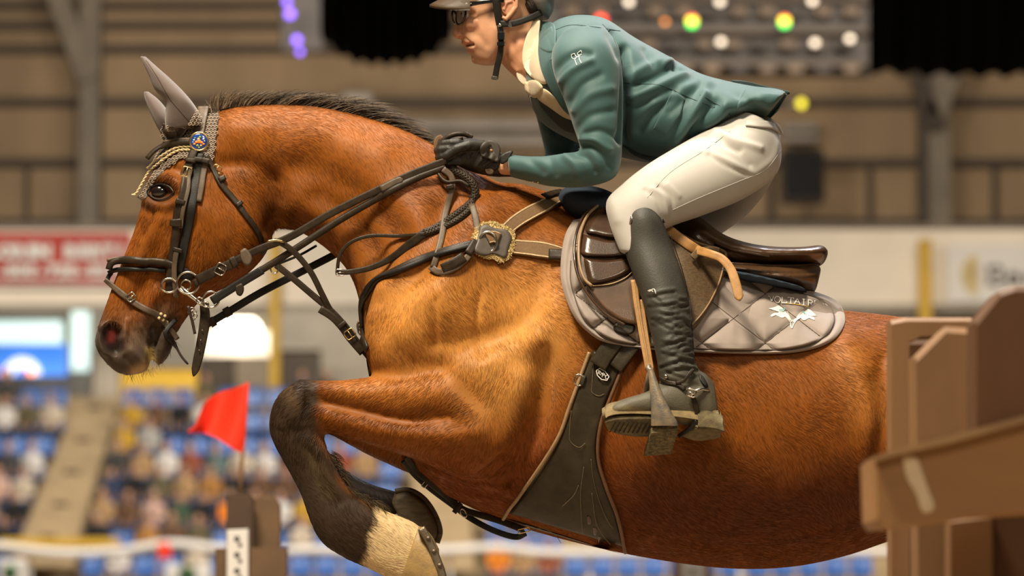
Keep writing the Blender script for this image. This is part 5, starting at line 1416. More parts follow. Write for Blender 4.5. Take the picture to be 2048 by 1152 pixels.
def letters(txt, x, y, dx, dy, w, h, slope):
    """serif capitals as pen strokes"""
    G = {'V': [[(0, 1), (.5, 0), (1, 1)]], 'O': [[(.5 + .5 * math.cos(t), .5 + .5 * math.sin(t)) for t in np.linspace(0, 2 * math.pi, 14)]], 'L': [[(.1, 1), (.1, 0), (.95, 0), (.95, .2)]], 'T': [[(0, .85), (0, 1), (1, 1), (1, .85)], [(.5, 1), (.5, 0)], [(.3, 0), (.7, 0)]],
         'A': [[(0, 0), (.5, 1), (1, 0)], [(.22, .38), (.78, .38)]], 'I': [[(.5, 0), (.5, 1)], [(.25, 0), (.75, 0)], [(.25, 1), (.75, 1)]], 'R': [[(.15, 0), (.15, 1), (.7, .98), (.9, .78), (.7, .52), (.15, .5)], [(.5, .5), (.95, 0)]], 'E': [[(.9, 1), (.12, 1), (.12, 0), (.92, 0)], [(.12, .5), (.7, .5)]]}
    out = []
    for i, c in enumerate(txt):
        one = []; out.append(one)
        for s in G[c]:
            P2 = []
            for a, b in s: P2.append((x + i * dx + a * w - b * slope * 0, y + i * dy + a * dy * w / dx - b * h))
            q = []
            for p_, r_ in zip(P2[:-1], P2[1:]): q += [p_, ((p_[0] + r_[0]) / 2, (p_[1] + r_[1]) / 2)]
            q.append(P2[-1]); one.append(q)
    return out
WORD = letters('VOLTAIRE', 1537, 603, 12.8, 1.45, 11.2, 11.5, 0)
for L in WORD: drawn('letter', L, 1.8, M['emb'], padt, PADS, off=.0018)
drawn('underline', [[(1563, 606), (1590, 609), (1616, 613)]], 1.6, M['emb_gold'], padt, PADS)
hl = [(1537, 617), (1550, 614), (1556, 611), (1562, 613), (1570, 618), (1576, 626), (1581, 636), (1585, 642), (1581, 644), (1575, 636), (1569, 628), (1570, 634), (1564, 636), (1556, 632), (1549, 630), (1544, 634), (1541, 631), (1548, 626), (1556, 626), (1557, 622), (1548, 620)]
hr = [(1634, 632), (1625, 623), (1617, 618), (1610, 621), (1602, 624), (1596, 630), (1590, 637), (1584, 642), (1588, 644), (1597, 637), (1602, 631), (1603, 638), (1610, 641), (1618, 636), (1625, 638), (1630, 641), (1627, 634), (1618, 632), (1614, 632), (1616, 628), (1626, 631)]
blob('leaping_horse', hl, M['emb'], padt, PADS, off=.0015, n=90, centre=(1562, 625), sub=2); blob('leaping_horse', hr, M['emb'], padt, PADS, off=.0015, n=90, centre=(1607, 631), sub=2)
drawn('leaping_horse_tail', [[(1566, 632), (1574, 637), (1580, 646), (1583, 657)], [(1603, 636), (1594, 641), (1588, 649), (1584, 658)], [(1585, 641), (1590, 646)], [(1585, 641), (1580, 645)]], 2.0, M['emb'], padt, PADS)
drawn('collar_mark', [[(1557, 622), (1563, 623), (1569, 618)], [(1603, 623), (1607, 628), (1613, 631)]], 1.6, M['emb_teal'], padt, PADS, off=.004)
# quilting stitches, coloured dark to deepen the shade in the valleys
M['thread'] = mat('dark_quilt_thread', (.10, .075, .06), .9, .1, 100)
def inside(u, v): return inpoly(1390 + (u - 1390) / .915, 606 + (v - 606) / .915, pad_poly)
for sg_ in (1, -1):
    for k_ in range(-4, 5):
        run = []
        for u in np.arange(1120, 1700, 4.0):
            v = 637 + sg_ * 98.0 * (k_ - (u - 1467) / 127.0)
            if inside(u, v): run.append((u, v))
        if len(run) > 4:
            p, N = PADS.line(run, .0003, 4, 1); V, F = tube_geo(p, .0011, 5); into(mesh_obj('quilt_stitch', V, F, M['thread']), padt)
edge_ = [(1390 + (u - 1390) * .925, 606 + (v - 606) * .925) for u, v in pad_poly[2:21]]
p, N = PADS.line(edge_, .0004, 4, 1); V, F = tube_geo(p, .0018, 6); into(mesh_obj('edge_stitch', V, F, M['thread']), padt)
# half pad
hp = thing('half_pad', 1180, 440, -.15, 'navy mesh half pad under the front of the saddle', 'saddle pad')
hp_st = [(1112, 396, 1124, 428, .10, 0), (1128, 378, 1148, 452, .155, 0), (1180, 374, 1200, 480, .19, 0), (1240, 400, 1262, 520, .215, 0), (1320, 490, 1330, 550, .20, 0), (1400, 534, 1412, 562, .205, 0), (1500, 556, 1512, 580, .205, 0), (1580, 576, 1592, 593, .18, 0), (1606, 586, 1610, 596, .14, 0)]
HP = Clay([loft_geo(hp_st, 6, 36)], .006, 4); HP.soften(4)
into(HP.finish('mesh_pad', M['navy']), hp)
# girth: billets, stud guard
gir = thing('girth', 1130, 980, -.28, 'dark leather stud guard girth with oval badge under the horse chest', 'girth')
gd = lambda u, v: headdepth(u, v, .004)
strap('billet', [(1262, 648), (1240, 676), (1218, 706), (1200, 734)], 36, M['girthleather'], gir, off=.022, th=.005)
strap('billet', [(1288, 668), (1270, 690), (1250, 716), (1234, 738)], 30, M['girthleather'], gir, off=.018, th=.005)
plate('billet_guard', [(1232, 642), (1270, 650), (1262, 668), (1228, 660)], lambda u, v: sideways(u, v) - .03, .006, M['girthleather'], gir, rings=6, n=40)
Lg = [(1186, 700), (1172, 732), (1158, 770), (1144, 812), (1130, 852), (1112, 892), (1086, 932), (1052, 980), (1012, 1030)]
Rg = [(1243, 738), (1228, 770), (1214, 800), (1204, 836), (1194, 880), (1196, 925), (1212, 975), (1234, 1030), (1252, 1100)]
ruled('guard', Lg, Rg, gd, .010, M['girthleather'], gir, nx=20, nt=70, relief=lambda x, t: .0015 * math.sin(x * 9) * (t > .3))
ruled('guard_flap', [(1008, 1036), (1050, 1052), (1100, 1066)], [(1256, 1112), (1200, 1096), (1150, 1082)], lambda u, v: headdepth(u, v, .004) if HSKIN.hit(u, v) else -.10, .008, M['girthleather'], gir, nx=12, nt=20)
GB = Skin(*HSKIN.t)
for L in ([(1180, 706), (1160, 756), (1140, 812), (1124, 860), (1104, 898), (1076, 940), (1044, 984), (1010, 1030)], [(1244, 744), (1222, 800), (1206, 840), (1198, 884), (1200, 925), (1216, 976), (1238, 1030), (1253, 1096)]):
    pts, N = HSKIN.line(L, .012, 4, 3); V, F = tube_geo(pts, .0045, 8); into(mesh_obj('edge_roll', V, F, M['piping'] if L[0][0] < 1200 else mat('edge_brown', (.14, .065, .03), .5, .15, 60)), gir)
def gstitch(L, m=M['stitch'], r=.0007): pts, N = HSKIN.line(L, .0155, 3, 2); V, F = tube_geo(pts, r, 5); into(mesh_obj('stitch_line', V, F, m), gir)
M['stitch_dim'] = mat('dull_stitching', (.17, .13, .07), .8, .2, 200)
gstitch([(1190, 720), (1186, 770), (1186, 785), (1200, 792), (1212, 788)], M['stitch_dim']); gstitch([(1143, 820), (1140, 860), (1142, 880), (1160, 892), (1172, 884)], M['stitch_dim'])
gstitch([(1170, 930), (1164, 980), (1166, 1030), (1168, 1056)], M['stitch_dim']); gstitch([(1184, 915), (1190, 960), (1206, 1010), (1222, 1040), (1230, 1048)], M['stitch_dim']); gstitch([(1160, 965), (1150, 985), (1128, 1005)], M['stitch_dim']); gstitch([(1060, 1048), (1090, 1046), (1115, 1060), (1125, 1074)], M['stitch_dim']); gstitch([(1186, 980), (1194, 1034), (1208, 1060), (1224, 1078)], M['stitch_dim'])
for u, v in ((1178, 1040), (1190, 1062), (1200, 1080)):
    plate('embossed_mark', [(u - 4, v - 8), (u + 3, v - 6), (u + 5, v + 6), (u - 2, v + 8)], lambda a, b: headdepth(a, b, .0150), .001, M['saddle_dark'], gir, rings=3, n=16)
plate('badge', [(1196, 742), (1202, 738), (1214, 744), (1222, 754), (1219, 762), (1208, 760), (1198, 752)], lambda u, v: headdepth(u, v, .0155), .003, M['black'], gir, rings=6, n=40)
drawn('badge_rim', [[(1196, 743), (1203, 738), (1214, 744), (1222, 755), (1218, 762), (1207, 760), (1198, 752), (1196, 743)]], 1.8, M['signwhite'], gir, HSKIN, off=.019)
drawn('badge_lettering', [[(1200, 750), (1201, 743), (1205, 744), (1202, 748), (1206, 752)], [(1206, 746), (1208, 750), (1211, 746), (1208, 756)], [(1211, 753), (1213, 748), (1215, 755)], [(1218, 752), (1215, 754), (1216, 759), (1219, 759)]], 1.3, M['signwhite'], gir, HSKIN, off=.0195)
ring((1158, 760), 9, gir, y=headdepth(1158, 760, .016), ry=11, th=.002); keeper((1166, 762), 20, 15, gir, off=.014, L=8, m=M['girthleather'])
# saddle
sad = thing('saddle', 1400, 560, -.2, 'glossy brown jumping saddle with padded knee blocks under the rider', 'saddle')
seat_st = [(1178, 396, 1192, 462, .055, 0), (1240, 392, 1252, 500, .10, 0), (1320, 408, 1322, 532, .13, 0), (1385, 426, 1392, 546, .150, 0), (1440, 468, 1450, 548, .165, 0), (1490, 488, 1500, 546, .172, 0), (1545, 497, 1550, 540, .172, 0), (1600, 497, 1604, 536, .155, 0), (1640, 492, 1640, 532, .105, 0), (1655, 502, 1652, 520, .05, 0)]
SS = Clay([loft_geo(seat_st, 6, 36)], .005, 4); SS.soften(4)
SS.strokes([([(1400, 470), (1460, 505), (1540, 520), (1640, 515)], 5, -4), ([(1380, 440), (1440, 480), (1520, 505)], 10, 3)])
into(SS.finish('seat', M['saddle']), sad)
pan_st = [(1400, 536, 1404, 566, .190, 0), (1450, 528, 1458, 572, .190, 0), (1520, 528, 1530, 586, .178, 0), (1580, 528, 1592, 596, .16, 0), (1622, 528, 1626, 588, .12, 0), (1640, 534, 1636, 560, .06, 0)]
PN = Clay([loft_geo(pan_st, 6, 32)], .005, 3); PN.soften(4); PN.strokes([([(1410, 540), (1500, 545), (1600, 545), (1636, 540)], 4, -4), ([(1440, 560), (1520, 575), (1600, 580)], 8, -2)])
into(PN.finish('panel', M['saddle']), sad)
for L in ([(1420, 524), (1470, 528), (1540, 532), (1600, 532), (1638, 528)], [(1430, 486), (1470, 500), (1540, 512)]):
    p, N = Skin(SS.bvh(), PN.bvh()).line(L, .001, 4, 3); V, F = tube_geo(p, .0035, 8); into(mesh_obj('welt', V, F, M['saddle_dark']), sad)
SEATSK = Skin(SS.bvh(), PN.bvh())
def fd(o): return lambda u, v: sideways(u, v) - o
# flap: rear grained calf area, front polished with knee blocks
flap_rear = [(1262, 480), (1310, 466), (1350, 462), (1404, 486), (1448, 500), (1456, 514), (1446, 556), (1428, 598), (1408, 632), (1384, 656), (1340, 650), (1290, 620), (1260, 560)]
plate('flap', flap_rear, fd(.042), .007, M['grain'], sad, rings=18, n=120, edge=.05)
flap_front = [(1200, 410), (1170, 440), (1156, 480), (1156, 520), (1166, 556), (1185, 590), (1212, 622), (1246, 644), (1290, 650), (1320, 640), (1310, 560), (1290, 500), (1262, 440), (1240, 410)]
fo = plate('flap', flap_front, fd(.040), .010, M['saddle'], sad, rings=20, n=140, edge=.05)
for poly in ([(1206, 408), (1184, 432), (1170, 462), (1192, 470), (1225, 476), (1260, 472), (1250, 430), (1232, 410)], [(1166, 468), (1162, 492), (1164, 510), (1200, 514), (1240, 512), (1262, 508), (1256, 482), (1215, 480)], [(1166, 516), (1172, 548), (1182, 568), (1218, 562), (1250, 550), (1266, 536), (1262, 516), (1214, 520)]):
    plate('knee_block', poly, fd(.047), .020, M['saddle_dark'], sad, rings=14, n=80, edge=.35)
def line_on(name, L, d, r, m):
    q = resample(catmull(np.array(L, float), 8), 4); pts = np.array([P(u, v, sideways(u, v) - d) for u, v in q]); V, F = tube_geo(pts, r, 6); return into(mesh_obj(name, V, F, m), sad)
line_on('flap_piping', [(1206, 404), (1176, 430), (1160, 470), (1158, 520), (1168, 556), (1184, 572)], .058, .004, M['piping'])
line_on('flap_piping', [(1198, 404), (1166, 434), (1150, 480), (1150, 524), (1160, 560), (1180, 594), (1212, 628), (1250, 650)], .050, .0035, M['saddle_dark'])
line_on('stitch_line', [(1180, 572), (1220, 568), (1250, 556), (1268, 540)], .054, .0016, M['stitch'])
line_on('flap_edge', [(1380, 653), (1402, 630), (1422, 600), (1440, 560), (1449, 520)], .051, .0022, M['piping'])
line_on('flap_edge', [(1356, 472), (1400, 488), (1446, 502), (1452, 514)], .051, .004, M['grain'])
# skirt strap with its keeper, tan stirrup leather end
st_ = thing('stirrup_leather', 1300, 640, -.36, 'tan stirrup leather hanging in front of the boot and tucked behind it', 'strap')
def offs(L, o): return [sideways(u, v) - o for u, v in L]
L = [(1322, 448), (1345, 466), (1375, 488), (1400, 504)]
strap('leather_end', L, 20, M['tan'], st_, y=offs(L, .058), th=.004)
L = [(1392, 500), (1420, 508), (1444, 518), (1462, 540), (1472, 570), (1480, 602)]
strap('leather_end', L, 17, M['tan'], st_, y=[offs([L[0]], .058)[0], -.30, -.315, -.325, -.335, -.345], th=.004, tip=True, taper=[18, 17, 16, 17, 19, 18])
L = [(1384, 516), (1400, 503), (1425, 500), (1438, 503)]
strap('flap_keeper', L, 14, M['grain'], sad, y=offs(L, .064), th=.005)
for L in ([(1268, 560), (1274, 610), (1282, 660), (1290, 705), (1296, 740)], [(1280, 600), (1288, 650), (1296, 700), (1303, 740)]):
    o_ = strap('leather', L, 11, M['tan'], st_, y=[-.325, -.335, -.345, -.355, -.36], th=.004, taper=[13, 12, 11, 11, 10])
    q = resample(catmull(np.array(L, float), 8), 3); pts = np.array([P(u, v, y) for (u, v), y in zip(q, np.interp(np.arange(len(q)), np.linspace(0, len(q), 5), [-.3305, -.3405, -.3505, -.3605, -.3655]))]); V, F = tube_geo(pts, .0008, 5); sub(mesh_obj('stitching', V, F, M['stitch']), o_, st_)
M['stirrup'] = mat('worn_black_iron', (.16, .15, .14), .4, .3, 40, .3, 250, metal=.35, col2=(.36, .28, .17))
M['tread'] = mat('dirty_rubber_tread', (.055, .045, .025), .9, .4, 120, 1.0, 300, col2=(.20, .15, .07))
sti = thing('stirrup', 1320, 895, -.40, 'dusty black stirrup iron under the near riding boot', 'stirrup')
def branch(y0, y1):
    q = catmull(np.array([(1300, 736, y0, 6, 12), (1306, 760, y0 - .006, 8, 12), (1314, 792, y0 - .012, 13, 12), (1322, 822, y0 - .014, 19, 14), (1328, 842, y0 - .012, 25, 16), (1330, 852, y0 - .01, 27, 16)], float), 8)
    V = []; k = 12; a = np.linspace(0, 2 * np.pi, k, endpoint=False)
    for u, v, y, w, t in q:
        c = P(u, v, y); V += [c + np.array([math.cos(b) * w * PX, math.sin(b) * t * PX * .5, 0]) for b in a]
    F = [(i * k + j, i * k + (j + 1) % k, (i + 1) * k + (j + 1) % k, (i + 1) * k + j) for i in range(len(q) - 1) for j in range(k)]
    F += [tuple(range(k - 1, -1, -1)), tuple((len(q) - 1) * k + j for j in range(k))]
    return V, F
into(mesh_obj('branch', *branch(-.43, 0), M['stirrup']), sti)
V, F = tube_geo([P(1300, 742, -.42), P(1294, 770, -.37), P(1290, 800, -.335), P(1300, 850, -.33)], [.006, .006, .007, .009], 8); into(mesh_obj('branch', V, F, M['stirrup']), sti)
V, F = tube_geo([P(1298, 740, -.43), P(1297, 732, -.40), P(1296, 738, -.37)], .006, 8); into(mesh_obj('eye', V, F, M['stirrup']), sti)
tp = [P(1302, 856, -.435), P(1356, 852, -.435), P(1342, 898, -.35), P(1288, 902, -.35)]
dn = np.array([0, -.004, -.012]); V = tp + [p_ + dn for p_ in tp]
F = [(0, 1, 2, 3), (7, 6, 5, 4), (0, 4, 5, 1), (1, 5, 6, 2), (2, 6, 7, 3), (3, 7, 4, 0)]
into(mesh_obj('tread_plate', V, F, M['tread'], smooth=False), sti)
# ================================================================== the rider
M['jacket'] = mat('teal_stretch_cloth', (.028, .087, .090), .66, .05, 12, .10, 900, sheen=.25)
M['jacket_dark'] = mat('dark_teal_lining', (.012, .032, .036), .7, .1, 20, .1, 900)
M['breeches'] = mat('white_breeches_cloth', (.44, .42, .39), .7, .03, 15, .10, 900, sheen=.2)
M['boot'] = mat('grey_black_boot_leather', (.034, .032, .026), .58, .22, 18, .30, 300, spec=.3, col2=(.056, .052, .042))
M['sole'] = mat('muddy_rubber_sole', (.085, .068, .034), .85, .3, 60, .5, 260, col2=(.17, .13, .062))
M['glove'] = mat('black_glove_leather', (.020, .018, .015), .5, .3, 50, .4, 380, spec=.4)
M['shirt'] = mat('cream_shirt_cloth', (.72, .60, .44), .75, .04, 20, .12, 700)
M['tie'] = mat('cream_silk_tie', (.62, .50, .33), .5, .05, 60, .15, 800, sheen=.2)
M['skin'] = tint_mat('face_skin', rough=.48, var=.06, scale=60, bump=.10, bscale=420, spec=.4, sub=.12)
M['hlm'] = mat('grey_helmet_shell', (.20, .19, .185), .4, .1, 20, spec=.5, coat=.1)
M['hair_dark'] = mat('dark_brown_hair', (.022, .013, .008), .55, .3, 90, .6, 500)
M['brim'] = mat('brown_visor_leather', (.055, .032, .015), .4, .15, 30)
rid = thing('person', 1300, 600, 0, 'rider in teal jacket, white breeches, black boots and helmet crouched over the saddle', 'person')
# ---- head and neck: one body surface
head_s = [(940, -72, 1050, -74, .04, 0), (914, -45, 1085, -48, .070, 0), (909, -8, 1094, -4, .077, 0), (913, 14, 1088, 30, .073, 0), (922, 32, 1075, 55, .070, 0, 2.2), (921, 55, 1058, 82, .066, 0, 2.2), (922, 74, 1042, 100, .061, 0, 2.3), (928, 92, 1028, 112, .055, 0, 2.3), (940, 108, 1010, 122, .047, 0, 2.3), (949, 121, 990, 129, .034, 0, 2.2), (957, 129, 975, 130, .015, 0)]
nose_s = [(914, 14, 940, 16, .008, 0), (913, 30, 940, 32, .010, 0), (909, 48, 940, 50, .013, 0), (905.5, 64, 935, 66, .016, 0), (906, 72, 930, 73, .017, 0), (914, 77, 930, 78, .010, 0)]
neck_s = [(972, 40, 1082, 20, .056, 0), (985, 90, 1088, 55, .057, 0), (1002, 125, 1096, 82, .058, 0), (1024, 148, 1108, 108, .062, 0), (1048, 170, 1125, 130, .066, 0)]
hg = [loft_geo(head_s, 6, 36), loft_geo(nose_s, 5, 18), loft_geo(neck_s, 5, 28), ball_geo(P(929, 86, 0), (.0085, .022, .006), 16, 10), ball_geo(P(940, 102, 0), (.0085, .020, .0065), 16, 10), ball_geo(P(953, 118, 0), (.013, .018, .013), 16, 10)]
for s_ in (-1, 1):
    hg.append(ball_geo(P(917, 72, s_ * .012), (.010, .008, .008), 14, 8))
    hg.append(ball_geo(P(948, 48, s_ * .048), (.022, .014, .018), 16, 10))
    hg.append(ball_geo(P(918, 8, s_ * .028), (.010, .028, .008), 16, 8))
HD = Clay(hg, .0026, 4); HD.soften(3)
HD.strokes([([(925, 92), (934, 91), (944, 90)], 3.2, -9), ([(928, 30), (936, 28), (946, 29)], 7, -5), ([(940, 62), (958, 74), (972, 90)], 9, -2.5), ([(926, 74), (934, 80), (942, 88)], 3.0, -2.2), ([(990, 60), (985, 95), (978, 118)], 10, 2.0), ([(1012, 120), (1040, 90)], 10, 3), ([(1022, 132), (1034, 142)], 6, 4), ([(955, 100), (975, 108)], 8, -1.5)], both=True)
HD.strokes([([(920, 76)], 3.2, -4)], both=True)
HD.paint((.60, .33, .20))
HD.dab(HD.field([(950, 50), (975, 70)], 22, True) * .55, (.66, .33, .19)); HD.dab(HD.field([(953, 45), (956, 56)], 5, True) * .6, (.30, .09, .045)); HD.dab(HD.field([(908, 70), (918, 74)], 8, True) * .55, (.62, .24, .14))
HD.dab(HD.field([(1030, 90), (1020, 130)], 30, True) * .55, (.56, .24, .12)); HD.dab(HD.field([(924, 85), (938, 88)], 3.6, True) * .8, (.52, .14, .10)); HD.dab(HD.field([(937, 101), (945, 103)], 3.8, True) * .8, (.50, .14, .10))
HD.dab(HD.field([(934, 92), (942, 92)], 2.6, True) * .95, (.03, .01, .008)); HD.dab(HD.field([(955, 112), (980, 105)], 16, True) * .3, (.40, .22, .14)); HD.dab(HD.field([(985, 10), (982, 30)], 9, True) * .8, (.05, .03, .02))
into(HD.finish('body', M['skin']), rid)
HDS = Skin(HD.bvh())
# ears
for s_ in (-1, 1):
    yy = s_ * .079
    eg = [tube_geo([P(1004, 8, yy), P(1008, -8, yy * 1.02), P(1022, -14, yy * 1.06), P(1034, -4, yy * 1.07), P(1033, 14, yy * 1.05), P(1022, 28, yy * 1.02), P(1012, 38, yy), P(1005, 34, yy * .97)], [.004, .0045, .005, .005, .0048, .0048, .006, .004], 10), ball_geo(P(1017, 10, yy * .96), (.019, .006, .026), 16, 10), tube_geo([P(1008, 20, yy), P(1014, 6, yy * 1.03), P(1024, 2, yy * 1.04)], [.004, .0035, .003], 8)]
    C = Clay(eg, .0014, 2); C.paint((.60, .30, .18)); C.dab(C.field([(1012, 12), (1018, 2)], 5) * .7, (.30, .11, .06)); into(C.finish('ear', M['skin']), rid)
M['eyew'] = mat('eye_white', (.75, .70, .64), .2, .03, 30, coat=.5); M['iris'] = mat('dark_iris', (.03, .015, .008), .1, .2, 30, coat=.5); M['teeth'] = mat('teeth', (.72, .66, .55), .25, .04, 30)
for s_ in (-1, 1):
    V, F = ball_geo(P(932, 27, s_ * .034), .0115, 16, 10); e_ = into(mesh_obj('eye', V, F, M['eyew']), rid)
    V, F = ball_geo(P(924.5, 28, s_ * .036), (.004, .0055, .0055), 12, 8); sub(mesh_obj('iris', V, F, M['iris']), e_, rid)
into(MB().box(P(938, 88, 0), (.006, .016, .003), bev=.001).build('teeth', M['teeth']), rid)
# hair below the helmet
hr_ = [loft_geo([(1032, -40, 1094, -40, .074, 0), (1036, -5, 1096, 0, .076, 0), (1040, 18, 1088, 26, .072, 0), (1052, 30, 1078, 38, .06, 0)], 5, 28), loft_geo([(976, -40, 1000, -40, .079, 0), (974, -5, 992, -4, .0785, 0), (980, 14, 988, 16, .0765, 0)], 4, 20)]
HR = Clay(hr_, .003, 1); V_ = HR.V; HR.V = V_ + HR.N * (.0012 * np.sin(V_[:, 0] * 900 + V_[:, 2] * 500))[:, None]; HR.upd(); into(HR.finish('hair', M['hair_dark']), rid)
# glasses
gl = []
M['frame'] = mat('glossy_black_frame', (.008, .008, .009), .18, .2, 40, coat=.5)
def glass_y(u): return -.060 + (u - 930) * 0
lens_c = np.array(P(922, 31, -.036)); lens_f = np.array(P(914, 30, .036))
fr = MB()
for c_, t_ in ((lens_c, -1), (lens_f, 1)):
    ax = norm(np.array([.48, t_ * 1.0, 0])); V, F = tube_geo(ring_pts(c_, .026, ax, (.12, 0, 1), 28, .022), .0028, 8, True); fr.add(V, F)
V, F = tube_geo([lens_c + np.array([-.012, .024, .006]), P(909, 22, 0), lens_f + np.array([-.008, -.024, .006])], .0025, 8); fr.add(V, F)
go = into(fr.build('glasses', M['frame'], smooth=True), rid)
for s_ in (-1, 1):
    V, F = band_geo([P(926, 12, s_ * .062), P(940, 8, s_ * .073), P(960, 5, s_ * .080), P(985, 2, s_ * .083), P(1008, 2, s_ * .084)], np.tile([0, s_ * 1.0, 0], (5, 1)), [.017, .012, .010, .009, .008], .003); sub(mesh_obj('temple', V, F, M['frame']), go, rid)
drawn_ = MB()
for L in ([(931, 12), (933, 8), (935, 10), (934, 12)], [(935, 12), (937, 9), (938, 12), (940, 9)], [(941, 11), (942, 8), (943, 10)]):
    V, F = tube_geo([P(u, v - 2, -.0795) for u, v in L], .0007, 5); drawn_.add(V, F)
sub(drawn_.build('lettering', M['signwhite'], smooth=True), go, rid)
mg, ntg, bg_ = new_mat('lens_glass'); bg_.inputs['Base Color'].default_value = (.8, .8, .8, 1); bg_.inputs['Transmission Weight'].default_value = .85; bg_.inputs['Roughness'].default_value = .03; bg_.inputs['IOR'].default_value = 1.25
for c_, t_ in ((lens_c, -1), (lens_f, 1)):
    ax = norm(np.array([.48, t_ * 1.0, 0])); rp_ = ring_pts(c_, .025, ax, (.12, 0, 1), 28, .021); nn_ = np.cross(ax, (.12, 0, 1)) * .001
    V = np.vstack([rp_ + nn_, rp_ - nn_]); F = [tuple(range(28)), tuple(range(55, 27, -1))] + [(j, 28 + j, 28 + (j + 1) % 28, (j + 1) % 28) for j in range(28)]
    sub(mesh_obj('lens', V, F, mg, smooth=False), go, rid)
# helmet: shell, visor, harness
hel = thing('helmet', 1000, 0, 0, 'dark grey riding helmet with brown visor and black chin harness on the rider', 'helmet')
hs_ = [(900, -20, 1098, -8, .096, 0, 2.3), (893, -45, 1106, -40, .104, 0, 2.3), (905, -80, 1100, -80, .100, 0, 2.2), (940, -112, 1070, -115, .07, 0), (985, -125, 1020, -126, .02, 0)]
hk = [(1040, -40, 1104, -40, .092, 0, 2.4), (1048, -10, 1108, -8, .090, 0, 2.4), (1058, 16, 1107, 18, .080, 0, 2.4), (1070, 32, 1098, 36, .05, 0)]
into(mesh_obj('shell', *loft_geo(hs_, 6, 40), M['hlm']), hel); into(mesh_obj('rear_shell', *loft_geo(hk, 6, 36), M['hlm']), hel)
V, F = tube_geo([P(1104, v, 0) for v in (-40, -20, 0, 20)], .004, 8); into(mesh_obj('rear_trim', V, F, M['steel']), hel)
vs = []
for i, t in enumerate(np.linspace(-1, 1, 17)):
    for s_, (u, v) in ((0, (918, -8)), (.5, (886, 6)), (.85, (866, 16)), (1, (859, 20))):
        w_ = .092 * math.sin(math.acos(min(1, abs(t) * .0 + 0))) if False else .092
        uu = 918 + (u - 918) * math.sqrt(max(.0, 1 - t ** 4)) + 22 * t * t; vs.append(P(uu, v - 6 + 8 * t * t, t * .082))
F = []
for i in range(16):
    for j in range(3): a = i * 4 + j; F.append((a, a + 1, a + 5, a + 4))
n_ = len(vs); vs = vs + [p_ + np.array([0, 0, .006]) for p_ in vs]; F += [tuple(n_ + k for k in f[::-1]) for f in F]
for i in range(16): a = i * 4 + 3; F.append((a, n_ + a, n_ + a + 4, a + 4))
into(mesh_obj('visor', vs, F, M['brim']), hel)
def hstrap(L, w, ys, m='black', th=.003, nm='harness_strap'): return strap(nm, L, w, M[m], hel, y=ys, th=th, skin=HDS, clear=.002)
hstrap([(988, -30), (992, 0), (996, 30), (1000, 50)], 15, [-.085, -.084, -.078, -.072]); hstrap([(1000, 48), (1030, 46), (1060, 36), (1082, 26)], 13, [-.074, -.075, -.072, -.06], th=.004)
hstrap([(1000, 50), (1002, 80), (1000, 110), (994, 135), (990, 158)], 12, [-.074, -.070, -.062, -.055, -.05], th=.004)
into(MB().box(P(1002, 72, -.078), (.0085, .005, .010), bev=.002).build('clip', M['frame']), hel); into(MB().box(P(1002, 88, -.075), (.0095, .005, .006), bev=.002).build('clip', M['frame']), hel)
into(MB().box(P(989, 156, -.054), (.0075, .003, .004), roty(.1), bev=.001).build('strap_tip', M['steel']), hel); stud((1000, 50), 3.5, hel, M['steel'], y=-.078); into(MB().box(P(1020, 49, -.08), (.004, .003, .008), bev=.001).build('slider', M['steel']), hel)
hstrap([(1000, 62), (985, 100), (975, 124), (972, 130)], 6, [-.066, -.055, -.035, -.0]) if False else None

# ---- jacket
tor = [(1088, 58, 1044, 150, .072, 0), (1118, 40, 1054, 182, .130, 0), (1160, 32, 1064, 214, .180, 0), (1212, 40, 1086, 246, .196, 0), (1268, 76, 1136, 276, .188, 0), (1330, 110, 1200, 300, .172, 0), (1395, 146, 1262, 318, .162, 0), (1448, 162, 1322, 322, .162, 0), (1505, 175, 1405, 282, .170, 0), (1545, 181, 1470, 248, .174, 0), (1573, 188, 1522, 250, .168, 0)]
armn = [(1128, 62, 1208, 52, .050, -.155), (1104, 100, 1238, 96, .072, -.200), (1108, 150, 1246, 158, .074, -.222), (1130, 205, 1247, 222, .067, -.235), (1146, 252, 1245, 275, .062, -.242), (1158, 288, 1242, 326, .058, -.245), (1160, 302, 1226, 358, .056, -.240), (1130, 306, 1172, 374, .053, -.225), (1090, 312, 1112, 374, .048, -.195), (1050, 312, 1062, 364, .042, -.168), (1012, 308, 1020, 354, .037, -.145)]
armf = [(1058, 130, 1160, 130, .065, .165), (1062, 190, 1160, 210, .066, .200), (1078, 255, 1165, 272, .060, .215), (1088, 298, 1172, 325, .056, .21), (1086, 316, 1120, 372, .052, .18), (1044, 318, 1056, 362, .042, .13), (1008, 312, 1014, 352, .037, .09)]
JK = Clay([loft_geo(tor, 6, 48), loft_geo(armn, 6, 32), loft_geo(armf, 6, 28)], .0042, 6)
JK.soften(10)
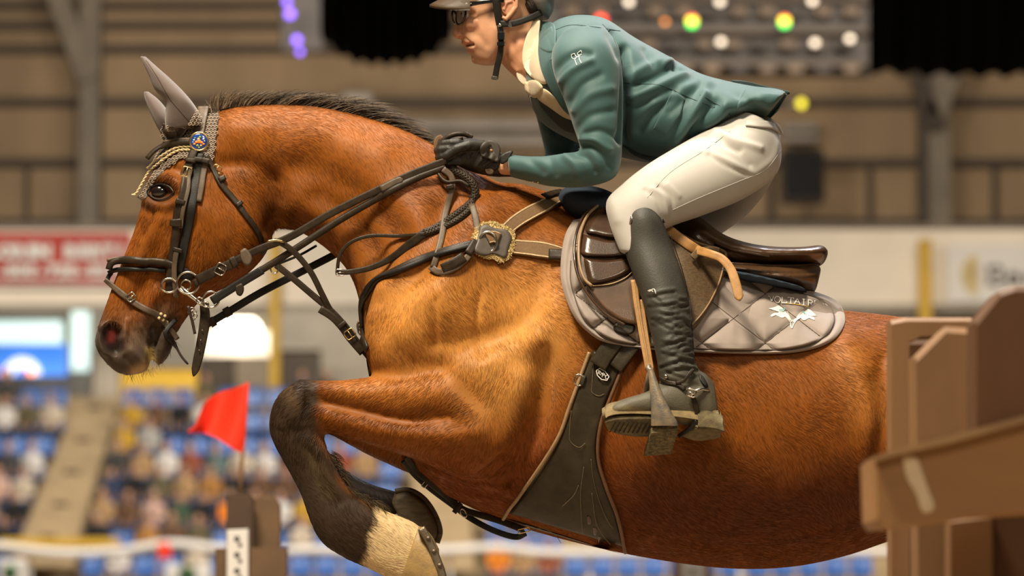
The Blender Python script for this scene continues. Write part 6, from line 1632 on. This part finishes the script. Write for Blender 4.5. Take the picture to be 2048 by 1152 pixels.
JK.strokes([
    # sleeve folds
    ([(1110, 140), (1130, 120), (1160, 105), (1180, 108)], 7, -4), ([(1120, 165), (1145, 140), (1180, 122)], 7, 4), ([(1140, 205), (1165, 170), (1200, 150)], 8, -3.5), ([(1150, 220), (1180, 190), (1220, 178)], 9, 3), ([(1150, 262), (1180, 232), (1225, 222)], 8, -3),
    ([(1158, 290), (1180, 292), (1205, 310), (1220, 335)], 7, -5), ([(1160, 278), (1190, 280), (1218, 300)], 7, 4), ([(1150, 306), (1175, 318), (1190, 345)], 6, -4), ([(1170, 268), (1200, 262), (1235, 275)], 7, -3.5), ([(1130, 312), (1150, 330), (1160, 355)], 7, 3), ([(1060, 320), (1085, 345)], 8, -2), ([(1100, 318), (1110, 350)], 8, -2),
    # armhole and flank
    ([(1248, 100), (1252, 150), (1250, 210), (1246, 280)], 8, -14), ([(1222, 70), (1240, 110)], 10, -4), ([(1262, 150), (1300, 130), (1340, 115)], 9, 3.5), ([(1255, 178), (1300, 160), (1350, 130)], 8, -5), ([(1262, 195), (1310, 175), (1370, 148)], 9, 4.5), ([(1258, 215), (1300, 200), (1350, 180)], 8, -4), ([(1310, 205), (1360, 180), (1420, 165)], 10, 3), ([(1340, 225), (1380, 190), (1400, 170)], 8, -4),
    ([(1280, 260), (1310, 225), (1340, 200)], 10, -5), ([(1345, 290), (1385, 230), (1410, 190)], 9, 6), ([(1365, 300), (1400, 245), (1425, 205)], 8, -8), ([(1385, 290), (1430, 240), (1450, 215)], 9, 6), ([(1400, 280), (1430, 262), (1465, 232)], 7, -5), ([(1440, 190), (1480, 215), (1510, 235)], 12, 3), ([(1480, 190), (1510, 215), (1530, 235)], 10, -3), ([(1520, 200), (1545, 215)], 10, 3), ([(1330, 130), (1345, 120)], 6, 4), ([(1352, 135), (1372, 142)], 5, -4), ([(1290, 100), (1305, 130)], 7, -3),
    ([(1090, 90), (1085, 140), (1100, 190), (1130, 240)], 12, -7), ([(1070, 195), (1090, 240)], 9, 3), ([(1088, 245), (1110, 265)], 6, -4)], k=1.7)
JK.soften(2)
into(JK.finish('jacket', M['jacket']), rid)
JKS = Skin(JK.bvh())
jko = rid
def jline(L, r=.0008, m='jacket_dark', nm='seam', off=.0004): p, N = JKS.line(L, off, 4, 2); V, F = tube_geo(p, r, 5); return into(mesh_obj(nm, V, F, M[m]), rid)
jline([(1205, 48), (1225, 75), (1240, 110), (1246, 160), (1247, 220)]); jline([(1248, 165), (1290, 168), (1318, 170), (1345, 180), (1385, 198), (1430, 215)]); jline([(1400, 190), (1440, 212), (1470, 240)]); jline([(1110, 60), (1150, 50), (1240, 62)])
TV_, TF_ = loft_geo(tor, 6, 48)
TORS = Skin(BVHTree.FromPolygons([tuple(v) for v in TV_], [tuple(f) for f in TF_]))
def td(o):
    def f(u, v):
        h = TORS.hit(u, v); return (h[0][1] if h is not None else -.03) - o
    return f
def jd(o): 
    def f(u, v):
        h = JKS.hit(u, v); return (h[0][1] if h is not None else -.05) - o
    return f
plate('pocket_flap', [(1345, 180), (1370, 196), (1362, 230), (1330, 270), (1306, 258), (1325, 220)], jd(.002), .005, M['jacket'], rid, rings=8, n=60, sub=1, centre=(1338, 226))
# lapel and collar of the jacket
plate('lapel', [(1104, 52), (1112, 100), (1106, 118), (1114, 130), (1124, 190), (1150, 232), (1128, 222), (1098, 175), (1082, 140), (1076, 100), (1082, 70)], td(.006), .006, M['jacket'], rid, rings=10, n=90, sub=4, centre=(1098, 120), ds=14)
plate('jacket_collar', [(1082, 42), (1108, 48), (1112, 85), (1106, 106), (1080, 96), (1078, 66)], td(.011), .006, M['jacket'], rid, rings=8, n=60, sub=4, ds=14)
# emblem on the sleeve
drawn('sleeve_emblem', [[(1144, 116), (1143, 109), (1149, 107), (1151, 111)], [(1144, 116), (1148, 119), (1153, 116), (1161, 113)], [(1157, 112), (1155, 106), (1162, 101), (1164, 106)], [(1157, 112), (1164, 109)], [(1153, 116), (1150, 120), (1154, 131)], [(1153, 116), (1158, 113), (1159, 119), (1163, 127)], [(1151, 111), (1154, 116)]], 1.4, M['emb'], rid, JKS, off=.0006)
for u, v in ((1055, 362), (1066, 363), (1076, 364)): stud((u, v), 2.6, rid, M['brass'], skin=JKS, name='cuff_button', off=.001)
# open vent at the tail: far flap and lining
plate('vent_flap', [(1460, 160), (1490, 162), (1530, 172), (1576, 182), (1574, 190), (1530, 186), (1490, 178)], lambda u, v: .02, .004, M['jacket_dark'], rid, rings=8, n=60, sub=3)
plate('tail_flap', [(1490, 178), (1530, 184), (1575, 188), (1556, 222), (1523, 254), (1496, 244), (1472, 238), (1476, 205)], jd(.002), .004, M['jacket'], rid, rings=10, n=80, sub=1)
plate('front_hem', [(1240, 286), (1252, 298), (1270, 312), (1300, 322), (1330, 318), (1290, 316), (1262, 300)], jd(.001), .004, M['jacket_dark'], rid, rings=6, n=50, sub=3)
# shirt collar, stock tie
BODYSK = Skin(*(HDS.t + TORS.t))
def bd(o):
    def f(u, v):
        h = BODYSK.hit(u, v); return (h[0][1] if h is not None else -.04) - o
    return f
plate('shirt_collar', [(1066, 42), (1080, 40), (1078, 70), (1078, 110), (1094, 166), (1070, 160), (1050, 140), (1044, 115), (1050, 80)], lambda u, v: min(bd(.004)(u, v), -.062), .005, M['shirt'], rid, rings=10, n=80, sub=4)
plate('shirt_collar', [(1046, 142), (1064, 158), (1066, 172), (1050, 172), (1036, 160), (1032, 142)], lambda u, v: -.03, .01, M['shirt'], rid, rings=6, n=40, sub=3)
plate('tie_knot', [(1048, 164), (1070, 160), (1086, 174), (1080, 190), (1068, 196), (1052, 184)], lambda u, v: min(bd(.004)(u, v), -.055), .014, M['tie'], rid, rings=8, n=50, edge=.5)
plate('tie', [(1078, 180), (1090, 178), (1116, 198), (1138, 218), (1152, 240), (1130, 236), (1100, 216), (1074, 196)], lambda u, v: min(bd(.006)(u, v), -.075), .006, M['tie'], rid, rings=8, n=60, edge=.3)
plate('waistcoat', [(1080, 160), (1100, 166), (1116, 190), (1150, 230), (1160, 262), (1130, 262), (1095, 230), (1072, 200)], lambda u, v: min(bd(.001)(u, v), -.05), .004, M['jacket_dark'], rid, rings=8, n=60)

# ---- breeches
thn = [(1466, 225, 1552, 262, .125, -.03), (1440, 246, 1563, 300, .122, -.07), (1398, 268, 1552, 350, .108, -.115), (1345, 298, 1490, 396, .094, -.165), (1290, 332, 1408, 430, .082, -.21), (1242, 370, 1345, 452, .071, -.248), (1212, 404, 1322, 468, .062, -.268), (1220, 452, 1322, 498, .055, -.285), (1240, 505, 1330, 522, .05, -.30)]
thf = [(1470, 230, 1555, 270, .12, .04), (1450, 270, 1560, 320, .112, .09), (1420, 320, 1537, 376, .10, .14), (1380, 368, 1492, 432, .09, .19), (1330, 408, 1440, 470, .08, .23), (1290, 440, 1400, 500, .07, .27), (1270, 500, 1370, 540, .06, .31)]
BR = Clay([loft_geo(thn, 6, 40), loft_geo(thf, 6, 32), ball_geo(P(1510, 275, 0), (.062, .14, .055), 24, 16)], .0042, 5)
BR.soften(8)
BR.strokes([([(1410, 265), (1440, 285), (1480, 300)], 6, -3.5), ([(1430, 258), (1470, 280), (1520, 296)], 7, 3.5), ([(1440, 275), (1480, 305), (1500, 330)], 6, -3), ([(1400, 300), (1450, 320), (1500, 345)], 7, 2.5), ([(1420, 310), (1460, 335), (1500, 350)], 5, -2.5), ([(1290, 380), (1312, 398), (1326, 436)], 4, -1.8), ([(1305, 376), (1328, 396), (1336, 430)], 4, 1.8), ([(1318, 372), (1342, 394), (1346, 428)], 4, -1.8), ([(1335, 368), (1358, 392)], 5, 1.5), ([(1290, 350), (1330, 330), (1380, 300)], 14, 2), ([(1560, 285), (1545, 320), (1500, 355)], 8, 2.5), ([(1225, 400), (1235, 440)], 10, 2)], k=1.3)
into(BR.finish('breeches', M['breeches']), rid)
BRS = Skin(BR.bvh())
def bline(L, r=.0007, nm='seam', m=None, off=.0002): p, N = BRS.line(L, off, 4, 2); V, F = tube_geo(p, r, 5); return into(mesh_obj(nm, V, F, m or M['breeches']), rid)
bline([(1562, 300), (1530, 340), (1480, 362), (1400, 395), (1345, 420)], .0011); bline([(1460, 262), (1410, 300), (1340, 345), (1295, 395)])
strap('waistband', [(1492, 248), (1515, 250), (1540, 252), (1556, 262)], 18, M['breeches'], rid, skin=BRS, off=.002, th=.004); strap('belt_loop', [(1538, 244), (1552, 256), (1558, 268)], 8, M['breeches'], rid, skin=BRS, off=.006, th=.004)

# ---- boot (near side) with sole, spur and strap; its mirror on the far side
def boot(sgn):
    Y = lambda y: y
    shaft = [(1268, 410, 1308, 414, .024, -.290), (1250, 432, 1326, 444, .060, -.286), (1244, 482, 1345, 492, .059, -.297), (1262, 540, 1366, 552, .061, -.322), (1284, 600, 1381, 615, .058, -.346), (1300, 660, 1386, 672, .051, -.364), (1312, 712, 1391, 722, .045, -.378), (1318, 752, 1404, 748, .043, -.384), (1320, 785, 1420, 775, .040, -.386)]
    foot = [(1428, 766, 1440, 852, .022, -.388), (1406, 744, 1424, 858, .036, -.388), (1366, 742, 1384, 854, .040, -.388), (1330, 762, 1342, 844, .041, -.390), (1294, 783, 1300, 838, .043, -.392), (1256, 795, 1258, 836, .043, -.392), (1226, 806, 1228, 838, .037, -.392), (1208, 820, 1208, 838, .018, -.392)]
    C = Clay([loft_geo(shaft, 6, 36), loft_geo(foot, 6, 32)], .0034, 4); C.soften(5)
    L = []
    r = random.Random(3)
    wr = []
    for k in range(46):
        v0 = 592 + 158 * (k / 46.0) ** .9; lo = np.interp(v0, [590, 660, 750], [1292, 1304, 1322]); hi = np.interp(v0, [590, 660, 750], [1372, 1380, 1396])
        u0 = r.uniform(lo, hi - 12); ln = r.uniform(22, 55); sl = r.uniform(-.55, .45)
        wr.append([(u0, v0 + r.uniform(-3, 3)), (u0 + ln * .5, v0 + ln * .5 * sl + r.uniform(-6, 2)), (min(hi, u0 + ln), v0 + ln * sl)])
    for k, w_ in enumerate(wr): L += [(w_, 3.6, -r.uniform(1.2, 3.0)), ([(a, b - 6) for a, b in w_], 4.5, r.uniform(.6, 1.9))]
    L += [([(1320, 770), (1350, 764), (1395, 772)], 6, -3), ([(1262, 800), (1300, 792)], 10, 2)]
    C.strokes(L)
    C.paint((.040, .038, .031)); dz = np.sin(C.V[:, 0] * 90 + 3 * np.sin(C.V[:, 2] * 70)) * .25
    C.dab(np.clip(C.field([(1430, 810), (1360, 800), (1290, 815), (1215, 828)], 46) * (1.1 + dz), 0, .9), (.105, .092, .062)); C.dab(np.clip(C.field([(1430, 836), (1340, 832), (1250, 824), (1208, 832)], 9) * (.9 + dz * 2), 0, .9), (.22, .165, .075)); C.dab(C.field([(1290, 470), (1320, 540)], 40) * .4, (.062, .058, .048))
    if sgn > 0: C.V = C.V * np.array([1, -1, 1]); C.me.flip_normals(); C.upd()
    return C
BT = boot(-1)
M['boot_tint'] = tint_mat('dusty_boot_leather', rough=.56, var=.16, scale=20, bump=.3, bscale=300, spec=.3)
bo = into(BT.finish('boot', M['boot_tint']), rid)
BTS = Skin(BT.bvh())
def bt(o, lim=None):
    def f(u, v):
        h = BTS.hit(u, v); return (h[0][1] if h is not None else -.36) - o
    return f
# boot top edge, badge, zip seam
p, N = BTS.line([(1246, 452), (1250, 430), (1264, 414), (1282, 409), (1302, 414), (1318, 428), (1328, 446)], .001, 3, 2); V, F = tube_geo(p, .0022, 6); sub(mesh_obj('top_binding', V, F, M['black']), bo, rid)
V, F = plate_geo([(1252, 436), (1258, 428), (1264, 432), (1264, 442), (1258, 450), (1252, 448)], bt(.001), .003, rings=6, n=30); sub(mesh_obj('badge', V, F, M['steel']), bo, rid)
for L in ([(1340, 470), (1364, 540), (1378, 600), (1384, 660), (1388, 715)], ): 
    p, N = BTS.line(L, .0003, 4, 2); V, F = tube_geo(p, .0012, 5); sub(mesh_obj('seam', V, F, M['black']), bo, rid)
for q in ([(1296, 582), (1302, 580), (1306, 584)], [(1298, 584), (1308, 578), (1312, 588)]): 
    p, N = BTS.line(q, .0003, 2, 1); V, F = tube_geo(p, .0012, 5); sub(mesh_obj('scuff', V, F, M['signwhite']), bo, rid)
# sole: side wall and tilted tread facing down and out
top = [(1203, 838), (1215, 828), (1250, 826), (1300, 826), (1340, 828), (1390, 836), (1436, 842)]
bot = [(1206, 850), (1228, 864), (1262, 872), (1300, 873), (1338, 868), (1380, 876), (1446, 868)]
def strip(name, A, B, ya, yb, m, th=.006, parent=bo):
    A = resample(catmull(np.array(A, float), 8), 4); B = resample(catmull(np.array(B, float), 8), np.linalg.norm(np.diff(catmull(np.array(B, float), 8), axis=0), axis=1).sum() / (len(A) - 1)); n = min(len(A), len(B)); V = []; k = 6
    for i in range(n):
        for j in range(k): t = j / (k - 1); V.append(P(*(A[i] * (1 - t) + B[i] * t), ya + (yb - ya) * t))
    V = np.array(V); W = V + np.array([0, .006, .010]) * (th / .006); F = []
    N_ = len(V)
    for i in range(n - 1):
        for j in range(k - 1): a = i * k + j; F.append((a, a + 1, a + k + 1, a + k)); F.append((N_ + a, N_ + a + k, N_ + a + k + 1, N_ + a + 1))
        a = i * k; F.append((a, a + k, N_ + a + k, N_ + a)); a += k - 1; F.append((a, N_ + a, N_ + a + k, a + k))
    for e in (0, (n - 1) * k):
        for j in range(k - 1): F.append((e + j, N_ + e + j, N_ + e + j + 1, e + j + 1))
    return sub(mesh_obj(name, np.vstack([V, W]), F, m), parent, rid)
strip('sole_tread', [(1210, 846), (1235, 840), (1290, 838), (1330, 840), (1345, 842)], [(1214, 858), (1236, 868), (1268, 873), (1300, 873), (1330, 868)], -.433, -.355, M['sole'])
strip('sole_welt', [(1204, 834), (1222, 822), (1260, 818), (1310, 820), (1360, 826), (1400, 832), (1440, 838)], [(1204, 841), (1224, 831), (1260, 828), (1310, 830), (1360, 835), (1400, 841), (1444, 849)], -.428, -.434, mat('tan_welt', (.19, .135, .058), .8, .2, 60, .3, 300), .012)
strip('heel_tread', [(1392, 858), (1420, 856), (1446, 858)], [(1362, 872), (1395, 882), (1440, 876)], -.433, -.365, M['sole'])
strip('heel_block', [(1396, 836), (1425, 840), (1446, 848)], [(1396, 856), (1425, 858), (1449, 864)], -.434, -.436, M['sole'], .012)
for i in range(11):
    u = 1222 + i * 9; q = [P(u + 10, 843 + .2 * i, -.437), P(u - 2, 864 + .3 * i, -.372)]; V, F = tube_geo(q, .0013, 5); sub(mesh_obj('tread_rib', V, F, M['black']), bo, rid)
# spur and straps
spur = thing('spur', 1380, 785, -.43, 'small silver spur with dark strap buckled over the near boot ankle', 'spur')
L = [(1382, 790), (1392, 782), (1404, 778), (1416, 780), (1421, 786)]; V, F = tube_geo([P(u, v, y) for (u, v), y in zip(L, (-.438, -.437, -.432, -.42, -.40))], .004, 8); into(mesh_obj('yoke', V, F, M['steel']), spur)
buckle((1383, 786), 16, 14, 20, spur, y=-.434, off=.006, r=.0022)
strap('spur_strap', [(1322, 756), (1340, 766), (1356, 770), (1370, 780)], 8, M['bridle'], spur, skin=BTS, off=.003, th=.003); strap('spur_strap', [(1352, 768), (1366, 762), (1376, 750), (1384, 744)], 6, M['bridle'], spur, skin=BTS, off=.006, th=.003)
strap('spur_strap', [(1384, 792), (1392, 812), (1394, 836), (1394, 846)], 9, M['bridle'], spur, skin=BTS, off=.004, th=.003); strap('spur_strap', [(1394, 842), (1378, 858), (1358, 872)], 8, M['black'], spur, y=[-.442, -.41, -.38], th=.003)
stud((1332, 753), 4, spur, M['steel'], skin=BTS, off=.005); plate('spur_rest', [(1398, 748), (1406, 752), (1416, 770), (1412, 774), (1400, 760)], bt(.003), .005, M['black'], spur, rings=4, n=30)
FB = boot(1); into(FB.finish('boot', M['boot_tint']), rid)

# ---- gloves: palm, four fingers and thumb closed on the reins
def hand(dy, du=0, dv=0, near=True):
    g = [loft_geo([(1022 + du, 314 + dv, 1026 + du, 352 + dv, .026, dy - .0), (1000 + du, 306 + dv, 1004 + du, 352 + dv, .027, dy), (972 + du, 286 + dv, 986 + du, 352 + dv, .033, dy), (942 + du, 276 + dv, 958 + du, 348 + dv, .036, dy), (915 + du, 280 + dv, 928 + du, 338 + dv, .034, dy + .002), (902 + du, 288 + dv, 912 + du, 328 + dv, .026, dy + .006)], 5, 26)]
    kn = [(912, 286), (908, 298), (908, 311), (914, 324)]
    for i, (u, v) in enumerate(kn):
        L_ = [24, 27, 25, 20][i]; r_ = [.0105, .0108, .0102, .0092][i]
        a = P(u + 6 + du, v + dv, dy - .020); b = P(u - L_ + du, v + 2 + dv, dy - .014); c = P(u - L_ - 2 + du, v + 6 + dv, dy + .018); d = P(u - 6 + du, v + 8 + dv, dy + .026)
        g.append(capsule_geo([a, (a + b) / 2 + np.array([0, -.004, .001]), b, (b + c) / 2 + np.array([-.006, 0, 0]), c, d], [r_ * 1.05, r_, r_, r_ * .95, r_ * .92, r_ * .85], 12))
    t = [P(968 + du, 292 + dv, dy - .03), P(938 + du, 290 + dv, dy - .042), P(912 + du, 298 + dv, dy - .044), P(892 + du, 312 + dv, dy - .040)]
    g.append(capsule_geo(t, [.014, .0125, .0115, .0105], 12))
    C = Clay(g, .0026, 3); C.soften(2)
    C.strokes([([(960, 330), (975, 318), (985, 300)], 3, -3), ([(950, 335), (962, 322), (975, 300)], 3, 2.5), ([(970, 338), (985, 325), (996, 312)], 3, -3), ([(940, 335), (950, 318), (958, 300)], 3, -2.5), ([(980, 345), (996, 335)], 3, 2.5), ([(930, 300), (920, 310)], 4, -2), ([(945, 296), (938, 312)], 3.5, -2), ([(965, 345), (990, 342), (1004, 330)], 3, -2.6), ([(955, 310), (965, 300)], 3, 2)])
    return C
GN = hand(-.125); gn = into(GN.finish('glove', M['glove']), rid)
GNS = Skin(GN.bvh())
def gd_(o):
    def f(u, v):
        h = GNS.hit(u, v); return min(h[0][1] if h is not None else -.15, -.15) - o
    return f
V, F = plate_geo([(962, 312), (960, 296), (968, 284), (980, 280), (994, 285), (1001, 298), (999, 314), (994, 324), (978, 318)], gd_(.006), .004, rings=8, n=50, edge=.12); sub(mesh_obj('wrist_tab', V, F, mat('dark_rubber_tab', (.048, .040, .031), .6, .15, 40)), gn, rid)
V, F = ball_geo(P(981, 301, gd_(.011)(981, 301)), (.006, .003, .0035), 12, 8); sub(mesh_obj('button', V, F, M['tan']), gn, rid)
V, F = plate_geo([(1000, 312), (1012, 304), (1026, 302), (1020, 316), (1010, 326), (1002, 328)], lambda u, v: -.168, .006, rings=6, n=30, edge=.3); sub(mesh_obj('cuff', V, F, M['glove']), gn, rid)
V, F = plate_geo([(970, 339), (980, 337), (988, 342), (984, 349), (974, 348)], gd_(.001), .002, rings=5, n=24); sub(mesh_obj('worn_patch', V, F, mat('worn_suede', (.075, .045, .02), .8, .4, 200)), gn, rid)
C_ = Clay([capsule_geo([P(1022, 332, -.145), P(1004, 334, -.132)], [.022, .019], 14)], .003, 1); C_.paint((.62, .34, .2)); into(C_.finish('wrist', M['skin']), rid)
GF = hand(.07, 6, 2); into(GF.finish('glove', M['glove']), rid)
# ================================================================== jump stands
M['wood'] = mat('brown_painted_wood', (.22, .112, .045), .6, .18, 6, .2, 40, stretch=(1, 1, .3))
M['wood_dark'] = mat('dark_brown_wood', (.11, .045, .013), .6, .2, 6, .2, 40, stretch=(1, 1, .3))
M['wood_pale'] = mat('pale_worn_wood', (.34, .20, .09), .65, .2, 6, .2, 40)
def prism(name, poly, y0, y1, m, parent, bev=.012):
    """a board cut to the outline poly (pixels), from depth y0 to y1, with softened edges"""
    q = np.array(poly, float); n = len(q); c = q.mean(0); V = []; F = []
    rows = [(y0, 1 - bev * 8 / 3), (y0 + bev, 1), (y1 - bev, 1), (y1, 1 - bev * 8 / 3)]
    ref = [P(u, v, y0) for u, v in q]; cc = np.mean(ref, 0)
    for y, s in rows:
        for p_ in ref:
            w_ = cc + (p_ - cc) * (1 - (1 - s) * .6); V.append((w_[0], y, w_[2]))
    for i in range(3):
        for j in range(n): F.append((i * n + j, i * n + (j + 1) % n, (i + 1) * n + (j + 1) % n, (i + 1) * n + j))
    F.append(tuple(range(n - 1, -1, -1))); F.append(tuple(3 * n + j for j in range(n)))
    return into(mesh_obj(name, V, F, m, smooth=False), parent)
w1 = thing('jump_wing', 1900, 2600, -3.0, 'brown wooden jump wing with pickets and slanting rail at the right edge', 'jump wing')
FL = 2700
prism('post', [(1782, 640), (1810, 634), (1944, 634), (1950, 640), (1950, 660), (1842, 664), (1818, 676), (1815, FL), (1784, FL)], -2.3, -2.2, M['wood'], w1)
prism('gap_fill', [(1812, 670), (1875, 670), (1875, FL), (1812, FL)], -2.18, -2.12, M['wood_dark'], w1)  # dark sheet put in to fill the gap between post and picket
prism('picket', [(1832, 712), (1892, 652), (1936, 655), (1952, 672), (1956, FL), (1850, FL)], -2.75, -2.6, M['wood'], w1)
prism('picket', [(1952, 640), (2000, 580), (2030, 570), (2120, 572), (2180, 640), (2180, FL), (1954, FL)], -3.25, -3.1, M['wood_dark'], w1)
prism('picket_edge', [(1950, 650), (1964, 632), (1966, FL), (1952, FL)], -3.08, -3.0, M['wood'], w1)
M['wood_rail'] = mat('light_brown_rail', (.36, .185, .072), .6, .18, 6, .2, 40, stretch=(.3, 1, 1))
prism('rail', [(1746, 918), (1800, 902), (1900, 880), (2060, 836), (2320, 760), (2320, 980), (2100, 1022), (1960, 1030), (1840, 1048), (1760, 1056), (1750, 1040)], -3.55, -3.3, M['wood_rail'], w1, .02)
prism('rail_top', [(1750, 912), (1800, 896), (1900, 872), (2060, 828), (2320, 752), (2320, 764), (2060, 842), (1900, 886), (1800, 908), (1752, 922)], -3.57, -3.35, M['wood_pale'], w1, .006)
prism('foot_board', [(1900, 1030), (1985, 1020), (1990, FL), (1905, FL)], -3.28, -3.2, M['wood'], w1)
plate('painted_highlight', [(1802, 905), (1830, 908), (1846, 945), (1860, 985), (1872, 1020), (1846, 1030), (1832, 992), (1810, 952)], lambda u, v: -3.545, .008, mat('highlight_streak', (.78, .62, .42), .6, .1, 20), w1, rings=5, n=30)  # bright highlight on the rail, painted as a pale patch
M['wood_stand'] = mat('dark_stand_wood', (.062, .030, .011), .6, .2, 6, .2, 40); M['wood_side'] = mat('mid_stand_wood', (.13, .068, .026), .6, .2, 6, .2, 40)
w2 = thing('jump_stand', 500, 2200, 6.30, 'brown wooden jump stand with a white cup strip and red flag socket', 'jump stand')
FL2 = 1800
prism('post', [(452, 996), (456, 988), (500, 986), (506, 996), (506, FL2), (452, FL2)], 6.30, 6.42, M['wood_stand'], w2)
prism('post', [(506, 1000), (520, 990), (548, 992), (560, 1010), (562, FL2), (506, FL2)], 6.50, 6.60, M['wood_side'], w2)
prism('board', [(430, 1096), (574, 1094), (574, 1152), (560, 1160), (430, 1160)], 6.15, 6.25, M['wood_side'], w2)
prism('cup_strip', [(454, 1060), (496, 1058), (496, FL2), (454, FL2)], 6.10, 6.13, M['signwhite'], w2, .004)
for v in (1078, 1110, 1142, 1174):
    V, F = ball_geo(P(474, v, 6.10), (.012, .006, .012), 12, 8); into(mesh_obj('cup_hole', V, F, M['ink']), w2)
    V, F = ball_geo(P(480, v + 12, 6.10), (.008, .006, .010), 12, 8); into(mesh_obj('cup_hole', V, F, M['ink']), w2)
prism('foot', [(380, FL2 - 40), (640, FL2 - 40), (640, FL2), (380, FL2)], 6.00, 6.8, M['wood'], w2)
fg = thing('flag', 490, 990, 6.35, 'red pennant flag on a slim wooden stick on the jump stand', 'flag')
V, F = tube_geo([P(480, 996, 6.36), P(486, 900, 6.36), P(495, 765, 6.36)], .008, 8); into(mesh_obj('stick', V, F, M['wood_pale']), fg)
M['flag'] = mat('red_flag_cloth', (.88, .032, .004), .75, .05, 10)
top_ = catmull(np.array([(498, 764), (470, 776), (440, 785), (415, 800), (400, 825), (390, 850), (376, 862)], float), 5); bot_ = catmull(np.array([(488, 908), (470, 900), (455, 890), (440, 880), (425, 872), (405, 866), (378, 868)], float), 5)
V = []; k = 9
for a, b in zip(top_, bot_):
    for j in range(k):
        t = j / (k - 1); u, v = a * (1 - t) + b * t; V.append(P(u, v, 6.36 + .035 * math.sin(u * .06 + t * 2.2) - .02 * (498 - u) / 100))
n_ = len(V); V = np.array(V); V = np.vstack([V, V + np.array([0, .003, 0])]); F = []
for i in range(len(top_) - 1):
    for j in range(k - 1): a = i * k + j; F.append((a, a + 1, a + k + 1, a + k)); F.append((n_ + a, n_ + a + k, n_ + a + k + 1, n_ + a + 1))
into(mesh_obj('cloth', V, F, M['flag']), fg)
# distant jump with a small red flag, white blocks and planters
w3 = thing('far_jump', 330, 1300, 66, 'distant white jump blocks with a green ball planter behind the flag stand', 'jump')
for u in (345, 405): into(rect('block', u - 16, 1128, u + 16, 1260, 66, .3, M['rail'], bev=.03), w3)
V, F = ball_geo(P(374, 1150, 66), .16, 14, 10); into(mesh_obj('planter_ball', V, F, mat('green_planter', (.03, .09, .03), .8, .3, 20, .8, 60)), w3)
w4 = thing('far_jump', 30, 1300, 66, 'distant white jump block with a green planter at lower left', 'jump')
into(rect('block', -6, 1118, 52, 1260, 66, .3, M['rail'], bev=.04), w4); V, F = ball_geo(P(20, 1146, 65.7), .15, 14, 10); into(mesh_obj('planter_ball', V, F, mat('green_planter_dark', (.03, .10, .03), .8, .3, 20, .8, 60)), w4)
f2 = thing('flag', 328, 1120, 66, 'small distant red flag above the white rail', 'flag')
V, F = tube_geo([P(316, 1260, 66), P(316, 1086, 66)], .02, 6); into(mesh_obj('stick', V, F, M['wood_pale']), f2)
plate('cloth', [(316, 1090), (334, 1084), (342, 1100), (342, 1116), (316, 1116)], lambda u, v: 66.0, .03, M['flag'], f2, rings=5, n=30, sub=3)
w5 = thing('far_jump', 1380, 1300, 60, 'distant wooden jump post with a white cup strip below the horse belly', 'jump')
into(rect('post', 1345, 1110, 1425, 1270, 60.05, .1, M['wood'], bev=.02), w5); into(rect('cup_strip', 1366, 1120, 1408, 1270, 60, .03, M['signwhite'], bev=.005), w5); V, F = ball_geo(P(1386, 1140, 59.98), (.06, .02, .07), 12, 8); into(mesh_obj('cup_hole', V, F, M['ink']), w5)
